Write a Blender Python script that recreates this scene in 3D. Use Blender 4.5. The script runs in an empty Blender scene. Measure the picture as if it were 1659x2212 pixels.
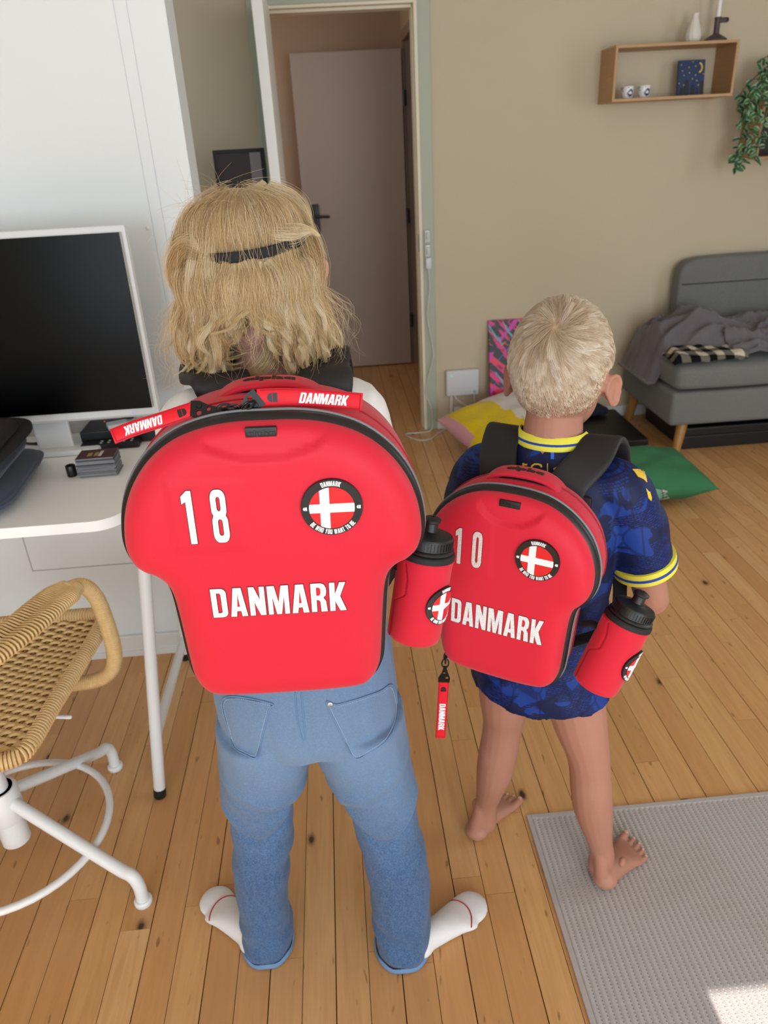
import bpy, bmesh, math, random
import numpy as np
from mathutils import Vector, Matrix, noise
from mathutils.geometry import delaunay_2d_cdt
from mathutils.bvhtree import BVHTree

random.seed(7)
rng = np.random.default_rng(7)
SC = bpy.context.scene
COL = SC.collection
PI = math.pi

# ------------------------------------------------------------------ camera
IMG_W, IMG_H, FPX = 1659.0, 2212.0, 1587.69
CAM_H = 1.447
_pitch, _roll, _yaw = math.radians(26.374), math.radians(-3.1565), math.radians(2.9236)
FWD = Vector((math.sin(_yaw) * math.cos(_pitch), math.cos(_yaw) * math.cos(_pitch), -math.sin(_pitch)))
_right = Vector((math.cos(_yaw), -math.sin(_yaw), 0))
_up = _right.cross(FWD)
RGT = _right * math.cos(_roll) + _up * math.sin(_roll)
UPV = _up * math.cos(_roll) - _right * math.sin(_roll)
CAMPOS = Vector((0, 0, CAM_H))
cam_data = bpy.data.cameras.new('camera')
cam = bpy.data.objects.new('camera', cam_data)
COL.objects.link(cam)
cam.matrix_world = Matrix(((RGT.x, UPV.x, -FWD.x, 0), (RGT.y, UPV.y, -FWD.y, 0), (RGT.z, UPV.z, -FWD.z, CAM_H), (0, 0, 0, 1)))
cam_data.sensor_fit = 'VERTICAL'
cam_data.sensor_height = 36.0
cam_data.lens = FPX / IMG_H * 36.0
cam_data.clip_start = 0.02
cam_data.dof.use_dof = True
cam_data.dof.focus_distance = 0.95
cam_data.dof.aperture_fstop = 8.0
SC.camera = cam

# ------------------------------------------------------------------ light
SC.view_settings.view_transform = 'Standard'
SC.view_settings.look = 'None'
SC.view_settings.gamma = 1.0
SC.view_settings.use_curve_mapping = False
SC.view_settings.exposure = -0.58

world = bpy.data.worlds.new('sky')
SC.world = world
world.use_nodes = True
_nt = world.node_tree
_nt.nodes['Background'].inputs[0].default_value = (0.70, 0.84, 1.0, 1)
_nt.nodes['Background'].inputs[1].default_value = 1.2


def lamp(name, kind, loc, aim, energy, color, size=None, size_y=None):
    d = bpy.data.lights.new(name, kind)
    d.energy = energy
    d.color = color
    if kind == 'AREA':
        d.shape = 'RECTANGLE'
        d.size, d.size_y = size, size_y
    if kind == 'SUN':
        d.angle = math.radians(0.15)
    o = bpy.data.objects.new(name, d)
    COL.objects.link(o)
    o.location = loc
    o.rotation_euler = (Vector(aim) - Vector(loc)).to_track_quat('-Z', 'Y').to_euler()
    return o


REAR_Y = -3.0
WIN_TOP = 2.30
# daylight through the two windows in the wall behind the camera and the one in the side wall
lamp('daylight', 'AREA', (1.6, REAR_Y - 0.03, 1.25), (1.3, 2.0, 1.1), 150, (0.80, 0.92, 1.0), 2.0, 2.1)
lamp('daylight', 'AREA', (-1.25, REAR_Y - 0.03, 1.35), (-0.8, 2.0, 1.15), 105, (0.80, 0.92, 1.0), 1.6, 1.8)
lamp('daylight', 'AREA', (3.12, 1.55, 1.45), (0.0, 1.5, 0.9), 26, (0.80, 0.92, 1.0), 1.2, 1.3)
lamp('alcove_fill', 'AREA', (-2.42, 3.0, 1.5), (0.0, 3.4, 1.3), 14, (0.9, 0.95, 1.0), 0.9, 1.3)  # fill light added to lift the dark alcove, source assumed
lamp('hall_fill', 'AREA', (-1.15, 4.75, 1.6), (0.6, 4.9, 1.2), 14, (1.0, 0.93, 0.86), 0.9, 1.6)  # added fill to brighten the hall
# sun: from straight behind, over the window head; makes the patch on the rug
_el = math.atan2(WIN_TOP, 0.795 - REAR_Y + 0.1)
lamp('sun', 'SUN', (0.6, -5, 4), (0.6, -5 + math.cos(_el), 4 - math.sin(_el)), 15.0, (1.0, 0.96, 0.88))


# ------------------------------------------------------------------ helpers: image point -> world point
def ray(x, y):
    return RGT * ((x - IMG_W / 2) / FPX) + UPV * ((IMG_H / 2 - y) / FPX) + FWD


def at_y(x, y, Y):
    d = ray(x, y)
    return CAMPOS + d * (Y / d.y)


def at_z(x, y, z=0.0):
    d = ray(x, y)
    return CAMPOS + d * ((z - CAM_H) / d.z)


def at_x(x, y, X):
    d = ray(x, y)
    return CAMPOS + d * (X / d.x)


def proj(p):
    v = Vector(p) - CAMPOS
    z = v.dot(FWD)
    return (IMG_W / 2 + FPX * v.dot(RGT) / z, IMG_H / 2 - FPX * v.dot(UPV) / z, z)


# ------------------------------------------------------------------ helpers: objects
def tag(o, label=None, cat=None, group=None, kind=None):
    if label: o['label'] = label
    if cat: o['category'] = cat
    if group: o['group'] = group
    if kind: o['kind'] = kind
    return o


def empty(name, loc=(0, 0, 0), mat=None):
    o = bpy.data.objects.new(name, None)
    o.empty_display_size = 0.05
    COL.objects.link(o)
    if mat is not None:
        o.matrix_basis = mat
    else:
        o.location = loc
    return o


def wmat(o):
    m = o.matrix_basis.copy()
    while o.parent:
        m = o.parent.matrix_basis @ o.matrix_parent_inverse @ m
        o = o.parent
    return m


def link(name, data, mat=None, parent=None, local=False):
    """Link mesh/curves data; data are in world coordinates unless local=True (parent's coordinates)."""
    mat = getattr(mat, "m", mat)
    o = bpy.data.objects.new(name, data)
    COL.objects.link(o)
    if mat is not None and not data.materials:
        data.materials.append(mat)
    if parent is not None:
        o.parent = parent
        if not local:
            o.matrix_parent_inverse = wmat(parent).inverted()
    return o


def mesh_from(verts, faces, smooth=True, name='m'):
    me = bpy.data.meshes.new(name)
    me.from_pydata([tuple(v) for v in verts], [], [tuple(f) for f in faces])
    me.validate()
    if smooth:
        me.polygons.foreach_set('use_smooth', [True] * len(me.polygons))
    me.update()
    return me


def bm_mesh(bm, smooth=False, name='m', recalc=True):
    if recalc:
        bmesh.ops.recalc_face_normals(bm, faces=bm.faces[:])
    me = bpy.data.meshes.new(name)
    bm.to_mesh(me)
    bm.free()
    if smooth:
        me.polygons.foreach_set('use_smooth', [True] * len(me.polygons))
    return me


def auto_smooth(me, ang=40):
    bm = bmesh.new()
    bm.from_mesh(me)
    for f in bm.faces: f.smooth = True
    for e in bm.edges:
        e.smooth = not (len(e.link_faces) == 2 and e.calc_face_angle(0) > math.radians(ang))
    bm.to_mesh(me)
    bm.free()
    return me


class MB:
    """collects boxes, tubes, lathes into one mesh"""
    def __init__(s): s.v = []; s.f = []

    def add(s, v, f):
        b = len(s.v)
        s.v += [tuple(p) for p in v]
        s.f += [tuple(i + b for i in q) for q in f]
        return s

    def mesh(s, smooth=True, ang=40):
        me = mesh_from(s.v, s.f, smooth)
        return auto_smooth(me, ang) if smooth else me

    def box(s, x0, x1, y0, y1, z0, z1, bev=0.0, seg=2, M=None):
        bm = bmesh.new()
        bmesh.ops.create_cube(bm, size=1.0)
        for v in bm.verts:
            v.co = Vector(((x0 + x1) / 2 + v.co.x * (x1 - x0), (y0 + y1) / 2 + v.co.y * (y1 - y0), (z0 + z1) / 2 + v.co.z * (z1 - z0)))
        if bev > 0:
            bmesh.ops.bevel(bm, geom=bm.edges[:], offset=bev, segments=seg, affect='EDGES', profile=0.6)
        if M is not None: bmesh.ops.transform(bm, matrix=M, verts=bm.verts[:])
        bm.verts.index_update()
        s.add([v.co.copy() for v in bm.verts], [[v.index for v in f.verts] for f in bm.faces])
        bm.free()
        return s

    def tube(s, pts, r, n=12, closed=False, caps=True, ry=None, up=None, rnd=False):
        pts = [Vector(p) for p in pts]
        m = len(pts)
        r = [r] * m if not hasattr(r, '__len__') else list(r)
        ry = r if ry is None else ([ry] * m if not hasattr(ry, '__len__') else list(ry))
        if rnd and not closed:           # rounded ends
            def ends(p, q, ra, rb):
                d = (p - q).normalized()
                return [(p + d * ra * a, ra * b, rb * b) for a, b in ((0.95, 0.25), (0.8, 0.6), (0.45, 0.9))]
            a = ends(pts[0], pts[1], r[0], ry[0])
            b = ends(pts[-1], pts[-2], r[-1], ry[-1])[::-1]
            pts = [x[0] for x in a] + pts + [x[0] for x in b]
            r = [x[1] for x in a] + r + [x[1] for x in b]
            ry = [x[2] for x in a] + ry + [x[2] for x in b]
            m = len(pts)
        T = []
        for i in range(m):
            if closed: t = pts[(i + 1) % m] - pts[i - 1]
            else: t = pts[min(i + 1, m - 1)] - pts[max(i - 1, 0)]
            T.append(t.normalized() if t.length > 1e-9 else Vector((0, 0, 1)))
        if up is None:
            a = Vector((0, 0, 1)) if abs(T[0].z) < 0.9 else Vector((1, 0, 0))
        else: a = Vector(up)
        N = []
        for t in T:
            a = a - t * a.dot(t)
            if a.length < 1e-6: a = t.orthogonal()
            a.normalize()
            N.append(a.copy())
        v = []; f = []
        for i in range(m):
            b = T[i].cross(N[i])
            for k in range(n):
                c = 2 * PI * k / n
                v.append(pts[i] + b * math.cos(c) * r[i] + N[i] * math.sin(c) * ry[i])
        for i in range(m if closed else m - 1):
            j = (i + 1) % m
            for k in range(n):
                f.append((i * n + k, i * n + (k + 1) % n, j * n + (k + 1) % n, j * n + k))
        if caps and not closed:
            f.append(tuple(range(n))[::-1])
            f.append(tuple((m - 1) * n + k for k in range(n)))
        return s.add(v, f)

    def lathe(s, prof, n=32, c=(0, 0, 0), M=None, flute=None):
        v = []; f = []
        c = Vector(c)
        for (r, z) in prof:
            for k in range(n):
                a = 2 * PI * k / n
                rr = r * (1 + (flute(a, z) if flute else 0))
                p = Vector((rr * math.cos(a), rr * math.sin(a), z))
                v.append((M @ p) if M is not None else p + c)
        m = len(prof)
        for i in range(m - 1):
            for k in range(n):
                f.append((i * n + k, i * n + (k + 1) % n, (i + 1) * n + (k + 1) % n, (i + 1) * n + k))
        f.append(tuple(range(n))[::-1])
        f.append(tuple((m - 1) * n + k for k in range(n)))
        return s.add(v, f)

    def ellipsoid(s, c, r, M=None, nu=24, nv=14, e=1.0, e2=1.0):
        def pw(a, p): return math.copysign(abs(a) ** p, a)
        v = []; f = []
        for j in range(nv + 1):
            t = -PI / 2 + PI * j / nv
            for k in range(nu):
                a = 2 * PI * k / nu
                p = Vector((r[0] * pw(math.cos(t), e2) * pw(math.cos(a), e), r[1] * pw(math.cos(t), e2) * pw(math.sin(a), e), r[2] * pw(math.sin(t), e2)))
                if M is not None: p = M @ p
                v.append(p + Vector(c))
        for j in range(nv):
            for k in range(nu):
                f.append((j * nu + k, j * nu + (k + 1) % nu, (j + 1) * nu + (k + 1) % nu, (j + 1) * nu + k))
        return s.add(v, f)

    def rings(s, rings, caps=True):
        n = len(rings[0]); v = []; f = []
        for r in rings: v += list(r)
        for i in range(len(rings) - 1):
            for k in range(n):
                f.append((i * n + k, i * n + (k + 1) % n, (i + 1) * n + (k + 1) % n, (i + 1) * n + k))
        if caps:
            f.append(tuple(range(n))[::-1])
            f.append(tuple((len(rings) - 1) * n + k for k in range(n)))
        return s.add(v, f)


def catmull(pts, per=8, closed=False):
    P = [Vector(p) for p in pts]
    out = []
    n = len(P)
    for i in range(n if closed else n - 1):
        p0 = P[i - 1] if (i > 0 or closed) else P[0] * 2 - P[1]
        p1 = P[i]; p2 = P[(i + 1) % n]
        p3 = P[(i + 2) % n] if (i + 2 < n or closed) else P[-1] * 2 - P[-2]
        for k in range(per):
            t = k / per
            out.append(0.5 * ((2 * p1) + (p2 - p0) * t + (2 * p0 - 5 * p1 + 4 * p2 - p3) * t * t + (3 * p1 - p0 - 3 * p2 + p3) * t ** 3))
    if not closed: out.append(P[-1])
    return out


def lerp_tab(tab, x):
    """tab: sorted rows (x, a, b, ...) -> smooth interpolated (a, b, ...)"""
    xs = [r[0] for r in tab]
    if x <= xs[0]: return tab[0][1:]
    if x >= xs[-1]: return tab[-1][1:]
    for i in range(len(tab) - 1):
        if xs[i] <= x <= xs[i + 1]:
            t = (x - xs[i]) / (xs[i + 1] - xs[i])
            t = t * t * (3 - 2 * t)
            return tuple(a + (b - a) * t for a, b in zip(tab[i][1:], tab[i + 1][1:]))


def remeshed(mb, voxel, smooth=4, factor=0.5):
    """union of overlapping closed pieces as one continuous skin"""
    me = mesh_from(mb.v, mb.f)
    bm = bmesh.new(); bm.from_mesh(me)
    bmesh.ops.recalc_face_normals(bm, faces=bm.faces[:])
    bm.to_mesh(me); bm.free()
    o = bpy.data.objects.new('t', me)
    COL.objects.link(o)
    m = o.modifiers.new('r', 'REMESH'); m.mode = 'VOXEL'; m.voxel_size = voxel; m.adaptivity = 0
    if smooth:
        k = o.modifiers.new('s', 'SMOOTH'); k.factor = factor; k.iterations = smooth
    dg = bpy.context.evaluated_depsgraph_get()
    dg.update()
    out = bpy.data.meshes.new_from_object(o.evaluated_get(dg))
    bpy.data.objects.remove(o)
    out.polygons.foreach_set('use_smooth', [True] * len(out.polygons))
    return out


def displace(me, fn):
    """move each vertex along its normal by fn(co, normal)"""
    nrm = [v.normal.copy() for v in me.vertices]
    for v, n in zip(me.vertices, nrm):
        d = fn(v.co, n)
        if d: v.co = v.co + n * d
    me.update()
    return me


def bvh_of(me):
    return BVHTree.FromPolygons([v.co.copy() for v in me.vertices], [tuple(p.vertices) for p in me.polygons])


def smoothstep(a, b, x):
    t = min(1.0, max(0.0, (x - a) / (b - a)))
    return t * t * (3 - 2 * t)


def in_poly(x, y, poly):
    c = False
    j = len(poly) - 1
    for i in range(len(poly)):
        xi, yi = poly[i]; xj, yj = poly[j]
        if (yi > y) != (yj > y) and x < (xj - xi) * (y - yi) / (yj - yi) + xi: c = not c
        j = i
    return c


def fill2d(poly, step, holes=()):
    """triangulated 2D polygon (optionally with holes), with interior points every `step`"""
    loops = [poly] + list(holes)
    pts = []; edges = []
    for lp in loops:
        b = len(pts); n = len(lp)
        pts += [Vector(p) for p in lp]
        edges += [(b + i, b + (i + 1) % n) for i in range(n)]
    if step:
        xs = [p[0] for p in poly]; ys = [p[1] for p in poly]
        x = min(xs) + step / 2
        while x < max(xs):
            y = min(ys) + step / 2
            while y < max(ys):
                if in_poly(x, y, poly) and not any(in_poly(x, y, h) for h in holes):
                    pts.append(Vector((x, y)))
                y += step
            x += step
    v, e, f, _, _, _ = delaunay_2d_cdt(pts, edges, [], 0, 1e-7)
    tris = []
    for t in f:
        cx = sum(v[i].x for i in t) / len(t); cy = sum(v[i].y for i in t) / len(t)
        if in_poly(cx, cy, poly) and not any(in_poly(cx, cy, h) for h in holes): tris.append(tuple(t))
    return v, tris


def slab2d(mb, poly, fn, d0, d1, step=0, holes=()):
    """flat shape given thickness: fn(x, y, d) -> world point"""
    v, tris = fill2d(poly, step, holes)
    n = len(v)
    mb.add([fn(p.x, p.y, d1) for p in v], tris)
    cnt = {}
    for t in tris:
        for a, b in ((t[0], t[1]), (t[1], t[2]), (t[2], t[0])):
            k = (min(a, b), max(a, b))
            cnt[k] = cnt.get(k, 0) + 1
    rim = [k for k, c in cnt.items() if c == 1]
    b = len(mb.v)
    mb.add([fn(p.x, p.y, d0) for p in v], [])
    for i, j in rim:
        mb.f.append((b - n + i, b - n + j, b + j, b + i))
    return mb


# ------------------------------------------------------------------ block letters (unit height)
def _rr(x0, y0, x1, y1, r, corners=(1, 1, 1, 1), n=5):
    """rounded rectangle, ccw from lower left; corners ll, lr, ur, ul"""
    out = []
    for (cx, cy, a0, on, px, py) in ((x0 + r, y0 + r, PI, corners[0], x0, y0), (x1 - r, y0 + r, 1.5 * PI, corners[1], x1, y0),
                                     (x1 - r, y1 - r, 0, corners[2], x1, y1), (x0 + r, y1 - r, 0.5 * PI, corners[3], x0, y1)):
        if on: out += [(cx + r * math.cos(a0 + PI / 2 * k / n), cy + r * math.sin(a0 + PI / 2 * k / n)) for k in range(n + 1)]
        else: out.append((px, py))
    return out


GLYPH = {
    'D': (0.50, [(_rr(0, 0, .5, 1, .17, (0, 1, 1, 0)), [_rr(.18, .15, .32, .85, .06, (0, 1, 1, 0))])]),
    'A': (0.56, [([(0, 0), (.19, 0), (.215, .19), (.345, .19), (.37, 0), (.56, 0), (.41, 1), (.15, 1)], [[(.235, .34), (.28, .78), (.325, .34)]])]),
    'N': (0.52, [([(0, 0), (.17, 0), (.17, .46), (.34, 0), (.52, 0), (.52, 1), (.35, 1), (.35, .55), (.18, 1), (0, 1)], [])]),
    'M': (0.70, [([(0, 0), (.16, 0), (.16, .62), (.27, 0), (.43, 0), (.54, .62), (.54, 0), (.70, 0), (.70, 1), (.46, 1), (.35, .42), (.24, 1), (0, 1)], [])]),
    'R': (0.53, [([(0, 0), (.18, 0), (.18, .42), (.24, .42), (.30, .36), (.32, 0), (.53, 0), (.49, .38), (.41, .49), (.49, .58), (.51, .70), (.51, .82), (.45, .95), (.34, 1), (0, 1)],
                  [[(.18, .57), (.18, .86), (.27, .86), (.32, .80), (.32, .64), (.27, .57)]])]),
    'K': (0.55, [([(0, 0), (.18, 0), (.18, .34), (.34, 0), (.55, 0), (.35, .52), (.54, 1), (.34, 1), (.18, .60), (.18, 1), (0, 1)], [])]),
    '1': (0.31, [([(.12, 0), (.31, 0), (.31, 1), (.18, 1), (0, .90), (0, .76), (.12, .80)], [])]),
    '8': (0.48, [(_rr(.0, 0, .48, .53, .17)[:12] + [(.47, .44), (.42, .52), (.46, .58)] + _rr(.015, .5, .465, 1, .17)[12:] + [(.02, .58), (.06, .52), (.01, .44)],
                  [_rr(.17, .13, .31, .45, .06), _rr(.18, .60, .30, .87, .06)])]),
    '0': (0.48, [(_rr(0, 0, .48, 1, .19), [_rr(.18, .14, .30, .86, .06)])]),
    'O': (0.50, [(_rr(0, 0, .50, 1, .19), [_rr(.18, .15, .32, .85, .06)])]),
    'B': (0.50, [(_rr(0, 0, .5, 1, .14, (0, 1, 1, 0)), [_rr(.18, .14, .32, .43, .05), _rr(.18, .58, .31, .86, .05)])]),
    'E': (0.40, [([(0, 0), (.40, 0), (.40, .17), (.18, .17), (.18, .42), (.37, .42), (.37, .58), (.18, .58), (.18, .83), (.40, .83), (.40, 1), (0, 1)], [])]),
    'W': (0.76, [([(.12, 0), (.31, 0), (.38, .5), (.45, 0), (.64, 0), (.76, 1), (.58, 1), (.53, .42), (.46, 1), (.30, 1), (.23, .42), (.18, 1), (0, 1)], [])]),
    'H': (0.52, [([(0, 0), (.18, 0), (.18, .41), (.34, .41), (.34, 0), (.52, 0), (.52, 1), (.34, 1), (.34, .58), (.18, .58), (.18, 1), (0, 1)], [])]),
    'Y': (0.54, [([(.18, 0), (.36, 0), (.36, .40), (.54, 1), (.35, 1), (.27, .62), (.19, 1), (0, 1), (.18, .40)], [])]),
    'U': (0.50, [(_rr(0, 0, .5, .6, .17, (1, 1, 0, 0))[:12] + [(.5, 1), (.32, 1), (.32, .2), (.18, .2), (.18, 1), (0, 1)], [])]),
    'T': (0.46, [([(.14, 0), (.32, 0), (.32, .83), (.46, .83), (.46, 1), (0, 1), (0, .83), (.14, .83)], [])]),
    'S': (0.46, [([(0, 0), (.46, 0), (.46, .57), (.17, .57), (.17, .84), (.46, .84), (.46, 1), (0, 1), (0, .43), (.29, .43), (.29, .16), (0, .16)], [])]),
    'G': (0.50, [([(0, 0), (.5, 0), (.5, .5), (.27, .5), (.27, .36), (.34, .36), (.34, .15), (.17, .15), (.17, .85), (.5, .85), (.5, 1), (0, 1)], [])]),
    ' ': (0.22, []),
}
# rounded lower-case logo letters
GLYPH['a_'] = (0.86, [([(.52, 0), (.30, .02), (.12, .10), (0, .26), (0, .40), (.10, .54), (.30, .64), (.52, .66)], []), ([(.57, 0), (.86, 0), (.86, .66), (.57, .66)], [])])
GLYPH['l_'] = (0.30, [([(0, 0), (.30, 0), (.30, 1), (0, 1)], [])])
GLYPH['p_'] = (0.86, [([(0, -.34), (.29, -.34), (.29, .66), (0, .66)], []), ([(.34, 0), (.56, .02), (.74, .10), (.86, .26), (.86, .40), (.76, .54), (.56, .64), (.34, .66)], [])])
GLYPH['h_'] = (0.86, [([(0, 0), (.29, 0), (.29, 1), (0, 1)], []), ([(.34, 0), (.86, 0), (.86, .34), (.76, .52), (.56, .64), (.34, .66)], [])])


def grow(poly, d):
    n = len(poly); out = []
    for i in range(n):
        a = Vector(poly[i - 1]); b = Vector(poly[i]); c = Vector(poly[(i + 1) % n])
        e1 = (b - a); e2 = (c - b)
        if e1.length < 1e-9 or e2.length < 1e-9: out.append(tuple(b)); continue
        n1 = Vector((e1.y, -e1.x)).normalized(); n2 = Vector((e2.y, -e2.x)).normalized()
        m = n1 + n2
        if m.length < .2: out.append(tuple(b)); continue
        m.normalize()
        out.append(tuple(b + m * d / max(.5, m.dot(n1))))
    return out


def text_glyphs(txt, gap=0.07, logo=False):
    """-> list of (x offset, shapes), total width; unit height"""
    x = 0; out = []
    for ch in txt:
        w, shapes = GLYPH[ch + '_' if logo else ch]
        out.append((x, shapes, ch)); x += w + gap
    return out, x - gap


def letters(txt, fn, height, center, width=None, d0=0.0, d1=0.001, gap=0.07, logo=False, outline=0.0, step=0, slant=0.0):
    """per-letter MBs mapped by fn(u, v, d). center = (u, v) of the word's centre"""
    gl, W = text_glyphs(txt, gap, logo)
    sx = (width / W) if width else height
    res = []
    for x, shapes, ch in gl:
        mb = MB()
        for poly, holes in shapes:
            def mp(p): return (center[0] + ((p[0] + x) - W / 2 + slant * (p[1] - .5)) * sx, center[1] + (p[1] - .5) * height)
            P = [mp(p) for p in poly]; H = [[mp(p) for p in h] for h in holes]
            if outline:
                P = grow(P, outline); H = [[tuple(q) for q in grow(h, -outline)] for h in H]
            slab2d(mb, P, fn, d0, d1, step, H)
        if mb.v: res.append(mb)
    return res


def merged(mbs):
    m = MB()
    for k in mbs: m.add(k.v, k.f)
    return m


# ------------------------------------------------------------------ materials
def lin(c):
    if isinstance(c, str):
        c = c.lstrip('#')
        c = tuple(int(c[i:i + 2], 16) / 255 for i in (0, 2, 4))
        c = tuple(x / 12.92 if x <= 0.04045 else ((x + 0.055) / 1.055) ** 2.4 for x in c)
    return (c[0], c[1], c[2], 1.0)


class Mat:
    def __init__(s, name, color='#808080', rough=0.6, metal=0.0, spec=0.5, sheen=0.0, sss=0.0):
        s.m = bpy.data.materials.new(name)
        s.m.use_nodes = True
        s.t = s.m.node_tree
        s.b = s.t.nodes['Principled BSDF']
        s.b.inputs['Base Color'].default_value = lin(color)
        s.b.inputs['Roughness'].default_value = rough
        s.b.inputs['Metallic'].default_value = metal
        s.b.inputs['Specular IOR Level'].default_value = spec
        if sheen:
            s.b.inputs['Sheen Weight'].default_value = sheen
            s.b.inputs['Sheen Roughness'].default_value = 0.5
        if sss:
            s.b.inputs['Subsurface Weight'].default_value = sss
            s.b.inputs['Subsurface Radius'].default_value = (1.0, 0.35, 0.2)
            s.b.inputs['Subsurface Scale'].default_value = 0.006
        s._h = None

    def n(s, typ, **kw):
        k = s.t.nodes.new(typ)
        for a, v in kw.items():
            if a.startswith('i_'):
                key = a[2:]
                key = int(key) if key.isdigit() else key.replace('_', ' ')
                if hasattr(v, 'is_output'): s.t.links.new(v, k.inputs[key])
                else: k.inputs[key].default_value = v
            else: setattr(k, a, v)
        return k

    def coords(s, kind='Object'):
        if kind == 'Position': return s.n('ShaderNodeNewGeometry').outputs['Position']
        return s.n('ShaderNodeTexCoord').outputs[kind]

    def mapped(s, vec, scale=(1, 1, 1), rot=(0, 0, 0), loc=(0, 0, 0)):
        k = s.n('ShaderNodeMapping')
        s.t.links.new(vec, k.inputs[0])
        k.inputs['Scale'].default_value = scale; k.inputs['Rotation'].default_value = rot; k.inputs['Location'].default_value = loc
        return k.outputs[0]

    def noise(s, vec, scale=5, detail=3, rough=.55, dist=0.0):
        k = s.n('ShaderNodeTexNoise')
        s.t.links.new(vec, k.inputs['Vector'])
        k.inputs['Scale'].default_value = scale; k.inputs['Detail'].default_value = detail; k.inputs['Roughness'].default_value = rough; k.inputs['Distortion'].default_value = dist
        return k.outputs['Fac']

    def ramp(s, fac, stops, interp='LINEAR'):
        k = s.n('ShaderNodeValToRGB')
        s.t.links.new(fac, k.inputs[0])
        cr = k.color_ramp; cr.interpolation = interp
        while len(cr.elements) < len(stops): cr.elements.new(0.5)
        for e, (p, c) in zip(cr.elements, stops): e.position = p; e.color = lin(c)
        return k.outputs[0]

    def mix(s, fac, a, b, mode='MIX'):
        k = s.n('ShaderNodeMix', data_type='RGBA', blend_type=mode)
        for i, v in ((0, fac), (6, a), (7, b)):
            if hasattr(v, 'is_output'): s.t.links.new(v, k.inputs[i])
            elif i == 0: k.inputs[0].default_value = v
            else: k.inputs[i].default_value = lin(v)
        return k.outputs[2]

    def math(s, op, a, b=0.0, c=None):
        k = s.n('ShaderNodeMath', operation=op)
        for i, v in enumerate((a, b) if c is None else (a, b, c)):
            if hasattr(v, 'is_output'): s.t.links.new(v, k.inputs[i])
            else: k.inputs[i].default_value = v
        return k.outputs[0]

    def color(s, out): s.t.links.new(out, s.b.inputs['Base Color']); return s
    def rough(s, out): s.t.links.new(out, s.b.inputs['Roughness']); return s

    def bump(s, fac, strength=.3, dist=.002):
        k = s.n('ShaderNodeBump')
        k.inputs['Strength'].default_value = strength; k.inputs['Distance'].default_value = dist
        s.t.links.new(fac, k.inputs['Height'])
        s.t.links.new(k.outputs[0], s.b.inputs['Normal'])
        return s


def plain(name, color, rough=.5, var=.06, scale=8, bump=0.0, bscale=400, bdist=.0006, **kw):
    """principled with slight tonal variation and fine relief"""
    m = Mat(name, color, rough, **kw)
    p = m.coords('Position')
    c = lin(color)
    lo = tuple(max(0, x * (1 - var)) for x in c[:3]); hi = tuple(min(1, x * (1 + var)) for x in c[:3])
    m.color(m.mix(m.noise(p, scale, 4), lo, hi))
    if bump: m.bump(m.noise(p, bscale, 2), bump, bdist)
    return m

# ================================================================== SETTING
WALL_Y = 3.93
mat_beige = plain('beige wall paint', '#c0b197', .75, .03, 3, .25, 220, .0008)
mat_white_wall = plain('white wall paint', '#dadfe1', .6, .015, 3, .15, 300, .0005)
mat_hall = plain('warm hall paint', '#b3957c', .75, .03, 3, .2, 220, .0008)
mat_ceil = plain('white ceiling paint', '#e6e4df', .8, .02)
mat_trim_green = plain('grey green trim paint', '#a5a895', .5, .03, 5)
mat_trim_cream = plain('cream trim paint', '#d9cdb5', .45, .03, 5)
mat_trim_white = plain('white trim paint', '#dcdcdb', .4, .03, 5)
mat_door_white = plain('white door paint', '#eceae4', .4, .03, 4)
mat_hall_door = plain('pale door paint', '#b09c8f', .5, .03, 2)


def struct(name, mb, mat, smooth=False, label=None):
    o = link(name, mb.mesh(smooth), mat)
    o['kind'] = 'structure'
    if label: o['label'] = label
    return o


# floor: dark base with separate beech strips lying on it
mat_joint = plain('dark floor joint', '#3a2413', .9, .1)
XL, XR = -2.4, 3.1
floor = struct('floor', MB().box(XL, XR, REAR_Y - .1, 5.8, -.06, -.0035), mat_joint)
mat_plank = Mat('oiled beech strip', rough=.36, spec=.45)
_p = mat_plank.coords('Position')
_oi = mat_plank.n('ShaderNodeObjectInfo')
_off = mat_plank.n('ShaderNodeVectorMath', operation='SCALE'); mat_plank.t.links.new(_oi.outputs['Location'], _off.inputs[0]); _off.inputs['Scale'].default_value = 7.3
_add = mat_plank.n('ShaderNodeVectorMath', operation='ADD'); mat_plank.t.links.new(_p, _add.inputs[0]); mat_plank.t.links.new(_off.outputs[0], _add.inputs[1])
_v = _add.outputs[0]
_g1 = mat_plank.noise(mat_plank.mapped(_v, (22, 1.6, 1)), 2.2, 5, .6, 1.2)
_g2 = mat_plank.noise(mat_plank.mapped(_v, (160, 5, 1)), 2.0, 3, .6)
_tone = mat_plank.ramp(_oi.outputs['Random'], [(0, '#c28f5b'), (.25, '#d09d67'), (.5, '#d4a56d'), (.75, '#c6935e'), (1, '#dcb07b')])
_c = mat_plank.mix(mat_plank.math('MULTIPLY', mat_plank.ramp(_g1, [(.35, (0, 0, 0)), (.75, (1, 1, 1))]), .55), _tone, '#b27e4b')
_c = mat_plank.mix(mat_plank.math('MULTIPLY', _g2, .22), _c, '#966b44')
_kn = mat_plank.n('ShaderNodeTexVoronoi', feature='F1', voronoi_dimensions='2D'); _kn.inputs['Scale'].default_value = 3.6
mat_plank.t.links.new(mat_plank.mapped(_v, (1.3, .8, .01)), _kn.inputs['Vector'])
_kd = mat_plank.math('ADD', _kn.outputs['Distance'], mat_plank.math('MULTIPLY', mat_plank.noise(mat_plank.mapped(_v, (60, 30, 1)), 1.2, 3), .05))
_sel = mat_plank.math('GREATER_THAN', mat_plank.n('ShaderNodeSeparateColor', i_0=_kn.outputs['Color']).outputs[0], .66)
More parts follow.
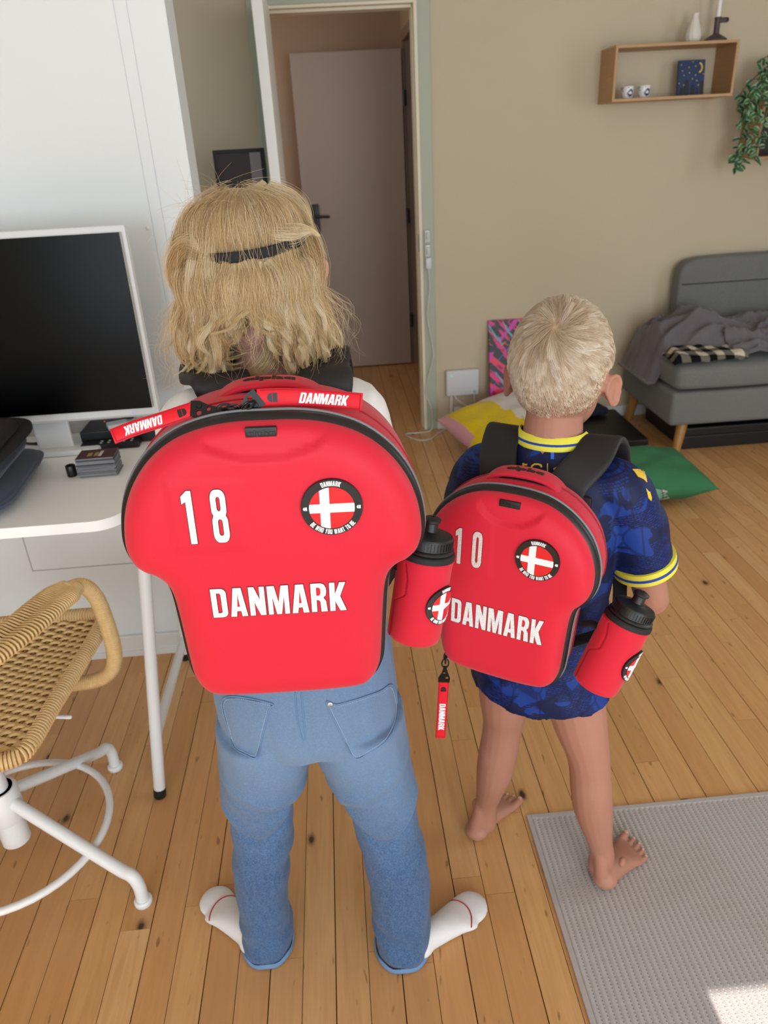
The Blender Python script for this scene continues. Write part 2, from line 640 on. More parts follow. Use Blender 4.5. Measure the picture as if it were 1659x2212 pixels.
_km = mat_plank.math('MULTIPLY', mat_plank.ramp(_kd, [(.045, (1, 1, 1)), (.062, (.55, .55, .55)), (.09, (.10, .10, .10)), (.18, (0, 0, 0))]), _sel)
_c = mat_plank.mix(_km, _c, '#3c2410')
_fl = mat_plank.ramp(mat_plank.noise(mat_plank.mapped(_v, (40, 11, 1)), 1.6, 1), [(.70, (0, 0, 0)), (.76, (1, 1, 1))])
_c = mat_plank.mix(mat_plank.math('MULTIPLY', _fl, .6), _c, '#6a4320')
mat_plank.color(_c).bump(_g2, .12, .0006)
mat_plank.rough(mat_plank.math('ADD', mat_plank.math('MULTIPLY', _g1, .18), .28))

SW = 0.12925 / 2
_pm = MB().box(-.5, .5, 0, 1, -.0034, 0)
_bm = bmesh.new()
bmesh.ops.create_cube(_bm, size=1)
for v in _bm.verts: v.co = Vector((v.co.x, v.co.y + .5, v.co.z - .5))
for v in _bm.verts:
    if v.co.z > -.1: v.co.x *= .986
plank_me = bm_mesh(_bm)
plank_me.materials.append(mat_plank.m)
plank_spots = []
prng = random.Random(11)
i0 = int((XL - .031) / SW)
for i in range(i0, int((XR - .031) / SW)):
    x0 = .031 + i * SW; major = (i % 2 == 0)
    y = REAR_Y - prng.random() * .6
    while y < 5.7:
        L = prng.choice((.38, .46, .55, .64, .72, .83, .95))
        y0, y1 = max(y, REAR_Y), min(y + L, 5.7)
        if y1 - y0 > .02: plank_spots.append((x0 + SW / 2, y0, y1, i))
        y += L


def plank_area(x, y0, y1):
    P = [proj((x + dx, yy, 0)) for dx, yy in ((-SW / 2, y0), (SW / 2, y0), (SW / 2, y1), (-SW / 2, y1))]
    if any(p[2] < .2 for p in P): return 0
    if all(p[0] < 0 for p in P) or all(p[0] > IMG_W for p in P) or all(p[1] > IMG_H for p in P): return 0
    if y0 > 3.95 and not (-.25 < x < .56): return 0
    if y1 > 2.0 and x < -.4 and y0 > 2.0: return 0
    a = 0
    P = [(min(max(p[0], 0), IMG_W), min(max(p[1], 0), IMG_H)) for p in P]
    for k in range(4):
        a += P[k - 1][0] * P[k][1] - P[k][0] * P[k - 1][1]
    return abs(a) / 2


_rank = sorted(plank_spots, key=lambda s: -plank_area(*s[:3]))
_shown = set(s for s in _rank[:290] if plank_area(*s[:3]) > 60)
rest = MB()
for s in plank_spots:
    x, y0, y1, i = s
    gl, gr = (.0008, .0003) if i % 2 == 0 else (.0003, .0008)
    w = SW - gl - gr; xc = x + (gl - gr) / 2
    if s in _shown:
        o = bpy.data.objects.new('plank', plank_me)
        COL.objects.link(o)
        o.parent = floor
        o.location = (xc, y0 + .0004, 0)
        o.scale = (w, y1 - y0 - .0008, .0034)
    else:
        rest.box(xc - w / 2, xc + w / 2, y0 + .0004, y1 - .0004, -.0034, 0)
o = link('flooring_remainder', rest.mesh(False), mat_plank.m, floor)
o['kind'] = 'stuff'

CEIL = 2.52
DX0, DX1, DH = -.222, .472, 2.03
# back wall with the door opening
_w = MB()
_w.box(XL, DX0, WALL_Y, WALL_Y + .1, 0, CEIL).box(DX1, XR, WALL_Y, WALL_Y + .1, 0, CEIL).box(DX0, DX1, WALL_Y, WALL_Y + .1, DH, CEIL)
struct('wall_back', _w, mat_beige.m)
struct('ceiling', MB().box(XL - .1, XR + .1, REAR_Y - .1, 5.8, CEIL, CEIL + .1), mat_ceil.m)
struct('wall_left', MB().box(XL - .1, XL, REAR_Y - .1, 2.5, -.05, CEIL).box(XL - .1, XL, 3.5, WALL_Y + .1, -.05, CEIL).box(XL - .1, XL, 2.5, 3.5, -.05, .8).box(XL - .1, XL, 2.5, 3.5, 2.2, CEIL), mat_beige.m)  # opening made up to go with the alcove fill light
_w = MB()
_w.box(XR, XR + .1, REAR_Y - .1, .95, -.05, CEIL).box(XR, XR + .1, 2.15, WALL_Y + .1, -.05, CEIL)
_w.box(XR, XR + .1, .95, 2.15, -.05, .8).box(XR, XR + .1, .95, 2.15, 2.1, CEIL)
struct('wall_right', _w, mat_beige.m)
_w = MB()
RW0, RW1, LW0, LW1 = .575, 2.65, -2.05, -.45
_w.box(XL, LW0, REAR_Y - .1, REAR_Y, -.05, CEIL).box(LW1, RW0, REAR_Y - .1, REAR_Y, -.05, CEIL).box(RW1, XR, REAR_Y - .1, REAR_Y, -.05, CEIL)
_w.box(LW0, LW1, REAR_Y - .1, REAR_Y, -.05, .4).box(LW0, LW1, REAR_Y - .1, REAR_Y, WIN_TOP, CEIL)
_w.box(RW0, RW1, REAR_Y - .1, REAR_Y, -.05, .12).box(RW0, RW1, REAR_Y - .1, REAR_Y, WIN_TOP, CEIL)
struct('wall_rear', _w, mat_beige.m)
# white partition beside the desk with its two thin board joints and a hatch
PART_Y = 2.02
_w = MB()
PR = -.327
jx = [-.411, -.440]
_w.box(XL, jx[1] - .001, PART_Y, PART_Y + .12, -.05, CEIL)
_w.box(jx[1] + .001, jx[0] - .001, PART_Y, PART_Y + .12, -.05, CEIL)
_w.box(jx[0] + .001, PR, PART_Y, PART_Y + .12, -.05, CEIL)
_w.box(jx[1] - .002, jx[0] + .002, PART_Y + .002, PART_Y + .1, -.05, CEIL)
part = struct('wall_partition', _w, mat_white_wall.m)
mat_line = plain('grey board joint', '#a9aaab', .7, .05)
_h = MB()
_h.box(-.986, -.345, PART_Y - .0015, PART_Y + .004, .335, .338).box(-.986, -.983, PART_Y - .0015, PART_Y + .004, .336, .70)
link('hatch_joint', _h.mesh(False), mat_line.m, part)
_h = MB().lathe([(0.0, .000), (.0055, .0), (.0055, .003), (.003, .005), (.0, .0052)], 16, M=Matrix.Translation(at_y(320, 492, PART_Y)) @ Matrix.Rotation(PI / 2, 4, 'X'))
link('screw_cap', _h.mesh(), mat_trim_white.m, part)
# baseboards
_b = MB().box(XL, PR - .004, PART_Y - .014, PART_Y, 0, .075, .003)
_b.box(XL, PR - .004, PART_Y - .020, PART_Y - .012, 0, .022, .002)
struct('baseboard_left', _b, mat_trim_white.m)
_b = MB().box(.53, XR, WALL_Y - .016, WALL_Y, 0, .06, .003)
struct('baseboard_back', _b, mat_trim_white.m)
# door casing: green-grey outer board, cream inner strip, all the way round
_t = MB().box(DX1 - .002, .530, WALL_Y - .014, WALL_Y, 0, DH + .06, .003).box(-.285, DX0 + .002, WALL_Y - .014, WALL_Y, 0, DH + .06, .003)
_t.box(DX0 + .002, DX1 - .002, WALL_Y - .014, WALL_Y, DH, DH + .06, .003)
trim1 = struct('trim_1', _t, mat_trim_green.m)
_t = MB().box(.455, .472, WALL_Y - .012, WALL_Y + .11, 0, DH, .002).box(.449, .456, WALL_Y + .03, WALL_Y + .11, 0, DH - .01, .002)
_t.box(DX0, -.205, WALL_Y - .012, WALL_Y + .11, 0, DH, .002)
_t.box(-.205, .455, WALL_Y - .012, WALL_Y + .11, 2.017, DH, .002).box(-.205, .455, WALL_Y + .03, WALL_Y + .11, 2.005, 2.018, .002)
link('jamb', _t.mesh(False), mat_trim_cream.m, trim1)
_t = MB().box(.4535, .4555, WALL_Y - .006, WALL_Y + .03, .96, 1.04, .0005)
link('strike_plate', _t.mesh(False), plain('brushed steel', '#8f8f8b', .4, .05, metal=.9).m, trim1)
# our door leaf, standing open into the room, seen on its edge
door1 = empty('door_1', (-.186, 3.10, 0)); door1['kind'] = 'structure'
R1 = Matrix.Translation((-.2015, WALL_Y - .014, 0)) @ Matrix.Rotation(math.radians(1.2), 4, 'Z')
_t = MB().box(-.022, .017, -.80, 0, .008, 2.012, .003, M=R1)
link('leaf', _t.mesh(False), mat_door_white.m, door1)
_t = MB().box(-.010, .006, -.8008, -.797, .93, 1.12, .0005, M=R1)
link('lock_plate', _t.mesh(False), bpy.data.materials['brushed steel'], door1)
_t = MB().tube([R1 @ Vector(p) for p in ((-.022, -.74, 1.03), (-.06, -.74, 1.03), (-.066, -.735, 1.03), (-.066, -.63, 1.03))], .008, 10)
_t.tube([R1 @ Vector(p) for p in ((-.020, -.74, 1.03), (-.028, -.74, 1.03))], .024, 20)
link('handle', _t.mesh(), bpy.data.materials['brushed steel'], door1)
# hall
struct('wall_hall_end', MB().box(-1.3, 1.2, 5.62, 5.72, -.05, CEIL), mat_hall.m)
_w = MB().box(.56, .66, WALL_Y + .1, 4.52, -.05, CEIL).box(.56, .66, 5.38, 5.62, -.05, CEIL).box(.56, .66, 4.52, 5.38, 2.04, CEIL)
struct('wall_hall_right', _w, mat_hall.m)
struct('wall_hall_left', MB().box(-1.3, -1.2, WALL_Y + .1, 5.7, -.05, CEIL), mat_hall.m)
struct('wall_side_room', MB().box(1.3, 1.4, WALL_Y + .1, 5.8, -.05, CEIL), mat_hall.m)
mat_casing = plain('brown grey door casing', '#8d7260', .5, .05)
_t = MB().box(.545, .562, 5.375, 5.43, 0, 2.085, .003).box(.545, .562, 4.47, 4.525, 0, 2.085, .003).box(.545, .562, 4.525, 5.375, 2.03, 2.085, .003)
_t.box(.562, .655, 5.365, 5.38, 0, 2.04).box(.562, .655, 4.52, 4.535, 0, 2.04)
trim2 = struct('trim_2', _t, mat_casing.m)
door2 = empty('door_2', (.19, 5.36, 0)); door2['kind'] = 'structure'
_t = MB().box(-.155, .537, 5.345, 5.385, .008, 1.992, .003)
link('leaf', _t.mesh(False), mat_hall_door.m, door2)
mat_dark_steel = plain('dark steel', '#3b3a3c', .45, .05, metal=.6)
for z in (.32, 1.02, 1.72):
    _t = MB().tube([(.545, 5.337, z - .045), (.545, 5.337, z + .045)], .011, 12).box(.540, .560, 5.335, 5.345, z - .045, z + .045)
    link('hinge', _t.mesh(), mat_dark_steel.m, door2)
hp = at_y(695, 468, 5.345)
_t = MB().tube([(hp.x - .04, 5.345, hp.z + .005), (hp.x - .04, 5.300, hp.z + .005), (hp.x - .032, 5.292, hp.z + .004), (hp.x + .055, 5.290, hp.z)], .009, 10)
_t.box(hp.x - .065, hp.x - .015, 5.337, 5.346, hp.z - .11, hp.z + .08, .004)
link('handle', _t.mesh(), mat_dark_steel.m, door2)
# window frames behind the camera
for k, (x0, x1, z0) in enumerate(((RW0, RW1, .12), (LW0, LW1, .4))):
    _t = MB()
    fr = .0 if k == 0 else .05
    _t.box(x0, x0 + .02, REAR_Y - .09, REAR_Y - .03, z0, WIN_TOP).box(x1 - .05, x1, REAR_Y - .09, REAR_Y - .03, z0, WIN_TOP)
    _t.box(x0, x1, REAR_Y - .09, REAR_Y - .03, z0, z0 + .05)
    o = struct('window_%d' % (k + 1), _t, mat_trim_white.m)
_t = MB().box(XR + .03, XR + .09, .95, 1.0, .8, 2.1).box(XR + .03, XR + .09, 2.1, 2.15, .8, 2.1).box(XR + .03, XR + .09, .95, 2.15, .8, .85)
struct('window_3', _t, mat_trim_white.m)

# ================================================================== WALL THINGS
mat_oak = Mat('light oak', rough=.5)
_p = mat_oak.coords('Position')
mat_oak.color(mat_oak.mix(mat_oak.noise(mat_oak.mapped(_p, (4, 4, 60)), 3, 4, .6, .5), '#a07850', '#bd9468'))
mat_oakx = Mat('light oak along', rough=.5)
_p = mat_oakx.coords('Position')
mat_oakx.color(mat_oakx.mix(mat_oakx.noise(mat_oakx.mapped(_p, (4, 40, 60)), 3, 4, .6, .5), '#a07850', '#c29a6d'))

SX0, SX1, SZ0, SZ1, SY = 1.330, 1.893, 1.578, 1.799, 3.735
shelf = tag(empty('wall_shelf', (1.61, WALL_Y, SZ0)), 'open rectangular oak frame shelf hung on the beige wall', 'shelf')
for nm, bx, mt in (('top_board', (SX0, SX1, SY, WALL_Y, SZ1 - .012, SZ1), mat_oakx), ('bottom_board', (SX0, SX1, SY, WALL_Y, SZ0, SZ0 + .012), mat_oakx),
                   ('side_board', (SX0, SX0 + .012, SY, WALL_Y, SZ0 + .0121, SZ1 - .0121), mat_oak), ('side_board', (SX1 - .012, SX1, SY, WALL_Y, SZ0 + .0121, SZ1 - .0121), mat_oak)):
    link(nm, MB().box(*bx, .0012).mesh(False), mt.m, shelf)

# vase with flutes
mat_vase = plain('matt white porcelain', '#d9d0c6', .5, .02)
vp = at_z(1496, 90, SZ1); vp = Vector((vp.x, 3.83, SZ1))
vp = Vector((at_y(1496, 88, 3.83).x, 3.83, SZ1 + .0003))
_t = MB().lathe([(.001, 0), (.024, 0), (.032, .012), (.035, .028), (.031, .050), (.021, .078), (.0145, .098), (.0135, .106), (.016, .115), (.0125, .115), (.010, .105), (.0, .10)], 72, vp,
                flute=lambda a, z: .07 * abs(math.sin(6 * a + z * 22)) - .03 if z > .004 else 0)
tag(link('fluted_vase', _t.mesh(True, 80), mat_vase.m), 'small white fluted bottle vase on top of the oak shelf', 'vase')

mat_plum = plain('dark plum ceramic', '#4a3a40', .55, .05)
cp = Vector((at_y(1545, 86, 3.84).x, 3.84, SZ1 + .0003))
_t = MB().lathe([(.001, 0), (.046, 0), (.0505, .006), (.050, .012), (.026, .027), (.0135, .034), (.0125, .044), (.0125, .088), (.0145, .092), (.0145, .098), (.0105, .098), (.0105, .084), (.0, .084)], 40, cp)
candleholder = tag(link('candle_holder', _t.mesh(), mat_plum.m), 'dark plum ceramic candle holder standing on the oak shelf', 'candle holder')
_t = MB()
_pl = [(.010, .076), (.040, .076)] + [(.040 + .010 * math.cos(a), .086 + .010 * math.sin(a)) for a in (-1.2, -.6, 0, .6, 1.2)] + [(.040, .096), (.010, .096)]
slab2d(_t, _pl, lambda x, y, d: cp + Vector((x, d, y)), -.006, .006)
link('grip', _t.mesh(True, 30), mat_plum.m, candleholder)
mat_wax = plain('white wax', '#e6e1dc', .45, .01)
_t = MB().lathe([(.0005, .0845), (.0103, .0845), (.0098, .30), (.004, .318), (.0, .32)], 24, cp)
tag(link('candle', _t.mesh(), mat_wax.m), 'white taper candle standing in the plum holder', 'candle')

# two small cups with blue flowers
mat_cup = Mat('white porcelain with blue flowers', '#dcdad8', .25)
_p = mat_cup.coords('Object')
_ang = mat_cup.n('ShaderNodeVectorMath', operation='DISTANCE')
mat_cup.t.links.new(_p, _ang.inputs[0]); _ang.inputs[1].default_value = (.006, -.030, .022)
_fl = mat_cup.math('SUBTRACT', _ang.outputs['Value'], mat_cup.math('MULTIPLY', mat_cup.noise(mat_cup.mapped(_p, (160, 160, 160)), 1, 1), .012))
_ring = mat_cup.ramp(_fl, [(.0, (0, 0, 0)), (.0009, (0, 0, 0)), (.0015, (1, 1, 1)), (.0085, (1, 1, 1)), (.0105, (0, 0, 0))])
_v = mat_cup.n('ShaderNodeTexVoronoi'); _v.inputs['Scale'].default_value = 115; mat_cup.t.links.new(_p, _v.inputs['Vector'])
_dots = mat_cup.math('MULTIPLY', mat_cup.ramp(_v.outputs['Distance'], [(.30, (1, 1, 1)), (.36, (0, 0, 0))]), mat_cup.ramp(mat_cup.n('ShaderNodeSeparateXYZ', i_0=_p).outputs[2], [(.026, (0, 0, 0)), (.030, (1, 1, 1))]))
mat_cup.color(mat_cup.mix(mat_cup.math('MAXIMUM', _ring, _dots), '#dedbd8', '#1c2b5e'))
_t = MB().lathe([(.0005, 0), (.018, 0), (.0235, .006), (.0275, .020), (.0285, .034), (.0278, .050), (.0262, .050), (.026, .034), (.024, .012), (.0, .008)], 40)
cup_me = _t.mesh()
for k, (px, lab) in enumerate(((1354, 'white cup with blue flowers, nearer the left end of the shelf'), (1390, 'white cup with blue flowers, nearer the painted night card'))):
    q = at_y(px, 210, 3.80)
    o = link('cup', cup_me, mat_cup.m)
    o.location = (q.x, 3.80, SZ0 + .0123)
    tag(o, lab, 'cup', 'blue and white cups on the shelf')

# painted card leaning in the shelf
mat_night = plain('night blue paint', '#1b3158', .6, .25, 30)
mat_black = plain('black paint', '#0b0b0d', .5, .1)
mat_yel = plain('yellow paint', '#d9b62a', .5, .08)
CW, CH = .125, .148
_c0 = at_y(1466, 205, 3.82)
MC = Matrix.Translation((_c0.x, 3.835, SZ0 + .0127)) @ Matrix.Rotation(math.radians(-8), 4, 'X')
card = tag(empty('painted_canvas', MC.translation), 'small painted canvas of a blue night town inside the shelf', 'painting')
link('canvas', MB().box(0, CW, 0, .012, 0, CH, .001, M=MC).mesh(False), mat_night.m, card)
for x, w, hh in ((.008, .018, .030), (.030, .022, .060), (.062, .019, .040), (.086, .014, .024), (.108, .016, .052)):
    pl = [(x, .001), (x + w, .001), (x + w, hh), (x + w * .75, hh + .006), (x + w / 2, hh + .010), (x + w * .25, hh + .006), (x, hh)]
    _t = MB(); slab2d(_t, pl, lambda a, b, d: MC @ Vector((a, -d, b)), 0, .0008)
    link('tower', _t.mesh(False), mat_black.m, card)
_t = MB()
for x, y in ((.012, .130), (.018, .105), (.026, .086), (.048, .118), (.052, .096), (.066, .140), (.080, .122), (.082, .085), (.068, .070), (.090, .062), (.006, .054), (.028, .046), (.120, .088), (.098, .044)):
    pl = [(x + r * math.cos(a), y + r * math.sin(a)) for a, r in [(k * PI / 5, .0038 if k % 2 == 0 else .0016) for k in range(10)]]
    slab2d(_t, pl, lambda a, b, d: MC @ Vector((a, -d, b)), 0, .0008)
link('stars', _t.mesh(False), mat_yel.m, card)['kind'] = 'stuff'
_t = MB()
pl = [(.092 + .022 * math.cos(a), .115 + .024 * math.sin(a)) for a in np.linspace(-1.2, 1.2, 12)] + [(.086 + .022 * math.cos(a), .115 + .019 * math.sin(a)) for a in np.linspace(1.1, -1.1, 10)]
slab2d(_t, pl, lambda a, b, d: MC @ Vector((a, -d, b)), 0, .001)
link('moon', _t.mesh(False), mat_yel.m, card)

# small hanging wall box with a trailing plant
BX0, BX1, BZ0, BZ1, BY = 2.060, 2.62, 1.305, 1.560, 3.755
boxs = tag(empty('wall_box', (2.3, WALL_Y, BZ0)), 'oak wall box half hidden behind the trailing plant', 'shelf')
for nm, bx, mt in (('top_board', (BX0, BX1, BY, WALL_Y, BZ1 - .012, BZ1), mat_oakx), ('bottom_board', (BX0, BX1, BY, WALL_Y, BZ0, BZ0 + .012), mat_oakx),
                   ('side_board', (BX0, BX0 + .012, BY, WALL_Y, BZ0 + .0121, BZ1 - .0121), mat_oak), ('side_board', (BX1 - .012, BX1, BY, WALL_Y, BZ0 + .0121, BZ1 - .0121), mat_oak)):
    link(nm, MB().box(*bx, .0012).mesh(False), mt.m, boxs)
link('back_panel', MB().box(BX0 + .0121, BX1 - .0121, WALL_Y - .01, WALL_Y - .004, BZ0 + .0121, BZ1 - .0121).mesh(False), plain('dark board', '#3d3532', .7, .05).m, boxs)

mat_leaf = Mat('striped green leaf', rough=.45)
_p = mat_leaf.coords('Object')
_x = mat_leaf.math('ABSOLUTE', mat_leaf.n('ShaderNodeSeparateXYZ', i_0=_p).outputs[0])
_r = mat_leaf.n('ShaderNodeObjectInfo').outputs['Random']
_base = mat_leaf.ramp(_r, [(0, '#24492c'), (.5, '#2f5a35'), (.85, '#3f6a36'), (1, '#5c7d45')])
mat_leaf.color(mat_leaf.mix(mat_leaf.ramp(_x, [(.22, (0, 0, 0)), (.30, (1, 1, 1)), (.42, (1, 1, 1)), (.5, (0, 0, 0))]), _base, '#8fb08c'))
lv = []; lf = []
prof = [(0, .02), (.15, .55), (.4, .95), (.65, .85), (.85, .45), (1, .02)]
for y, w in prof:
    for x in (-1, -.5, 0, .5, 1): lv.append((x * w * .5, y, -.35 * (y - .4) ** 2 + .10 * abs(x) * w))
for i in range(5):
    for k in range(4): lf.append((i * 5 + k, i * 5 + k + 1, i * 5 + 6 + k, i * 5 + 5 + k))
leaf_me = mesh_from(lv, lf); leaf_me.materials.append(mat_leaf.m)
plant = tag(empty('trailing_plant', (2.185, 3.84, BZ1)), 'trailing plant with striped green leaves on the wall box', 'plant')
mat_pot = plain('grey pot', '#77716a', .7, .05)
_t = MB().lathe([(.001, 0), (.050, 0), (.060, .08), (.064, .085), (.060, .085), (.055, .075), (.0, .07)], 28, (2.185, 3.84, BZ1 + .0005))
link('pot', _t.mesh(), mat_pot.m, plant)
lr = random.Random(5)
stem = MB()
sources = [[(2.23, 3.84, 1.63), (2.17, 3.80, 1.67), (2.115, 3.78, 1.58), (2.09, 3.76, 1.47), (2.07, 3.75, 1.38), (2.065, 3.745, 1.32), (2.06, 3.74, 1.275)],
           [(2.23, 3.84, 1.63), (2.18, 3.78, 1.68), (2.135, 3.73, 1.60), (2.115, 3.715, 1.50), (2.105, 3.71, 1.40), (2.10, 3.71, 1.33)],
           [(2.24, 3.84, 1.63), (2.20, 3.78, 1.72), (2.16, 3.74, 1.70), (2.12, 3.735, 1.63), (2.085, 3.73, 1.56), (2.068, 3.73, 1.49)],
           [(2.24, 3.84, 1.63), (2.22, 3.74, 1.67), (2.20, 3.70, 1.58), (2.19, 3.695, 1.48), (2.19, 3.69, 1.38)],
           [(2.24, 3.84, 1.63), (2.24, 3.75, 1.68), (2.24, 3.70, 1.60), (2.23, 3.69, 1.50)],
           [(2.24, 3.84, 1.63), (2.17, 3.82, 1.73), (2.125, 3.80, 1.705)],
           [(2.24, 3.84, 1.63), (2.16, 3.76, 1.66), (2.09, 3.77, 1.58), (2.075, 3.77, 1.50)],
           [(2.24, 3.84, 1.63), (2.28, 3.75, 1.69), (2.29, 3.70, 1.60), (2.28, 3.69, 1.45)]]
sources += [[(p[0] + d[0], p[1] + d[1], p[2] + d[2] * min(1, i / 2)) for i, p in enumerate(s)] for s, d in zip(sources[:7], ((.02, -.02, .015), (.025, -.015, -.02), (-.012, .01, -.03), (.02, -.01, -.05), (.03, .01, -.04), (.02, -.02, -.02), (-.02, .015, .02)))]
sources = [[(p[0] - .055 - .055 * smoothstep(2.24, 2.10, p[0]), p[1] - .01, p[2]) for p in s] for s in sources]
for s in sources:
    pts = catmull(s, 8)
    stem.tube(pts, .0022, 6)
    for i in range(8, len(pts), 2):
        for q in range(1 if i % 3 else 2):
            o = bpy.data.objects.new('leaf', leaf_me)
            COL.objects.link(o); o.parent = plant
            o.matrix_parent_inverse = wmat(plant).inverted()
            L = lr.uniform(.034, .050)
            a = lr.uniform(0, 2 * PI)
            d = Vector((math.cos(a), -abs(math.sin(a)) * .7, lr.uniform(-.9, .1))).normalized()
            up = Vector((lr.uniform(-.4, .4), -1, lr.uniform(0, .9)))
            x = d.cross(up).normalized(); z = x.cross(d)
            o.matrix_basis = Matrix(((x.x * L * .55, d.x * L, z.x * L, pts[i].x), (x.y * L * .55, d.y * L, z.y * L, pts[i].y), (x.z * L * .55, d.z * L, z.z * L, pts[i].z), (0, 0, 0, 1)))
link('stem', stem.mesh(), plain('plant stem', '#5b5a34', .6, .1).m, plant)

# router, socket, trunking, cables
mat_router = plain('white router plastic', '#c9c6ca', .35, .01)
mat_cable = plain('white cable', '#c8c4c0', .45, .02)
RX0, RX1, RZ0, RZ1 = .580, .762, .192, .336
router = tag(empty('router', (.67, WALL_Y, RZ0)), 'flat white router box on the wall beside the doorway', 'router')
link('casing', MB().box(RX0, RX1, WALL_Y - .034, WALL_Y - .001, RZ0, RZ1, .009, 3).mesh(True, 30), mat_router.m, router)
_t = MB()
for k in range(8): _t.tube([(.610 + .0055 * math.cos(a), WALL_Y - .0345, RZ1 - .027 + .0055 * math.sin(a)) for a in (k * PI / 4, (k + 1) * PI / 4)], .0011, 6)
_m = Mat('green status light', '#9fe0b8', .4); _m.b.inputs['Emission Color'].default_value = lin('#7fe0a8'); _m.b.inputs['Emission Strength'].default_value = .5
link('status_light', _t.mesh(), _m.m, router)
_t = MB().lathe([(.0, 0), (.008, 0), (.0075, .0008), (.0, .0008)], 20, M=Matrix.Translation((RX1 - .026, WALL_Y - .0341, RZ0 + .020)) @ Matrix.Rotation(PI / 2, 4, 'X'))
link('button', _t.mesh(), plain('grey print', '#9a9aa0', .5, .02).m, router)
_t = MB().box(.603, .618, WALL_Y - .013, WALL_Y - .0005, .061, RZ0 + .004, .002)
tag(link('cable_trunking', _t.mesh(False), mat_trim_white.m), 'narrow white cable trunking running down from the router', 'trunking')
sock = tag(empty('wall_socket', (.645, WALL_Y, .062)), 'white wall socket with two dark holes under the router', 'socket')
link('housing', MB().box(.622, .668, WALL_Y - .036, WALL_Y - .0165, .050, .128, .004, 2).mesh(True, 30), mat_router.m, sock)
for x in (.633, .657):
    _t = MB().lathe([(.0, 0), (.0055, 0), (.0055, .0012), (.0, .0012)], 16, M=Matrix.Translation((x, WALL_Y - .0362, .088)) @ Matrix.Rotation(PI / 2, 4, 'X'))
    link('pin_hole', _t.mesh(), mat_black.m, sock)


def cable(name, pts, r, mat, label, cat='cable', per=10):
    return tag(link(name, MB().tube(catmull(pts, per), r, 8).mesh(), mat), label, cat)


yw = WALL_Y - .03
cable('router_cable', [(.626, yw, RZ0 + .004), (.64, yw - .01, .172), (.69, yw - .01, .135), (.75, yw - .03, .09), (.782, yw - .05, .062), (.796, yw - .075, .03), (.798, yw - .1, .006)], .0042, mat_cable.m, 'white cable slanting from the router towards the graffiti canvas')
cable('power_cable', [(.735, yw, RZ0 + .004), (.735, yw - .004, .16), (.736, yw - .006, .12), (.722, yw - .01, .085), (.695, yw - .012, .068), (.669, yw + .005, .066)], .0035, mat_cable.m, 'white power cable looping from the router to the socket')
_t = MB().box(.57, .60, 3.845, 3.885, .0005, .045, .004)
adapter = tag(empty('power_adapter', (.70, 3.86, 0)), 'short white power strip lying along the baseboard', 'power strip')
link('casing', MB().box(.655, .742, 3.83, 3.885, .0005, .038, .006, 2).mesh(True, 30), mat_router.m, adapter)
for x in (.677, .720):
    _t = MB().lathe([(.0, 0), (.014, 0), (.014, .0012), (.0, .0012)], 20, (x, 3.857, .0378))
    link('outlet', _t.mesh(), plain('shaded white plastic', '#a9a6a6', .5, .02).m, adapter)

# clear cable clips, plug and cable on the door casing
mat_clear = Mat('clear plastic', '#dfe3de', .12); mat_clear.b.inputs['Alpha'].default_value = .55
for k, (z, lab) in enumerate(((1.035, 'upper clear plastic clip on the green door casing'), (.965, 'lower clear plastic clip on the green door casing'))):
    cl = tag(empty('cable_clip', (.492, WALL_Y - .02, z - .03)), lab, 'clip', 'clear clips on the door casing')
    link('shell', MB().box(.479, .507, WALL_Y - .034, WALL_Y - .0145, z - .031, z + .029, .005, 3).mesh(True, 30), mat_clear.m, cl)
    _t = MB().tube([(.493, WALL_Y - .036, z - .015), (.493, WALL_Y - .038, z), (.493, WALL_Y - .036, z + .015)], .005, 10, rnd=True)
    link('latch', _t.mesh(), mat_router.m, cl)
plug = tag(empty('charger_plug', (.496, WALL_Y - .02, .865)), 'white charger plug below the clear clips on the casing', 'plug')
link('body', MB().box(.482, .510, WALL_Y - .042, WALL_Y - .0145, .878, .932, .004, 2).mesh(True, 30), mat_router.m, plug)
link('strain_relief', MB().tube([(.497, WALL_Y - .028, .879), (.497, WALL_Y - .028, .862)], [.009, .005], 12).mesh(), mat_router.m, plug)
c_pts = [(.497, WALL_Y - .028, .862)] + [tuple(at_y(x, y, 3.902)) for x, y in ((928, 625), (923, 680), (932, 735), (936, 770), (925, 815), (920, 850), (931, 880), (934, 912))] + [tuple(at_z(x, y, .005)) for x, y in ((930, 930), (905, 935), (878, 937), (884, 944), (906, 951), (930, 948), (948, 935))] + [(.60, 3.885, .02), (.654, 3.86, .02)]
cable('charger_cable', c_pts, .0035, mat_cable.m, 'white cable hanging down the door casing and curling on the floor')

# graffiti canvas leaning on the wall
mat_graf = Mat('bright spray paint on black', '#111111', .45)
_p = mat_graf.coords('Object')
col = mat_graf.mix(mat_graf.noise(mat_graf.mapped(_p, (9, 9, 9)), 3, 3), '#0e0d12', '#1e1b2a')
for k, (rot, sc, lo, hi, c) in enumerate(((.75, (3.2, 1, 22), .57, .60, '#2c67b8'), (-.8, (3.5, 1, 24), .54, .57, '#d81f78'), (.55, (3, 1, 34), .62, .64, '#e0c22c'),
                                          (-.6, (2.2, 1, 12), .56, .58, '#e0244f'), (.95, (4, 1, 17), .58, .60, '#c22a9c'), (-1.0, (2.5, 1, 26), .64, .66, '#28a9b0'))):
    f = mat_graf.noise(mat_graf.mapped(mat_graf.mapped(_p, (1, 1, 1), (0, rot, 0), (k * 3.1, 0, k * 1.7)), sc), 1.0, 3, .6, .4)
    col = mat_graf.mix(mat_graf.ramp(f, [(lo, (0, 0, 0)), (hi, (1, 1, 1))]), col, c)
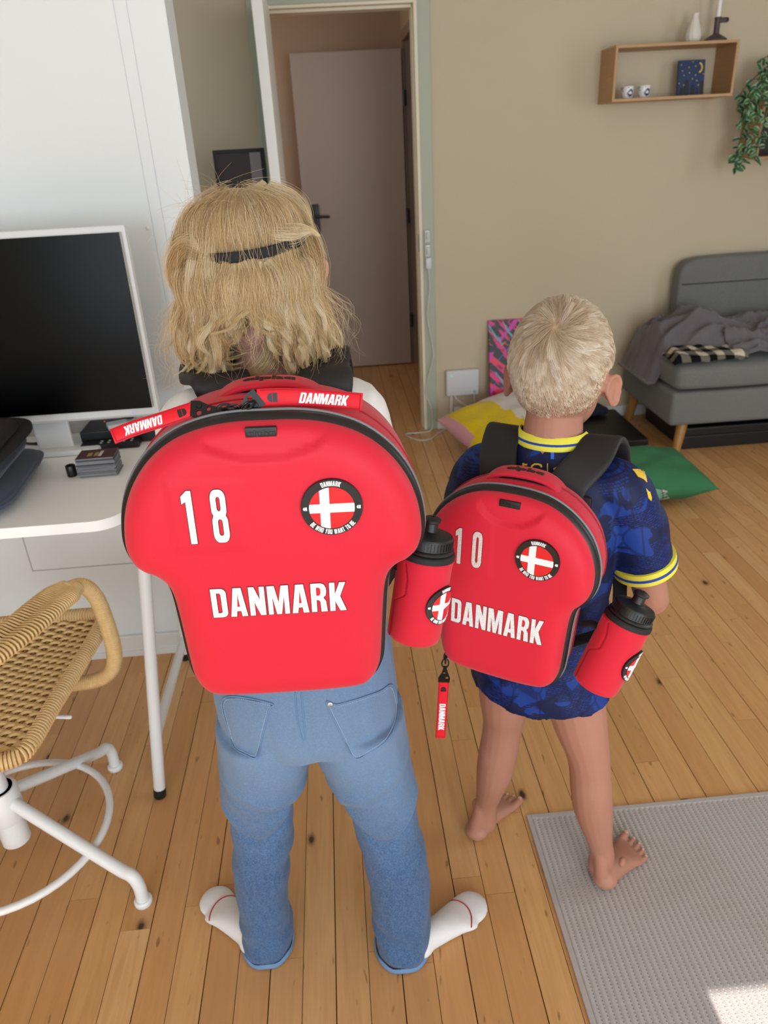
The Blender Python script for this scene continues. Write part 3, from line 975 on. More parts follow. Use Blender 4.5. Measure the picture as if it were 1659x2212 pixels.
f = mat_graf.n('ShaderNodeVectorMath', operation='DISTANCE'); mat_graf.t.links.new(mat_graf.mapped(_p, (1.0, 0, .62)), f.inputs[0]); f.inputs[1].default_value = (.20, 0, .20)
f = mat_graf.math('ADD', f.outputs['Value'], mat_graf.math('MULTIPLY', mat_graf.noise(_p, 14, 4), .16))
col = mat_graf.mix(mat_graf.ramp(f, [(.165, (1, 1, 1)), (.185, (0, 0, 0))]), col, mat_graf.mix(mat_graf.noise(mat_graf.mapped(_p, (20, 1, 20)), 1, 3), '#e0552c', '#e8764a'))
mat_graf.color(col)
MG = Matrix.Translation((.812, 3.800, .0)) @ Matrix.Rotation(math.radians(-10.5), 4, 'X')
g = tag(empty('graffiti_canvas', mat=MG), 'tall canvas splashed with bright paint on black, leaning on the wall', 'painting')
link('canvas', MB().box(0, .42, 0, .022, .001, .602, .002).mesh(False), mat_graf.m, g, local=True)

# ================================================================== RUG
mat_rug = Mat('flat woven grey rug', rough=.9, spec=.15)
_p = mat_rug.coords('Position')
_sep = mat_rug.n('ShaderNodeSeparateXYZ', i_0=_p)
_n1 = mat_rug.noise(mat_rug.mapped(_p, (6, 90, 1)), 2.2, 4, .65)
_n2 = mat_rug.noise(mat_rug.mapped(_p, (60, 400, 1)), 1.5, 2)
_n3 = mat_rug.noise(_p, 2.2, 3)
_c = mat_rug.mix(_n1, '#999392', '#b3adac')
_c = mat_rug.mix(mat_rug.math('MULTIPLY', _n2, .35), _c, '#d9d5d3')
_c = mat_rug.mix(mat_rug.ramp(_n3, [(.48, (0, 0, 0)), (.75, (.5, .5, .5))]), _c, '#a08f7d')
RIB = .0128
_fx = mat_rug.math('FRACT', mat_rug.math('DIVIDE', mat_rug.math('SUBTRACT', _sep.outputs[0], .372), RIB))
_groove = mat_rug.ramp(_fx, [(.0, (1, 1, 1)), (.10, (0, 0, 0)), (.90, (0, 0, 0)), (1, (1, 1, 1))])
_dash = mat_rug.math('GREATER_THAN', mat_rug.math('FRACT', mat_rug.math('MULTIPLY', _sep.outputs[1], 150)), .5)
_c = mat_rug.mix(mat_rug.math('MULTIPLY', _groove, .85), _c, mat_rug.mix(_dash, '#6f6664', '#dcd8d6'))
mat_rug.color(_c).bump(mat_rug.math('ADD', _n2, mat_rug.noise(mat_rug.mapped(_p, (90, 260, 1)), 3, 2)), .5, .0012)
rug = tag(empty('rug', (1.2, .4, 0)), 'light grey ribbed flat woven rug lying on the beech floor', 'rug')
rx0, rx1, ry0, ry1 = .362, 2.3, -.6, 1.225
nr = int((rx1 - .372) / RIB)
v = []; f = []
row = [(rx0 + .010, .0020)]
for i in range(nr):
    x = .372 + i * RIB
    row += [(x + RIB * .06, .0022), (x + RIB * .25, .0048), (x + RIB * .5, .0056), (x + RIB * .75, .0048), (x + RIB * .94, .0022)]
ys = [ry0, ry1 - .012]
for y in ys:
    for x, z in row: v.append((x, y, z))
m = len(row)
for k in range(m - 1): f.append((k, k + 1, m + k + 1, m + k))
link('weave', mesh_from(v, f), mat_rug.m, rug)
_t = MB().box(rx0, rx0 + .011, ry0, ry1, .0003, .0058, .0015).box(rx0 + .0112, rx1, ry1 - .012, ry1, .0003, .0058, .0015)
link('bound_edge', _t.mesh(False), plain('grey rug binding', '#aaa29f', .9, .08, 60, .4, 300).m, rug)

# ================================================================== DESK
DZ = .775
mat_desk = plain('white laminate', '#f7f7f5', .32, .012, 3)
mat_wsteel = plain('white powder coated steel', '#dcdcdc', .35, .015, 4)
mat_rubber = plain('black rubber', '#141414', .6, .1)
desk = tag(empty('desk', (-.85, 1.7, 0)), 'white desk with rounded corner and white steel legs', 'desk')
dF, dB, dR = 1.415, 1.995, -.478
pl = [(-1.9, dF), (dR - .07, dF)] + [(dR - .07 + .07 * math.cos(a), dF + .07 + .07 * math.sin(a)) for a in np.linspace(-PI / 2, 0, 9)[1:]] + [(dR, dB), (-1.9, dB)]
_t = MB(); slab2d(_t, pl, lambda x, y, d: Vector((x, y, d)), DZ - .024, DZ)
link('tabletop', _t.mesh(True, 35), mat_desk.m, desk)
for a, b in (((-.455, 1.465, DZ - .026), (-.537, 1.395, 0)), ((-.50, 1.94, DZ - .026), (-.565, 1.965, 0))):
    a = Vector(a); b = Vector(b)
    leg = link('leg', MB().tube([a, b + (a - b) * .035], .0145, 16).mesh(), mat_wsteel.m, desk)
    link('foot_cap', MB().tube([b + (a - b) * .036, b + (a - b) * .004, b + Vector((0, 0, .0003))], [.0155, .0155, .0135], 16).mesh(), mat_rubber.m, leg)
fl = Vector((-.537, 1.395, 0)).lerp(Vector((-.455, 1.465, DZ)), .23); bl = Vector((-.565, 1.965, 0)).lerp(Vector((-.50, 1.94, DZ)), .10)
link('stretcher', MB().tube([fl, bl], .012, 12, ry=.017).mesh(), mat_wsteel.m, desk)
link('rail', MB().box(-1.8, -.52, 1.90, 1.93, DZ - .07, DZ - .0245, .002).mesh(False), mat_wsteel.m, desk)
link('side_bar', MB().tube([(-.47, 1.44, DZ - .036), (-.505, 1.95, DZ - .036)], .011, 12).mesh(), mat_wsteel.m, desk)

# monitor on its stand
mat_mon = plain('white monitor plastic', '#dddddc', .3, .01)
mat_scr = Mat('black glossy screen', '#020203', .25, spec=.12)
MT = Matrix.Translation((-.4580, 1.80, DZ + .0985)) @ Matrix.Rotation(math.radians(-1.5), 4, 'X')
mon = tag(empty('monitor', (-.75, 1.74, DZ)), 'large white computer monitor with black screen on the desk', 'monitor')
MW, MHH = .65, .446
_hole = [(-MW + .014, .020), (-.014, .020), (-.014, MHH - .015), (-MW + .014, MHH - .015)]
_t = MB(); slab2d(_t, [(-MW, 0), (0, 0), (0, MHH), (-MW, MHH)], lambda x, y, d: MT @ Vector((x, d, y)), 0, .014, 0, [_hole])
_t.box(-MW + .002, -.002, .0141, .035, .002, MHH - .002, .006, M=MT)
link('housing', _t.mesh(False), mat_mon.m, mon)
link('screen', MB().box(-MW + .0142, -.0142, .002, .010, .0202, MHH - .0152, M=MT).mesh(False), mat_scr.m, mon)
lt = letters('SAMSUNG', lambda u, v, d: MT @ Vector((u, -d, v)), .0065, (-.365, .0095), .034, 0, .0004)
link('lettering', merged(lt).mesh(False), plain('grey lettering', '#6d6d72', .5, .02).m, mon)['kind'] = 'stuff'
_m = Mat('blue status light', '#8c8cff', .4); _m.b.inputs['Emission Color'].default_value = lin('#6f6fff'); _m.b.inputs['Emission Strength'].default_value = 1.2
link('power_light', MB().box(-.066, -.061, -.0006, .001, .008, .0105, M=MT).mesh(False), _m.m, mon)
nx = -.748
_t = MB().box(nx - .045, nx + .045, 1.845, 1.858, DZ + .012, DZ + .26, .004)
link('neck', _t.mesh(False), mat_mon.m, mon)
_t = MB().box(nx - .050, nx + .115, 1.815, 1.875, DZ + .0004, DZ + .016, .006)
link('stand_foot', _t.mesh(True, 30), mat_mon.m, mon)

# things on the desk
mat_bplast = plain('black plastic', '#0d0d0e', .45, .1)
b0 = at_z(140, 951, DZ)
settop = tag(empty('set_top_box', (b0.x + .11, 1.93, DZ)), 'black set-top box on the desk under the monitor', 'set-top box')
SB = (-.695, -.50, 1.885, 1.985)
link('casing', MB().box(*SB, DZ + .001, DZ + .038, .003).mesh(False), mat_bplast.m, settop)
_m = Mat('orange status light', '#d0703a', .4); _m.b.inputs['Emission Color'].default_value = lin('#e07030'); _m.b.inputs['Emission Strength'].default_value = .6
link('status_light', MB().lathe([(.0, 0), (.003, 0), (.003, .0008), (.0, .001)], 12, (SB[0] + .045, 1.965, DZ + .038)).mesh(), _m.m, settop)
link('base_line', MB().box(SB[0] + .004, SB[1] - .004, SB[2] - .0006, SB[2] + .002, DZ + .0012, DZ + .0035).mesh(False), plain('dark red strip', '#7a1f26', .4).m, settop)


def remote(name, c, rot, L, W, T, mat, bmat, label, tilt=0):
    M = Matrix.Translation(c) @ Matrix.Rotation(rot, 4, 'Z') @ Matrix.Rotation(tilt, 4, 'Y')
    o = tag(empty(name, mat=M), label, 'remote control')
    link('body', MB().box(-L / 2, L / 2, -W / 2, W / 2, 0.0004, T, .004, 3).mesh(True, 30), mat, o, local=True)
    for i in range(5):
        for j in range(2):
            _t = MB().lathe([(.0, 0), (.0036, 0), (.0034, .0012), (.0, .0015)], 12, (-L * .15 + i * L * .13, -W * .18 + j * W * .36, T - .0002))
            link('button', _t.mesh(), bmat, o, local=True)
    return o


remote('remote_control', (-.612, 1.860, DZ), math.radians(2), .15, .038, .017, mat_bplast.m, plain('pale key', '#b9b9b9', .4).m, 'black remote control lying in front of the set-top box')
remote('remote_control', (-.552, 1.925, DZ + .0385), math.radians(24), .155, .036, .015, plain('light grey plastic', '#cfcfcd', .4, .02).m, plain('mid grey key', '#a5a5a5', .4).m, 'light grey remote control lying on the set-top box')
cable('monitor_cable', [(-.675, 1.865, DZ + .19), (-.69, 1.88, DZ + .13), (-.74, 1.895, DZ + .06), (-.82, 1.92, DZ + .006), (-.90, 1.95, DZ + .005)], .004, mat_bplast.m, 'black cable hanging down behind the monitor onto the desk')
cable('video_cable', [(-.575, 1.855, DZ + .17), (-.565, 1.88, DZ + .10), (-.555, 1.90, DZ + .065), (-.60, 1.955, DZ + .052), (-.62, 1.982, DZ + .049)], .0035, mat_bplast.m, 'black cable dropping from the monitor to the set-top box')

q = at_z(157, 1028, DZ)
_t = MB().lathe([(.0, .0004), (.0105, .0004), (.0115, .002), (.0115, .026), (.0105, .028), (.0085, .028), (.0085, .006), (.0, .006)], 28, (q.x, q.y, DZ))
tag(link('bottle_cap', _t.mesh(), mat_bplast.m), 'small black cap standing on the desk beside the card deck', 'cap')

# a deck of playing cards, card by card
dk = at_z(172, 1034, DZ)
DM = Matrix.Translation((dk.x + .044, dk.y + .030, DZ)) @ Matrix.Rotation(math.radians(1.5), 4, 'Z')
deck = tag(empty('card_deck', mat=DM), 'stack of grey-edged game cards with dark red backs on the desk', 'card deck')
mat_cedge = Mat('grey card edge', rough=.7)
mat_cedge.color(mat_cedge.ramp(mat_cedge.n('ShaderNodeObjectInfo').outputs['Random'], [(0, '#45454a'), (.4, '#6c6c71'), (1, '#97979b')]))
mat_cback = plain('dark red card print', '#4c1a22', .45, .1, 60)
cme = MB().box(-.044, .044, -.030, .030, 0, .00105).mesh(False); cme.materials.append(mat_cedge.m)
cr = random.Random(3)
NC = 42
for i in range(NC):
    o = bpy.data.objects.new('card', cme); COL.objects.link(o); o.parent = deck
    o.location = (cr.gauss(0, .0012), cr.gauss(0, .0011), .0004 + i * .00115); o.rotation_euler = (0, 0, cr.gauss(0, .012))
ztop = .0004 + NC * .00115
_t = MB().box(-.044, .044, -.030, .030, 0, .0006, .0002, M=Matrix.Translation((0, 0, ztop)))
tc = link('top_card', _t.mesh(False), mat_cback.m, deck, local=True)
_t = MB()
for k, (x, y, w, h) in enumerate(((-.016, -.004, .011, .022), (.0, -.004, .010, .022))):
    _t.box(x - w / 2, x + w / 2, y - h / 2, y + h / 2, ztop + .0006, ztop + .0008)
link('print_panel', _t.mesh(False), plain('tan print', '#a38a52', .5, .3, 500).m, tc, local=True)
_t = MB().box(.006, .013, -.018, .016, ztop + .0006, ztop + .0008)
link('print_panel', _t.mesh(False), plain('pale print', '#cfc6bc', .5, .3, 700).m, tc, local=True)


# folded clothes
def soft(mb, c, r, rot=0.0, e=.35, e2=.5, nu=64, nv=26, amp=.004, fs=14, seed=0, M2=None):
    M = Matrix.Rotation(rot, 4, 'Z')
    b = len(mb.v)
    mb.ellipsoid((0, 0, 0), r, None, nu, nv, e, e2)
    for i in range(b, len(mb.v)):
        p = Vector(mb.v[i])
        q = p * fs + Vector((seed * 3.1, seed * 1.7, 0))
        d = Vector((noise.noise(q), noise.noise(q + Vector((9, 0, 0))), noise.noise(q + Vector((0, 9, 0))) * .8)) * amp
        mb.v[i] = tuple((M2 if M2 is not None else M) @ (p + d) + Vector(c))
    return mb


mat_navy = plain('navy terry cloth', '#232d45', .95, .22, 60, .9, 700, .002, sheen=.3)
mat_brown = plain('dark brown cotton', '#17110d', .9, .15, 20, .3, 500, .0008)
st = random.Random(2)
for k, (cx, cy, z, h, rx, ry, rot, mt, lab) in enumerate((
        (-.940, 1.605, DZ + .0275, .0225, .205, .180, .08, mat_navy, 'navy terry towel, undermost of the folded pile on the desk'),
        (-.945, 1.590, DZ + .0775, .0215, .190, .165, .06, mat_navy, 'navy terry towel under the dark brown garment'),
        (-.905, 1.575, DZ + .1270, .0225, .185, .150, .04, mat_brown, 'dark brown folded garment lying on the navy towels'))):
    o = soft(MB(), (cx, cy, z), (rx, ry, h), rot, .28, .55, amp=.006, fs=11, seed=k)
    ob = tag(link('folded_towel' if k < 2 else 'folded_garment', o.mesh(True, 180), mt.m), lab, 'towel' if k < 2 else 'garment')
    if k < 2:
        _t = soft(MB(), (cx, cy, z + .004), (rx + .004, ry + .004, h * .38), rot, .28, .8, amp=.006, fs=11, seed=k + 5)
        link('fold', _t.mesh(True, 180), mt.m, ob)
    else:
        _t = soft(MB(), (cx + .02, cy - .03, z + .02), (rx * .86, ry * .84, .012), rot + .05, .3, .6, amp=.007, fs=13, seed=9)
        link('fold', _t.mesh(True, 180), mt.m, ob)

# dark screen leaning in the alcove behind the partition
alc = tag(empty('flat_screen', (-.34, 3.4, 1.05)), 'dark glossy screen standing in the alcove beside the open door', 'screen')
MA = Matrix.Translation((-.452, 3.40, 0)) @ Matrix.Rotation(math.radians(4), 4, 'Y') @ Matrix.Rotation(math.radians(-4), 4, 'X')
MA = Matrix.Translation((-.452, 3.40, 1.05)) @ Matrix.Rotation(math.radians(-3), 4, 'X')
link('panel', MB().box(.016, .150, .002, .03, .012, .405, M=MA).mesh(False), Mat('brownish glass', '#3a3234', .25).m, alc)
link('reflection_strip', MB().box(.1501, .195, .002, .03, .012, .405, M=MA).mesh(False), Mat('painted reflection', '#837d80', .25).m, alc)  # reflection on the glossy screen, painted as a paler strip
link('frame', MB().box(0, .0159, 0, .05, 0, .42, .002, M=MA).box(.1951, .212, 0, .05, 0, .42, .002, M=MA).box(.016, .195, 0, .05, .4051, .42, .002, M=MA).box(.016, .195, 0, .05, 0, .0119, .002, M=MA).mesh(False), mat_black.m, alc)
cabn = tag(empty('low_cabinet', (-.45, 3.5, 0)), 'black cabinet in the alcove carrying the dark screen', 'cabinet')
link('body', MB().box(-.75, -.25, 3.34, 3.80, .05, 1.045, .004).mesh(False), mat_bplast.m, cabn)
link('door', MB().box(-.745, -.503, 3.322, 3.3399, .055, 1.04, .003).mesh(False), mat_bplast.m, cabn)
link('door', MB().box(-.498, -.255, 3.322, 3.3399, .055, 1.04, .003).mesh(False), mat_bplast.m, cabn)
for x in (-.72, -.28):
    for y in (3.37, 3.77): link('foot', MB().box(x - .02, x + .02, y - .02, y + .02, 0.0002, .0499).mesh(False), mat_bplast.m, cabn)

# ================================================================== RATTAN SWIVEL CHAIR
mat_rat = Mat('pale woven rattan', rough=.55)
_p = mat_rat.coords('Position')
mat_rat.color(mat_rat.mix(mat_rat.noise(_p, 60, 4), '#c29a62', '#e2c48f'))
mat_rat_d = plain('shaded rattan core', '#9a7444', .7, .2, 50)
CX, CY = -.805, 1.22
chair = tag(empty('office_chair', (CX, CY, 0)), 'swivel chair with woven rattan seat, armrest and white steel base', 'chair')


def coil(path, r, pitch, wire, per=9, ry=None, a0=0.0):
    """wire wound round a path -> points"""
    P = [Vector(p) for p in path]
    ds = [0]
    for i in range(1, len(P)): ds.append(ds[-1] + (P[i] - P[i - 1]).length)
    tot = ds[-1]; turns = int(tot / pitch)
    out = []; j = 0
    up = Vector((0, 0, 1))
    for k in range(turns * per + 1):
        s = tot * k / (turns * per)
        while j < len(ds) - 2 and ds[j + 1] < s: j += 1
        t = (s - ds[j]) / max(1e-9, ds[j + 1] - ds[j])
        c = P[j].lerp(P[j + 1], t)
        T = (P[min(j + 2, len(P) - 1)] - P[max(j - 1, 0)]).normalized()
        a = up - T * up.dot(T)
        if a.length < .3: a = Vector((-.6, -1, 0)) - T * Vector((-.6, -1, 0)).dot(T)
        a.normalize(); b = T.cross(a)
        w = a0 + 2 * PI * k / per
        out.append(c + b * math.cos(w) * r + a * math.sin(w) * (ry or r))
    return out


# seat
sz = .470
rim = catmull([(-.640, 1.10, sz - .004), (-.628, 1.20, sz + .002), (-.612, 1.33, sz + .006), (-.598, 1.45, sz + .012), (-.600, 1.50, sz + .014), (-.640, 1.520, sz + .010),
               (-.80, 1.525, sz + .004), (-.98, 1.50, sz + .010), (-1.02, 1.44, sz + .012), (-1.035, 1.20, sz), (-1.02, 1.06, sz - .006), (-.95, 1.035, sz - .008), (-.74, 1.055, sz - .006), (-.665, 1.07, sz - .006)], 8, True)
seat = link('seat', MB().tube(rim, .0135, 12, closed=True).mesh(), mat_rat_d.m, chair)
o = link('rim_binding', MB().tube(coil(rim + [rim[0]], .0150, .0068, .003), .0032, 5).mesh(), mat_rat.m, seat)
o['kind'] = 'stuff'
poly = [(p.x, p.y) for p in rim]


def span(fix, axis):
    hits = []
    n = len(poly)
    for i in range(n):
        a = poly[i]; b = poly[(i + 1) % n]
        if (a[1 - axis] - fix) * (b[1 - axis] - fix) < 0:
            t = (fix - a[1 - axis]) / (b[1 - axis] - a[1 - axis])
            hits.append(a[axis] + t * (b[axis] - a[axis]))
    return (min(hits), max(hits)) if len(hits) >= 2 else None


def seat_z(x, y):
    d = min(math.hypot(x - a, y - b) for a, b in poly)
    return sz - .018 * smoothstep(0, .16, d) + .03 * (y - 1.28) * .25


_g = 26
_lv = []; _lf = []
for j in range(_g):
    yy = 1.045 + (1.515 - 1.045) * j / (_g - 1); s = span(yy, 0) or (-.8, -.79)
    for i in range(_g):
        xx = s[0] + (s[1] - s[0]) * i / (_g - 1); _lv.append((xx, yy, seat_z(xx, yy) - .0062))
for j in range(_g - 1):
    for i in range(_g - 1): _lf.append((j * _g + i, j * _g + i + 1, (j + 1) * _g + i + 1, (j + 1) * _g + i))
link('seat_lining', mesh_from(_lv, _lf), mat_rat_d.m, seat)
weave = MB()
row = 0
y = 1.05
SP, CP = .0105, .0215
while y < 1.525:
    s = span(y, 0)
    if s:
        x0, x1 = s
        pts = []
        n = int((x1 - x0) / .0036)
        for k in range(n + 1):
            x = x0 + (x1 - x0) * k / n
            pts.append((x, y, seat_z(x, y) + .0036 * math.sin(PI * (x / CP + row))))
        weave.tube(pts, .0054, 6, ry=.0040)
    y += SP; row += 1
o = link('seat_weave', weave.mesh(), mat_rat.m, seat); o['kind'] = 'stuff'
warp = MB()
k0 = int(-1.03 / CP)
for k in range(k0, int(-.60 / CP) + 1):
    x = (k + .5) * CP
    s = span(x, 1)
    if s:
        y0, y1 = s
        warp.tube([(x, y0 + (y1 - y0) * i / 20, seat_z(x, y0 + (y1 - y0) * i / 20)) for i in range(21)], .0030, 6)
o = link('seat_warp', warp.mesh(), mat_rat_d.m, seat); o['kind'] = 'stuff'

# armrest: two rails wrapped together, then one bound tube bending down and under the seat
armc = catmull([(-.742, 1.02, .646), (-.700, 1.10, .654), (-.648, 1.19, .662), (-.612, 1.285, .664), (-.588, 1.345, .662)], 10)
arm = MB()
for s in (-1, 1):
    side = []
    for i, p in enumerate(armc):
        T = (armc[min(i + 1, len(armc) - 1)] - armc[max(i - 1, 0)]).normalized()
        w = .030 * (1 - .55 * smoothstep(len(armc) * .82, len(armc), i))
        side.append(p + T.cross(Vector((0, 0, 1))).normalized() * w * s)
    arm.tube(side, .0105, 10)
    if s == 1: r_rail = side
    else: l_rail = side
armrest = link('armrest', arm.mesh(), mat_rat_d.m, chair)
bind = MB()
NBW = 56
for i in range(NBW):
    t = i / (NBW - 1) * (len(armc) - 1)
    j = min(int(t), len(armc) - 2); fr = t - j
    a = l_rail[j].lerp(l_rail[j + 1], fr); b = r_rail[j].lerp(r_rail[j + 1], fr)
    d = (b - a).normalized(); u = Vector((0, 0, 1)); w = (b - a).length / 2; c = (a + b) / 2
    loop = []
    for k in range(16):
        an = 2 * PI * k / 16
        loop.append(c + d * (w + .0125) * math.copysign(abs(math.cos(an)) ** .6, math.cos(an)) + u * .0125 * math.copysign(abs(math.sin(an)) ** .8, math.sin(an)) - u * (.007 if abs(math.cos(an)) < .25 else 0))
    bind.tube(loop, .0026, 6, closed=True)
o = link('armrest_binding', bind.mesh(), mat_rat.m, armrest); o['kind'] = 'stuff'
armc2 = catmull([(-.593, 1.335, .662), (-.574, 1.366, .650), (-.558, 1.378, .612), (-.548, 1.374, .54), (-.545, 1.366, .475), (-.556, 1.354, .437), (-.585, 1.342, .422), (-.64, 1.33, .425), (-.70, 1.31, .436)], 10)
link('arm_support', MB().tube(armc2, .0155, 14).mesh(), mat_rat.m, armrest)
o = link('support_binding', MB().tube(coil(armc2, .0158, .0042, .002), .0021, 4).mesh(), mat_rat.m, armrest); o['kind'] = 'stuff'
# base
link('column', MB().tube([(CX, CY, .095), (CX, CY, .25)], .030, 24).tube([(CX, CY, .25), (CX, CY, .42)], .022, 20).mesh(), mat_wsteel.m, chair)
hubz = .235
link('hub', MB().lathe([(.001, .165), (.036, .165), (.038, .17), (.038, .245), (.034, .25), (.001, .25)], 28, (CX, CY, 0)).mesh(), mat_wsteel.m, chair)
link('seat_plate', MB().box(CX - .09, CX + .09, CY - .09, CY + .09, .418, .428, .003).mesh(False), mat_wsteel.m, chair)
link('height_lever', MB().tube([(CX + .05, CY + .06, .41), tuple(at_z(90, 1547, .405)), tuple(at_z(151, 1549, .402))], .0045, 10, rnd=True).mesh(), mat_wsteel.m, chair)
f1 = Vector((-.514, 1.098, 0)); f2 = Vector((-.676, 1.508, 0)); c0 = Vector((CX, CY, 0))
for ft in (f1, f2, c0 * 2 - f1, c0 * 2 - f2):
    d = (ft - c0).normalized(); L = (ft - c0).length
    pts = catmull([c0 + d * .03 + Vector((0, 0, .215)), c0 + d * (L * .5) + Vector((0, 0, .15)), c0 + d * (L - .045) + Vector((0, 0, .094)), c0 + d * (L - .012) + Vector((0, 0, .082)), c0 + d * L + Vector((0, 0, .055)), ft + Vector((0, 0, .012))], 8)
    leg = link('leg', MB().tube(pts, .0135, 14).mesh(), mat_wsteel.m, chair)
    link('foot_glide', MB().lathe([(.001, .0003), (.018, .0003), (.0195, .003), (.0195, .010), (.016, .014), (.001, .014)], 20, ft).mesh(), mat_wsteel.m, leg)
link('brace_ring', MB().tube([(CX + .205 * math.cos(2 * PI * k / 48), CY + .205 * math.sin(2 * PI * k / 48), .118) for k in range(48)], .0085, 10, closed=True).mesh(), mat_wsteel.m, chair)

# ================================================================== SOFA
mat_sofa = Mat('grey woven upholstery', rough=.95, spec=.1, sheen=.15)
_p = mat_sofa.coords('Position')
mat_sofa.color(mat_sofa.mix(mat_sofa.noise(_p, 260, 2), mat_sofa.mix(mat_sofa.noise(_p, 5, 2), '#585956', '#62635f'), '#7e7e7b'))
mat_sofa.bump(mat_sofa.noise(_p, 500, 2), .5, .0015)
mat_seam = plain('dark sofa seam', '#3f3f3d', .95, .1)
mat_legw = plain('golden oak leg', '#a4743c', .45, .12, 30)
sofa = tag(empty('sofa', (2.3, 3.5, 0)), 'grey upholstered sofa with loose seat cushions on slanted oak legs', 'sofa')
AX = 1.572
SFY, SBY = 3.262, 3.915
link('base', MB().box(AX, 3.05, SFY + .004, SBY - .01, .165, .330, .022, 3).mesh(True, 40), mat_sofa.m, sofa)
for k, (x0, x1) in enumerate(((AX + .002, 2.150), (2.158, 2.75))):
    _t = soft(MB(), ((x0 + x1) / 2, (SFY + 3.80) / 2, .396), ((x1 - x0) / 2, (3.80 - SFY) / 2 + .004, .066), 0, .16, .38, amp=.004, fs=5, seed=k + 2)
    cu = link('seat_cushion', _t.mesh(True, 180), mat_sofa.m, sofa)
    link('piping', MB().tube(catmull([(x0 + .02, SFY + .012, .338), ((x0 + x1) / 2, SFY + .006, .336), (x1 - .02, SFY + .012, .338)], 8), .0022, 6).mesh(), mat_seam.m, cu)
_t = soft(MB(), (2.36, 3.855, .60), (.575, .056, .262), 0, .25, .22, amp=.002, fs=4)
bk = link('backrest', _t.mesh(True, 180), mat_sofa.m, sofa)
link('seam', MB().tube([(1.80, 3.798, .735), (2.3, 3.796, .737), (2.9, 3.798, .737)], .003, 6).mesh(), mat_seam.m, bk)
for x, y, dx, dy in ((AX + .10, SFY + .075, -.035, -.035), (AX + .06, SBY - .08, -.02, .02), (2.95, SFY + .075, .035, -.035), (2.95, SBY - .08, .02, .02)):
    link('leg', MB().tube([(x, y, .166), (x + dx, y + dy, .0005)], [.027, .020], 14).mesh(), mat_legw.m, sofa)

# black flat cases stored under the sofa
for (x0, x1, y0, y1, h, lab) in ((1.70, 2.9, 3.36, 3.84, .115, 'long flat black storage case under the front of the sofa'), (1.22, 1.50, 3.33, 3.80, .085, 'flat black case on the floor at the end of the sofa')):
    cs = tag(empty('storage_case', ((x0 + x1) / 2, (y0 + y1) / 2, 0)), lab, 'case')
    link('tray', MB().box(x0, x1, y0, y1, .0005, h * .6, .006).mesh(False), mat_bplast.m, cs)
    link('lid', MB().box(x0 - .006, x1 + .006, y0 - .006, y1 + .006, h * .6 + .0005, h, .008).mesh(False), mat_bplast.m, cs)
    link('clasp', MB().box((x0 + x1) / 2 - .03, (x0 + x1) / 2 + .03, y0 - .010, y0 - .0062, h * .45, h * .85, .001).mesh(False), mat_dark_steel.m, cs)
nb = tag(empty('folded_cloth', (1.15, 3.72, 0)), 'small dark navy folded cloth on the floor by the canvas', 'cloth')
link('lower_fold', soft(MB(), (1.33, 3.74, .112), (.10, .07, .022), .2, .4, .6, 40, 16, .004, 20, 4).mesh(True, 180), plain('deep navy cloth', '#131a33', .9, .2, 60).m, nb)

# blankets on the sofa
mat_blk = Mat('grey blanket', rough=.95, spec=.1, sheen=.3)
_p = mat_blk.coords('Position')
mat_blk.color(mat_blk.mix(mat_blk.noise(_p, 14, 4), '#5b5659', '#6f696d')).bump(mat_blk.noise(_p, 300, 3), .4, .0015)


def sofa_top(x, y):
    """height of sofa under a draped cloth"""
    if x < AX: return .0
    return .452 + .012 * (1 - ((x - 1.86) / .30) ** 2 if x < 2.15 else 0)


def sheet(fn, nu, nv, th):
    """two-sided cloth from a parametric surface"""
    top = [[Vector(fn(i / (nu - 1), j / (nv - 1))) for i in range(nu)] for j in range(nv)]
    v = []; f = []
    for j in range(nv):
        for i in range(nu): v.append(top[j][i])
    for j in range(nv):
        for i in range(nu):
            du = top[j][min(i + 1, nu - 1)] - top[j][max(i - 1, 0)]; dv = top[min(j + 1, nv - 1)][i] - top[max(j - 1, 0)][i]
            n = du.cross(dv)
            v.append(top[j][i] - (n.normalized() if n.length > 1e-12 else Vector((0, 0, 1))) * th)
    N = nu * nv
    for j in range(nv - 1):
        for i in range(nu - 1):
            a = j * nu + i
            f.append((a, a + 1, a + nu + 1, a + nu)); f.append((N + a + nu, N + a + nu + 1, N + a + 1, N + a))
    for i in range(nu - 1):
        f.append((i + 1, i, N + i, N + i + 1)); a = (nv - 1) * nu + i; f.append((a, a + 1, N + a + 1, N + a))
    for j in range(nv - 1):
        a = j * nu; f.append((a, a + nu, N + a + nu, N + a)); a = j * nu + nu - 1; f.append((a + nu, a, N + a, N + a + nu))
    return mesh_from(v, f)


def folds(x, y, k=0):
    q = Vector((x * 5 + k, y * 9, .3 * k))
    a = 1 - abs(noise.noise(q + Vector((noise.noise(q * .7) * 1.5, 0, 0))))
    b = 1 - abs(noise.noise(Vector((x * 13 + y * 10, y * 16 - x * 5, k + 4.2))))
    return a ** 3 * .035 + b ** 4 * .014


def blanket_a(u, v):
    x = 1.505 + u * .72 + .05 * math.sin(v * 3) * u; y = 3.400 + v * .40 + .04 * math.sin(u * 6 + .5)
    hump = .120 * math.exp(-((u - .36) / .28) ** 2) * math.exp(-((v - .50) / .46) ** 2) + .055 * math.exp(-((u - .9) / .2) ** 2) * smoothstep(0, .8, v)
    z = .480 + hump + folds(x, y) * (.75 + 1.1 * hump / .14)
    front = smoothstep(0, .16, v)
    z = (.500 if x > AX + .06 else .470) * (1 - front) + z * front
    if x < AX + .03:
        d = AX + .03 - x
        z = max(.34, z - d * 2.0 - .02 * smoothstep(0, .03, d))
    return (x, y, z)


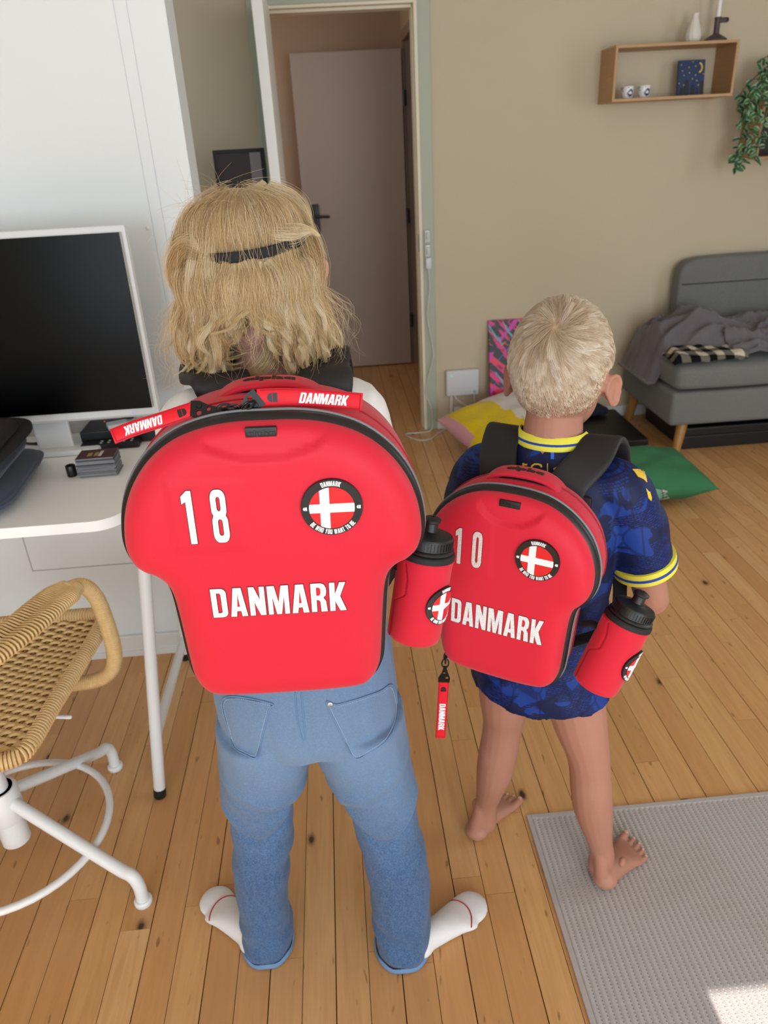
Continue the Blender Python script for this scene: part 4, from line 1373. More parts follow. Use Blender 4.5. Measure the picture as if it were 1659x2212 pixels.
def blanket_b(u, v):
    x = 1.870 + u * .95; y = 3.275 + v * .42 - .03 * u * (1 - v) + .03 * math.sin(u * 9)
    z = .482 + .034 * smoothstep(0, .45, v) + folds(x, y, 3) * (.7 + .9 * smoothstep(.0, .35, v)) + .08 * math.exp(-((u - .66) / .26) ** 2) * smoothstep(.2, 1, v) + .016 * math.sin(u * 15 + v * 5) * smoothstep(0, .3, v)
    return (x, y, max(.474, z - .010 * math.exp(-(u / .05) ** 2)))


blk = tag(empty('grey_blanket', (1.8, 3.5, .46)), 'crumpled dark grey blanket heaped on the sofa seat', 'blanket')
link('heap', sheet(blanket_a, 110, 70, .006), mat_blk.m, blk)
link('trailing_end', sheet(blanket_b, 120, 60, .006), mat_blk.m, blk)

mat_plaid = Mat('black and cream plaid', rough=.95, spec=.1)
_uv = mat_plaid.n('ShaderNodeAttribute', attribute_name='cloth').outputs['Vector']
_s = mat_plaid.n('ShaderNodeSeparateXYZ', i_0=_uv)
_a = mat_plaid.math('GREATER_THAN', mat_plaid.math('FRACT', mat_plaid.math('MULTIPLY', _s.outputs[0], 10)), .5)
_b = mat_plaid.math('GREATER_THAN', mat_plaid.math('FRACT', mat_plaid.math('MULTIPLY', _s.outputs[1], 10)), .5)
_sum = mat_plaid.math('MULTIPLY', mat_plaid.math('ADD', _a, _b), .5)
mat_plaid.color(mat_plaid.ramp(_sum, [(0, '#141312'), (.3, '#141312'), (.4, '#6b655c'), (.6, '#6b655c'), (.75, '#c9bda6'), (1, '#c9bda6')]))
mat_plaid.bump(mat_plaid.noise(mat_plaid.coords('Position'), 300, 2), .5, .0015)


def plaid_fn(u, v):
    x = 1.560 + u * .36 + .03 * v; y = 3.270 + v * .23 + .02 * u + .01 * math.sin(u * 11)
    z = .472 + .034 * (1 - (2 * v - 1) ** 4) ** .5 * smoothstep(0, .1, u) + .014 * abs(noise.noise(Vector((x * 14, y * 18, 2))))
    return (x, y, z)


pm = sheet(plaid_fn, 60, 36, .008)
at = pm.attributes.new('cloth', 'FLOAT_VECTOR', 'POINT')
for i in range(len(pm.vertices)):
    k = i % (60 * 36)
    at.data[i].vector = ((k % 60) / 59 * .42 + (k // 60) / 35 * .06, (k // 60) / 35 * .30 + (k % 60) / 59 * .05, 0)
tag(link('plaid_blanket', pm, mat_plaid.m), 'black and cream plaid blanket sticking out under the grey blanket', 'blanket')

# ================================================================== FLOOR CUSHIONS
mat_green = plain('green cotton', '#2f6b43', .9, .10, 12, .3, 400, .0008)


def pillow_mesh(L, W, T, seed, nu=60, nv=44, wr=.006):
    """square pillow: two bulged faces meeting in a seam with pointed corners"""
    def h(u, v):
        a = max(0.0, 1 - abs(u) ** 2.6); b = max(0.0, 1 - abs(v) ** 2.6)
        return (a * b) ** .55
    vv = []; ff = []
    for s in (1, -1):
        for j in range(nv):
            for i in range(nu):
                u = -1 + 2 * i / (nu - 1); v = -1 + 2 * j / (nv - 1)
                pin = 1 - .07 * (1 - u * u) * abs(v) ** 3 ; pin2 = 1 - .07 * (1 - v * v) * abs(u) ** 3
                q = Vector((u * 2 + seed, v * 2, s))
                e = h(u, v)
                rad = math.sin(math.atan2(v, u) * 9 + seed) * (1 - e) * e
                z = s * (T * e * (1 + .18 * noise.noise(q * 1.3)) + wr * rad)
                vv.append((u * L / 2 * pin2, v * W / 2 * pin, z + .0))
    for s in range(2):
        b = s * nu * nv
        for j in range(nv - 1):
            for i in range(nu - 1):
                a = b + j * nu + i
                ff.append((a, a + 1, a + nu + 1, a + nu) if s == 0 else (a + nu, a + nu + 1, a + 1, a))
    me = mesh_from(vv, ff)
    bm = bmesh.new(); bm.from_mesh(me); bmesh.ops.remove_doubles(bm, verts=bm.verts[:], dist=1e-5)
    return bm_mesh(bm, True)


GM = Matrix.Translation((1.245, 2.885, .075)) @ Matrix.Rotation(math.radians(3), 4, 'Z') @ Matrix.Rotation(math.radians(4), 4, 'X')
gme = pillow_mesh(.60, .40, .092, 3)
gme.transform(GM)
gmin = min(v.co.z for v in gme.vertices)
gme.transform(Matrix.Translation((0, 0, .001 - gmin)))
gp = tag(link('green_cushion', gme, mat_green.m), 'green cushion with a pale printed paw lying on the floor by the sofa', 'cushion')
gb = bvh_of(gme)


def grow_px(poly, d):
    return [(x, -y) for x, y in grow([(x, -y) for x, y in poly[::-1]], d)]


def patch_px(bvh, poly, step, d0, d1, mb=None, origin=None):
    """thin patch lying on a surface, outline given as seen in the photograph"""
    mb = mb or MB()
    c = ray(sum(p[0] for p in poly) / len(poly), sum(p[1] for p in poly) / len(poly)).normalized()
    h0 = bvh.ray_cast(CAMPOS, c)[0]
    if h0 is None: return mb
    last = [(h0 - CAMPOS).length]
    def fn(x, y, d):
        r = ray(x, y).normalized()
        hit, n, _, _ = bvh.ray_cast(CAMPOS, r)
        if hit is None:
            hit, n, _, _ = bvh.find_nearest(CAMPOS + r * last[0])
        else: last[0] = (hit - CAMPOS).length
        if n.dot(r) > 0: n = -n
        return hit + n * d
    slab2d(mb, poly, fn, d0, d1, step)
    return mb


mat_pg = plain('pale green print', '#6d9a80', .9, .06, 10)
mat_cl = plain('pale claw print', '#b9aca6', .9, .05, 10)
mat_line2 = plain('dark green outline', '#163020', .9, .05)
paw = [(1380, 1058), (1400, 1053), (1428, 1057), (1432, 1068), (1431, 1082), (1426, 1090), (1415, 1094), (1396, 1094), (1380, 1090)]
link('print_outline', patch_px(gb, grow_px(paw, 1.6), 4, -.001, .0006).mesh(False), mat_line2.m, gp)
link('print_paw', patch_px(gb, paw, 4, -.001, .0012).mesh(False), mat_pg.m, gp)
for c in ([(1430, 1057), (1442, 1061), (1437, 1067), (1433, 1067)], [(1433, 1071), (1440, 1069), (1446, 1075), (1440, 1083), (1432, 1084)], [(1428, 1088), (1439, 1085), (1436, 1090), (1427, 1092)]):
    link('print_claw', patch_px(gb, c, 0, -.001, .0015).mesh(False), mat_cl.m, gp)

YM = Matrix.Translation((.815, 3.52, .12)) @ Matrix.Rotation(math.radians(28), 4, 'Z') @ Matrix.Rotation(math.radians(16), 4, 'X') @ Matrix.Rotation(math.radians(-8), 4, 'Y')
mat_fleece = Mat('yellow and off white fleece print', rough=.95, spec=.1, sheen=.2)
_a = mat_fleece.n('ShaderNodeAttribute', attribute_name='cloth').outputs['Vector']
_s = mat_fleece.n('ShaderNodeSeparateXYZ', i_0=_a)
_pn = mat_fleece.coords('Position')
_n = mat_fleece.math('MULTIPLY', mat_fleece.math('SUBTRACT', mat_fleece.noise(_pn, 9, 2), .5), .8)
_y1 = mat_fleece.math('ADD', mat_fleece.math('ADD', _s.outputs[0], mat_fleece.math('MULTIPLY', _s.outputs[1], .25)), _n)
_c = mat_fleece.mix(mat_fleece.ramp(mat_fleece.math('ADD', mat_fleece.math('MULTIPLY', _y1, .5), .5), [(.62, (0, 0, 0)), (.64, (1, 1, 1))]), '#d3b312', '#c9c2b8')
_e = mat_fleece.math('ADD', _s.outputs[1], mat_fleece.math('MULTIPLY', _n, .3))
_c = mat_fleece.mix(mat_fleece.math('LESS_THAN', _e, -.78), _c, '#c9c2b8')
_c = mat_fleece.mix(mat_fleece.math('MULTIPLY', mat_fleece.math('LESS_THAN', _s.outputs[0], -.80), mat_fleece.math('GREATER_THAN', _s.outputs[1], -.1)), _c, '#c98f93')
_l = mat_fleece.ramp(mat_fleece.noise(_pn, 24, 2, .5, 1.0), [(.485, (0, 0, 0)), (.497, (1, 1, 1)), (.503, (1, 1, 1)), (.515, (0, 0, 0))])
_l = mat_fleece.math('MULTIPLY', _l, mat_fleece.math('GREATER_THAN', mat_fleece.noise(_pn, 6, 1), .52))
_c = mat_fleece.mix(mat_fleece.math('MULTIPLY', _l, .5), _c, '#8a7416')
mat_fleece.color(_c).bump(mat_fleece.noise(_pn, 300, 2), .4, .0015)
yme = pillow_mesh(.50, .50, .085, 8, wr=.012)
at = yme.attributes.new('cloth', 'FLOAT_VECTOR', 'POINT')
for i, v in enumerate(yme.vertices): at.data[i].vector = (v.co.x / .25, v.co.y / .25, 0)
yme.transform(YM)
ymin = min(v.co.z for v in yme.vertices)
yme.transform(Matrix.Translation((0, 0, .001 - ymin)))
yp = tag(link('yellow_cushion', yme, mat_fleece), 'yellow and off white fleece cushion lying on the floor below the canvas', 'cushion')

# ================================================================== BACKPACKS
def red_cloth(name, a, b, rough, bs, bd):
    m = Mat(name, a, rough, spec=.3, sheen=.12)
    p = m.coords('Position')
    m.color(m.mix(m.noise(p, 7, 3), a, b))
    tw = m.noise(m.mapped(p, (900, 900, 1400)), 1.0, 1)
    m.bump(tw, bs, bd)
    return m


mat_red = red_cloth('red shell fabric', '#ca1730', '#d01c35', .55, .25, .0003)
mat_red_side = red_cloth('red side fabric', '#c21830', '#cb1d36', .6, .3, .0004)
mat_neo = red_cloth('red neoprene', '#c9182f', '#d11f37', .75, .35, .0006)
mat_ribbon = red_cloth('red ribbon', '#d40d20', '#da1428', .5, .4, .0004)
mat_blk_fab = plain('black fabric', '#131315', .7, .1, 40, .35, 900, .0005)
mat_blk_strap = plain('black padded strap fabric', '#17171a', .62, .06, 20, .25, 1200, .0004)
mat_blk_zip = plain('black zipper tape', '#0f0f11', .42, .08, 60)
mat_reflex = plain('grey reflective piping', '#77777b', .35, .05, 90)
mat_rub = plain('black soft rubber', '#101113', .45, .08, 60)
mat_metal_blk = Mat('black coated metal', '#0a0a0b', .35, metal=.3)
mat_print = Mat('white reflective print', rough=.4)
_p = mat_print.coords('Position')
_v = mat_print.n('ShaderNodeTexVoronoi'); _v.inputs['Scale'].default_value = 480; mat_print.t.links.new(_p, _v.inputs['Vector'])
mat_print.color(mat_print.mix(_v.outputs['Distance'], '#eceeef', '#c9cccf'))
mat_print_pk = Mat('pinkish white reflective print', rough=.4)
_v = mat_print_pk.n('ShaderNodeTexVoronoi'); _v.inputs['Scale'].default_value = 480; mat_print_pk.t.links.new(mat_print_pk.coords('Position'), _v.inputs['Vector'])
mat_print_pk.color(mat_print_pk.mix(_v.outputs['Distance'], '#e6dcd8', '#c3b4b0'))
mat_edge = plain('dark print outline', '#5e1822', .6, .05)
mat_flag_w = plain('white flag rubber', '#e9e9ec', .4, .01)
mat_flag_r = plain('red flag rubber', '#d2151f', .4, .02)
mat_stitch = plain('dark red stitching', '#a3122a', .7, .05)


def frame(loc, yaw, tilt, roll):
    """bag frame: x right, y into the bag (towards the wearer), z up"""
    cy, sy = math.cos(yaw), math.sin(yaw)
    u = Vector((cy, sy, 0)); n = Vector((sy, -cy, 0)); v = Vector((0, 0, 1))
    ct, st = math.cos(tilt), math.sin(tilt)
    v, n = v * ct - n * st, n * ct + v * st
    cr, sr = math.cos(roll), math.sin(roll)
    u, v = u * cr + v * sr, v * cr - u * sr
    d = -n
    return Matrix(((u.x, d.x, v.x, loc[0]), (u.y, d.y, v.y, loc[1]), (u.z, d.z, v.z, loc[2]), (0, 0, 0, 1)))


def resample(poly, n):
    P = [Vector(p) for p in poly]; P.append(P[0])
    ds = [0]
    for i in range(1, len(P)): ds.append(ds[-1] + (P[i] - P[i - 1]).length)
    out = []; j = 0
    for k in range(n):
        s = ds[-1] * k / n
        while ds[j + 1] < s: j += 1
        out.append(P[j].lerp(P[j + 1], (s - ds[j]) / max(1e-9, ds[j + 1] - ds[j])))
    return out


def outline(half, n=260):
    """half outline (u >= 0, from the top centre round to the bottom centre) -> smooth closed loop, ccw seen from the front"""
    full = [(-u, v) for u, v in half] + [(u, v) for u, v in half[-2:0:-1]]
    c = catmull([(u, v, 0) for u, v in full], 8, True)
    return resample([(p.x, p.y) for p in c], n)


def normals2(loop):
    n = len(loop); out = []
    for i in range(n):
        t = (loop[(i + 1) % n] - loop[i - 1]).normalized()
        out.append(Vector((t.y, -t.x)))
    return out


def badge(parent, fn, R, parts_name='badge'):
    """round rubber flag badge; fn(u, v, d) maps local disc coordinates to world"""
    def disc(r, n=48): return [(r * math.cos(2 * PI * k / n), r * math.sin(2 * PI * k / n)) for k in range(n)]
    mb = MB(); slab2d(mb, disc(R), fn, -.001, .0030, R / 5)
    slab2d(mb, disc(R * .985), fn, .003, .0036, R / 5)
    bo = link(parts_name, mb.mesh(False), mat_rub.m, parent)
    r = R * .735
    mb = MB(); slab2d(mb, disc(r), fn, .0036, .0041, r / 5)
    link('flag_field', mb.mesh(False), mat_flag_r.m, bo)
    w = R * .155; cx = -R * .225; cz = 0
    def arc(xa, xb, top):
        return [(x, math.copysign(math.sqrt(max(0, r * r - x * x)), top)) for x in np.linspace(xa, xb, 9)]
    cross = arc(cx - w, cx + w, -1) + [(cx + w, -w)] + [(math.sqrt(r * r - y * y), y) for y in np.linspace(-w, w, 7)] + [(cx + w, w)] + arc(cx + w, cx - w, 1) + [(cx - w, w)] + \
            [(-math.sqrt(r * r - y * y), y) for y in np.linspace(w, -w, 7)] + [(cx - w, -w)]
    mb = MB(); slab2d(mb, cross, fn, .0041, .0046, r / 5)
    link('flag_cross', mb.mesh(False), mat_flag_w.m, bo)
    mb = MB()
    def ring_text(txt, a0, a1, flip, hgt):
        gl, W = text_glyphs(txt, .10)
        for x, shapes, ch in gl:
            for poly, holes in shapes:
                def mp(p):
                    t = (x + p[0]) / W
                    a = a0 + (a1 - a0) * t
                    rr = R * .865 + (p[1] - .5) * hgt * (1 if not flip else -1)
                    return (rr * math.cos(a), rr * math.sin(a))
                slab2d(mb, [mp(p) for p in poly], fn, .0036, .0042, 0, [[mp(p) for p in h] for h in holes])
    ring_text('DANMARK', math.radians(111), math.radians(69), False, R * .17)
    ring_text('BE WHO YOU WANT TO BE', math.radians(218), math.radians(322), True, R * .17)
    for s in (-1, 1):
        c = s * R * .865; q = R * .058
        slab2d(mb, [(c - q * 1.1, -q * .2), (c - q * .8, -q * .8), (c - q * .1, -q), (c - q * .1, q), (c - q * .8, q * .8), (c - q * 1.1, q * .2)], fn, .0036, .0042)
        slab2d(mb, [(c + q * .1, -q), (c + q * 1.1, -q), (c + q * 1.1, q), (c + q * .1, q)], fn, .0036, .0042)
    link('lettering', mb.mesh(False), mat_flag_w.m, bo)['kind'] = 'stuff'
    return bo


def backpack(M, half, depth, shell, num_box, neck, label):
    bag = tag(empty('backpack', mat=M @ Matrix.Translation((0, depth * .5, min(v for _, v in half)))), label, 'backpack', 'red shirt-shaped backpacks')
    loop = outline(half)
    nor = normals2(loop)
    n = len(loop)
    RF = shell                                       # depth of the rounded front shell
    arr = np.array([(p.x, p.y) for p in loop])

    def dist(x, y):
        a = arr; b = np.roll(arr, -1, 0)
        ab = b - a; ap = np.array([x, y]) - a
        t = np.clip((ap * ab).sum(1) / (ab * ab).sum(1), 0, 1)
        d = ap - ab * t[:, None]
        return math.sqrt((d * d).sum(1).min())

    def face(x, y, dd=None):
        """depth (y) of the front face; 0 at the flat front, RF at the rim"""
        d = dist(x, y) if dd is None else dd
        w = .040
        q = 1 - min(d / w, 1)
        z = RF * (1 - (1 - q ** 2.6) ** (1 / 2.2))
        cu, cv, ru, rv = neck
        e = math.sqrt(((x - cu) / ru) ** 2 + ((y - cv) / rv) ** 2) if y < cv + .02 else 9
        if e < 1.3: z += .0058 * (1 - smoothstep(.93, 1.02, e)) * smoothstep(.0, .018, d)
        z -= .0015 * math.exp(-((y + .02) / .13) ** 2) * min(1, d / .06)
        bx0, bx1, bz0, bz1 = num_box
        ins = min(x - bx0, bx1 - x, y - bz0, bz1 - y)
        z -= .0011 * smoothstep(-.0015, .001, ins)
        return z

    pts = [Vector((p.x, p.y)) for p in loop]
    edges = [(i, (i + 1) % n) for i in range(n)]
    dd = [0.0] * n
    for off in (.0006, .0018, .004, .0075, .0115, .016):
        for p, q in zip(loop, nor):
            c = p - q * off
            if dist(c.x, c.y) > off * .93: pts.append(Vector((c.x, c.y))); dd.append(off)
    x = -.19
    while x < .19:
        y = -.25
        while y < .2:
            if in_poly(x, y, arr):
                d = dist(x, y)
                if d > .018: pts.append(Vector((x, y))); dd.append(d)
            y += .0042
        x += .0042
    v, e, f, vo, _, _ = delaunay_2d_cdt(pts, edges, [], 0, 1e-6)
    co = []
    for i, p in enumerate(v):
        k = vo[i][0] if vo[i] else None
        co.append(M @ Vector((p.x, face(p.x, p.y, dd[k] if k is not None and k < len(dd) else None), p.y)))
    tris = [tuple(t) for t in f if in_poly(sum(v[i].x for i in t) / 3, sum(v[i].y for i in t) / 3, arr)]
    sh = link('front_shell', mesh_from(co, tris), mat_red.m, bag)

    def loop3(off, y): return [M @ Vector((p.x + q.x * off, y, p.y + q.y * off)) for p, q in zip(loop, nor)]
    def band(mb, prof): mb.rings([loop3(o, y) for o, y in prof], caps=False)
    mb = MB(); band(mb, [(-.003, RF - .006), (.0, RF - .003), (.0035, RF - .001), (.0050, RF + .003), (.0052, RF + .008), (.0042, RF + .0105), (.001, RF + .0115)])
    link('zipper_band', mb.mesh(True, 60), mat_blk_zip.m, bag)
    mb = MB()
    r0 = .0018
    band(mb, [(.0052 + r0 * math.cos(a), RF + .0125 + r0 * math.sin(a)) for a in np.linspace(-PI, PI, 9)])
    link('piping', mb.mesh(), mat_reflex.m, bag)
    mb = MB(); band(mb, [(.0005, RF + .013), (.0038, RF + .0148), (.0042, RF + .018), (.0030, RF + .0205), (.0, RF + .021)])
    link('zipper_band', mb.mesh(True, 60), mat_blk_zip.m, bag)
    mb = MB()
    prof = [(-.002, RF + .018), (.0016, RF + .022), (.0035, RF + .032), (.0042, (RF + depth) / 2), (.001, depth - .028), (-.006, depth - .012), (-.016, depth - .003), (-.03, depth)]
    rr = [loop3(o, y) for o, y in prof]
    mb.rings(rr, caps=False)
    inner = rr[-1]
    # close the back
    v2, e2, f2, _, _, _ = delaunay_2d_cdt([Vector((p.x - q.x * .03, p.y - q.y * .03)) for p, q in zip(loop, nor)], [(i, (i + 1) % n) for i in range(n)], [], 1, 1e-7)
    mb.add([M @ Vector((p.x, depth, p.y)) for p in v2], [tuple(t) for t in f2])
    link('main_body', mb.mesh(True, 60), mat_red_side.m, bag)
    mb = MB(); mb.box(-.095, .095, depth - .004, depth + .010, min(p.y for p in loop) + .03, max(p.y for p in loop) - .03, .008, 2, M=M)
    link('back_padding', mb.mesh(True, 40), mat_blk_fab.m, bag)
    # seam along the side panel
    mb = MB(); mb.tube(loop3(.0046, RF + .055), .0009, 5, closed=True)
    link('seam', mb.mesh(), mat_stitch.m, bag)

    def on_face(u, vv, d): return M @ Vector((u, face(u, vv) - d, vv))
    return bag, loop, face, on_face


def finish_bag(bag, M, loop, face, on_face, number, num_c, num_h, num_w, text_c, text_h, text_w, badge_c, badge_r, logo_c, logo_w, depth, hv, hd, rise, hh, nmat, num_gap):
    bx = num_c
    for txt, c, h, w, gap, nm, mt in ((number, num_c, num_h, num_w, num_gap, 'digit', nmat), ('DANMARK', text_c, text_h, text_w, .085, 'letter', mat_print)):
        ol = letters(txt, on_face, h, c, w, -.0008, .0005, gap, False, .0008, .006)
        bo = link(nm + '_outline', merged(ol).mesh(False), mat_edge.m, bag)
        for mb in letters(txt, on_face, h, c, w, -.0008, .0010, gap, False, 0, .006):
            link(nm, mb.mesh(False), mt.m, bag)
    b0 = Vector((badge_c[0], badge_c[1]))
    yb = face(*badge_c)
    badge(bag, lambda u, v, d: M @ Vector((badge_c[0] + u, yb - d, badge_c[1] + v)), badge_r)
    lw, lh = logo_w, logo_w * .32
    yl = face(*logo_c)
    lp = link('logo_plate', MB().box(logo_c[0] - lw / 2, logo_c[0] + lw / 2, yl - .0022, yl + .004, logo_c[1] - lh / 2, logo_c[1] + lh / 2, .0012, 2, M=M).mesh(True, 30), mat_rub.m, bag)
    lt = letters('alpha', lambda u, v, d: M @ Vector((u, yl - .0022 - d, v)), lh * .50, logo_c, lw * .86, -.0003, .0006, .06, True)
    link('lettering', merged(lt).mesh(False), plain('raised black rubber', '#1d2126', .4, .05).m, lp)['kind'] = 'stuff'
    # carrying handle: padded red arch, black mesh underside, printed word on top
    def arch(t):                                        # t -1..1
        u = hh * t
        zt = hv - 0.10 * u * u / (hh if hh else 1) + rise * (1 - abs(t) ** 4)
        return u, zt
    N = 30
    def strip(w0, w1, z0, z1, taper=True):
        rings = []
        for k in range(N + 1):
            t = -1 + 2 * k / N
            u, z = arch(t)
            wsc = 1.0
            ring = []
            for a in range(14):
                an = 2 * PI * a / 14
                cx = math.copysign(abs(math.cos(an)) ** .6, math.cos(an)); cz = math.copysign(abs(math.sin(an)) ** .6, math.sin(an))
                ring.append(M @ Vector((u, hd + (w0 + w1) / 2 + cx * (w1 - w0) / 2, z + (z0 + z1) / 2 + cz * (z1 - z0) / 2)))
            rings.append(ring)
        return MB().rings(rings)
    hnd = link('handle', strip(-.019, .019, -.004, .005).mesh(True, 60), mat_red_side.m, bag)
    link('handle_lining', strip(-.017, .017, -.0075, -.0039).mesh(True, 60), mat_blk_fab.m, hnd)
    def on_handle(u, v, d):
        t = max(-1, min(1, u / hh))
        return M @ Vector((u, hd + v, arch(t)[1] + .005 + d))
    lt = letters('alpha', on_handle, .013, (.0, .002), hh * .95, -.0012, .0006, .06, True, 0, .004)
    for k in lt: link('letter', k.mesh(False), mat_rub.m, hnd)


HALF1 = [(0, .1420), (.032, .1415), (.062, .1370), (.090, .1275), (.113, .1130), (.132, .0940), (.148, .0690), (.158, .0420), (.1625, .0150), (.1620, -.0020), (.1570, -.0170), (.1470, -.0275),
         (.1360, -.0330), (.1270, -.0420), (.1220, -.0540), (.1190, -.0740), (.1165, -.1150), (.1140, -.1600), (.1110, -.1780), (.1030, -.1940), (.0880, -.2040), (.0500, -.2075), (0, -.2080)]
M1 = frame((-.0845, .70, 1.0607), math.radians(.17), math.radians(-.6), math.radians(-1.84))
D1 = .178
NB1 = (-.104, -.030, .007, .087)
bag1, loop1, face1, on1 = backpack(M1, HALF1, D1, .030, NB1, (-.003, .150, .078, .043),
                                   'larger red shirt-shaped backpack with number 18 worn by the long-haired person')
finish_bag(bag1, M1, loop1, face1, on1, '18', (-.0675, .0485), .0615, .0455, (.0, -.0595), .0375, .149, (.064, .053), .0325, (-.0035, .1345), .032, D1, .139, .125, .013, .062, mat_print, .52)

HALF2 = [(0, .1400), (.026, .1390), (.052, .1340), (.077, .1220), (.098, .1050), (.114, .0850), (.125, .0610), (.1300, .0380), (.1300, .0160), (.1250, -.0020), (.1170, -.0150), (.1090, -.0240),
         (.1045, -.0360), (.1020, -.0560), (.1005, -.0900), (.0990, -.1300), (.0965, -.1500), (.0890, -.1680), (.0730, -.1790), (.0400, -.1830), (0, -.1840)]
M2 = frame((.214, .92, .853), math.radians(-30.6), math.radians(1.5), math.radians(-2.5))
D2 = .130
NB2 = (-.088, -.016, .010, .095)
bag2, loop2, face2, on2 = backpack(M2, HALF2, D2, .030, NB2, (.003, .148, .056, .049),
                                   'smaller red shirt-shaped backpack with number 10 worn by the short-haired person')
finish_bag(bag2, M2, loop2, face2, on2, '10', (-.0520, .0525), .0600, .0420, (-.0015, -.0635), .0430, .146, (.052, .058), .0325, (.0015, .1300), .031, D2, .1345, .085, .0155, .060, mat_print_pk, .55)


# ------------------------------------------------------------------ bottles in neoprene sleeves, clipped to the bags
def bottle(top, bot, label, bag_dir, badge_dir):
    """top: centre of lid top, bot: centre of base; bag_dir: towards the bag; badge_dir: where the badge faces"""
    A = (top - bot).normalized()
    L = (top - bot).length
    X = (badge_dir - A * badge_dir.dot(A)).normalized()
    Y = A.cross(X)
    M = Matrix(((X.x, Y.x, A.x, bot.x), (X.y, Y.y, A.y, bot.y), (X.z, Y.z, A.z, bot.z), (0, 0, 0, 1)))
    b = tag(empty('water_bottle', mat=M), label, 'bottle', 'black lidded bottles in red sleeves')
    R = .0355
    hs = L - .030
    # sleeve, bulging a little where the seam panel sits
    prof = [(.001, 0), (R - .008, 0), (R - .002, .003), (R, .010), (R, hs - .012), (R + .0008, hs - .004), (R - .001, hs)]
    link('sleeve', MB().lathe(prof, 48, M=M).mesh(True, 50), mat_neo.m, b)
    link('sleeve_hem', MB().lathe([(R - .002, hs - .002), (R + .0012, hs - .001), (R + .0016, hs + .004), (R + .0006, hs + .007), (R - .003, hs + .008)], 48, M=M).mesh(True, 60), mat_blk_fab.m, b)
    link('flask', MB().lathe([(.001, .004), (R - .004, .004), (R - .0035, hs + .006), (R - .005, hs + .010), (R - .005, hs + .012)], 40, M=M).mesh(True, 60), mat_rub.m, b)
    zl = hs + .009
    lidp = [(R - .006, zl - .002), (R - .0015, zl), (R - .001, zl + .003), (R - .0025, zl + .0045), (R - .004, zl + .005), (R - .004, zl + .017), (R - .0055, zl + .020), (R - .010, zl + .0215), (.016, zl + .0225), (.0125, zl + .0245), (.011, zl + .025), (.0, zl + .025)]
    lid = link('lid', MB().lathe(lidp, 48, M=M).mesh(True, 35), mat_rub.m, b)
    rb = MB()
    for k in range(44):
        a = 2 * PI * k / 44
        rb.box(-.0006, .0006, R - .0045, R - .0030, zl + .0065, zl + .0165, 0, M=M @ Matrix.Rotation(a, 4, 'Z'))
    o = link('grip_rib', rb.mesh(False), mat_rub.m, lid); o['kind'] = 'stuff'
    sp = [(.0105, zl + .0235), (.0095, zl + .026), (.009, zl + .036), (.0115, zl + .0375), (.012, zl + .041), (.010, zl + .0425), (.0055, zl + .0445), (.0028, zl + .0445), (.0022, zl + .042), (.0, zl + .042)]
    link('spout', MB().lathe(sp, 32, M=M).mesh(True, 40), mat_rub.m, lid)
    # seam panel: a second layer of neoprene with zigzag edge stitching
    w = M.inverted().to_3x3() @ bag_dir
    a0 = math.atan2(w.y, w.x)
    sgn = 1 if ((a0 + PI) % (2 * PI) - PI) < 0 else -1
    def on(a, z, d): return M @ Vector(((R + d) * math.cos(a), (R + d) * math.sin(a), z))
    def pa(z):
        t = z / hs
        return a0 + sgn * (.45 + .55 * smoothstep(.45, .62, t) * (1 - .35 * smoothstep(.75, 1, t)))
    rings = []
    for k in range(31):
        z = .006 + (hs - .010) * k / 30
        e = pa(z)
        rings.append([on(a0 + (e - a0) * q / 10, z, .0016 if q < 10 else .0003) for q in range(-10, 11)])
    mb = MB()
    nn = len(rings[0]); v = []; f = []
    for r in rings: v += r
    for i in range(len(rings) - 1):
        for k in range(nn - 1): f.append((i * nn + k, i * nn + k + 1, (i + 1) * nn + k + 1, (i + 1) * nn + k))
    mb.add(v, f)
    link('seam_panel', mb.mesh(True, 60), mat_neo.m, b)
    mb = MB()
    zz = [on(pa(z) + .035 * (1 if i % 2 else -1), z, .0013) for i, z in enumerate(np.linspace(.006, hs - .006, 110))]
    mb.tube(zz, .00045, 4)
    o = link('stitching', mb.mesh(), mat_stitch.m, b); o['kind'] = 'stuff'
    zb = hs * .52
    Rb = .0265
    badge(b, lambda u, vv, d: M @ Vector(((R + d) * math.cos(u / R), (R + d) * math.sin(u / R), zb + vv)), Rb)
    # loop that ties the sleeve to the bag
    p0 = M @ Vector((0, 0, hs * .86)) + bag_dir * (R - .002)
    p1 = p0 + bag_dir * .028
    link('side_loop', MB().tube([p0, (p0 + p1) / 2 + Vector((0, 0, .004)), p1], .010, 10, ry=.0022).mesh(True, 60), mat_blk_fab.m, b)
    return b


t1 = at_y(929, 1152, .835); b1 = at_y(894, 1377, .815)
bottle(t1, b1, 'black lidded bottle in a red sleeve beside the larger backpack', Vector((-1, .15, 0)).normalized(), Vector((.80, -.72, .1)))
t2 = at_y(1374, 1306, .905); b2 = at_y(1284, 1482, .890)
bottle(t2, b2, 'black lidded bottle in a red sleeve beside the smaller backpack', Vector((-.85, .4, 0)).normalized(), Vector((.86, -.60, .1)))


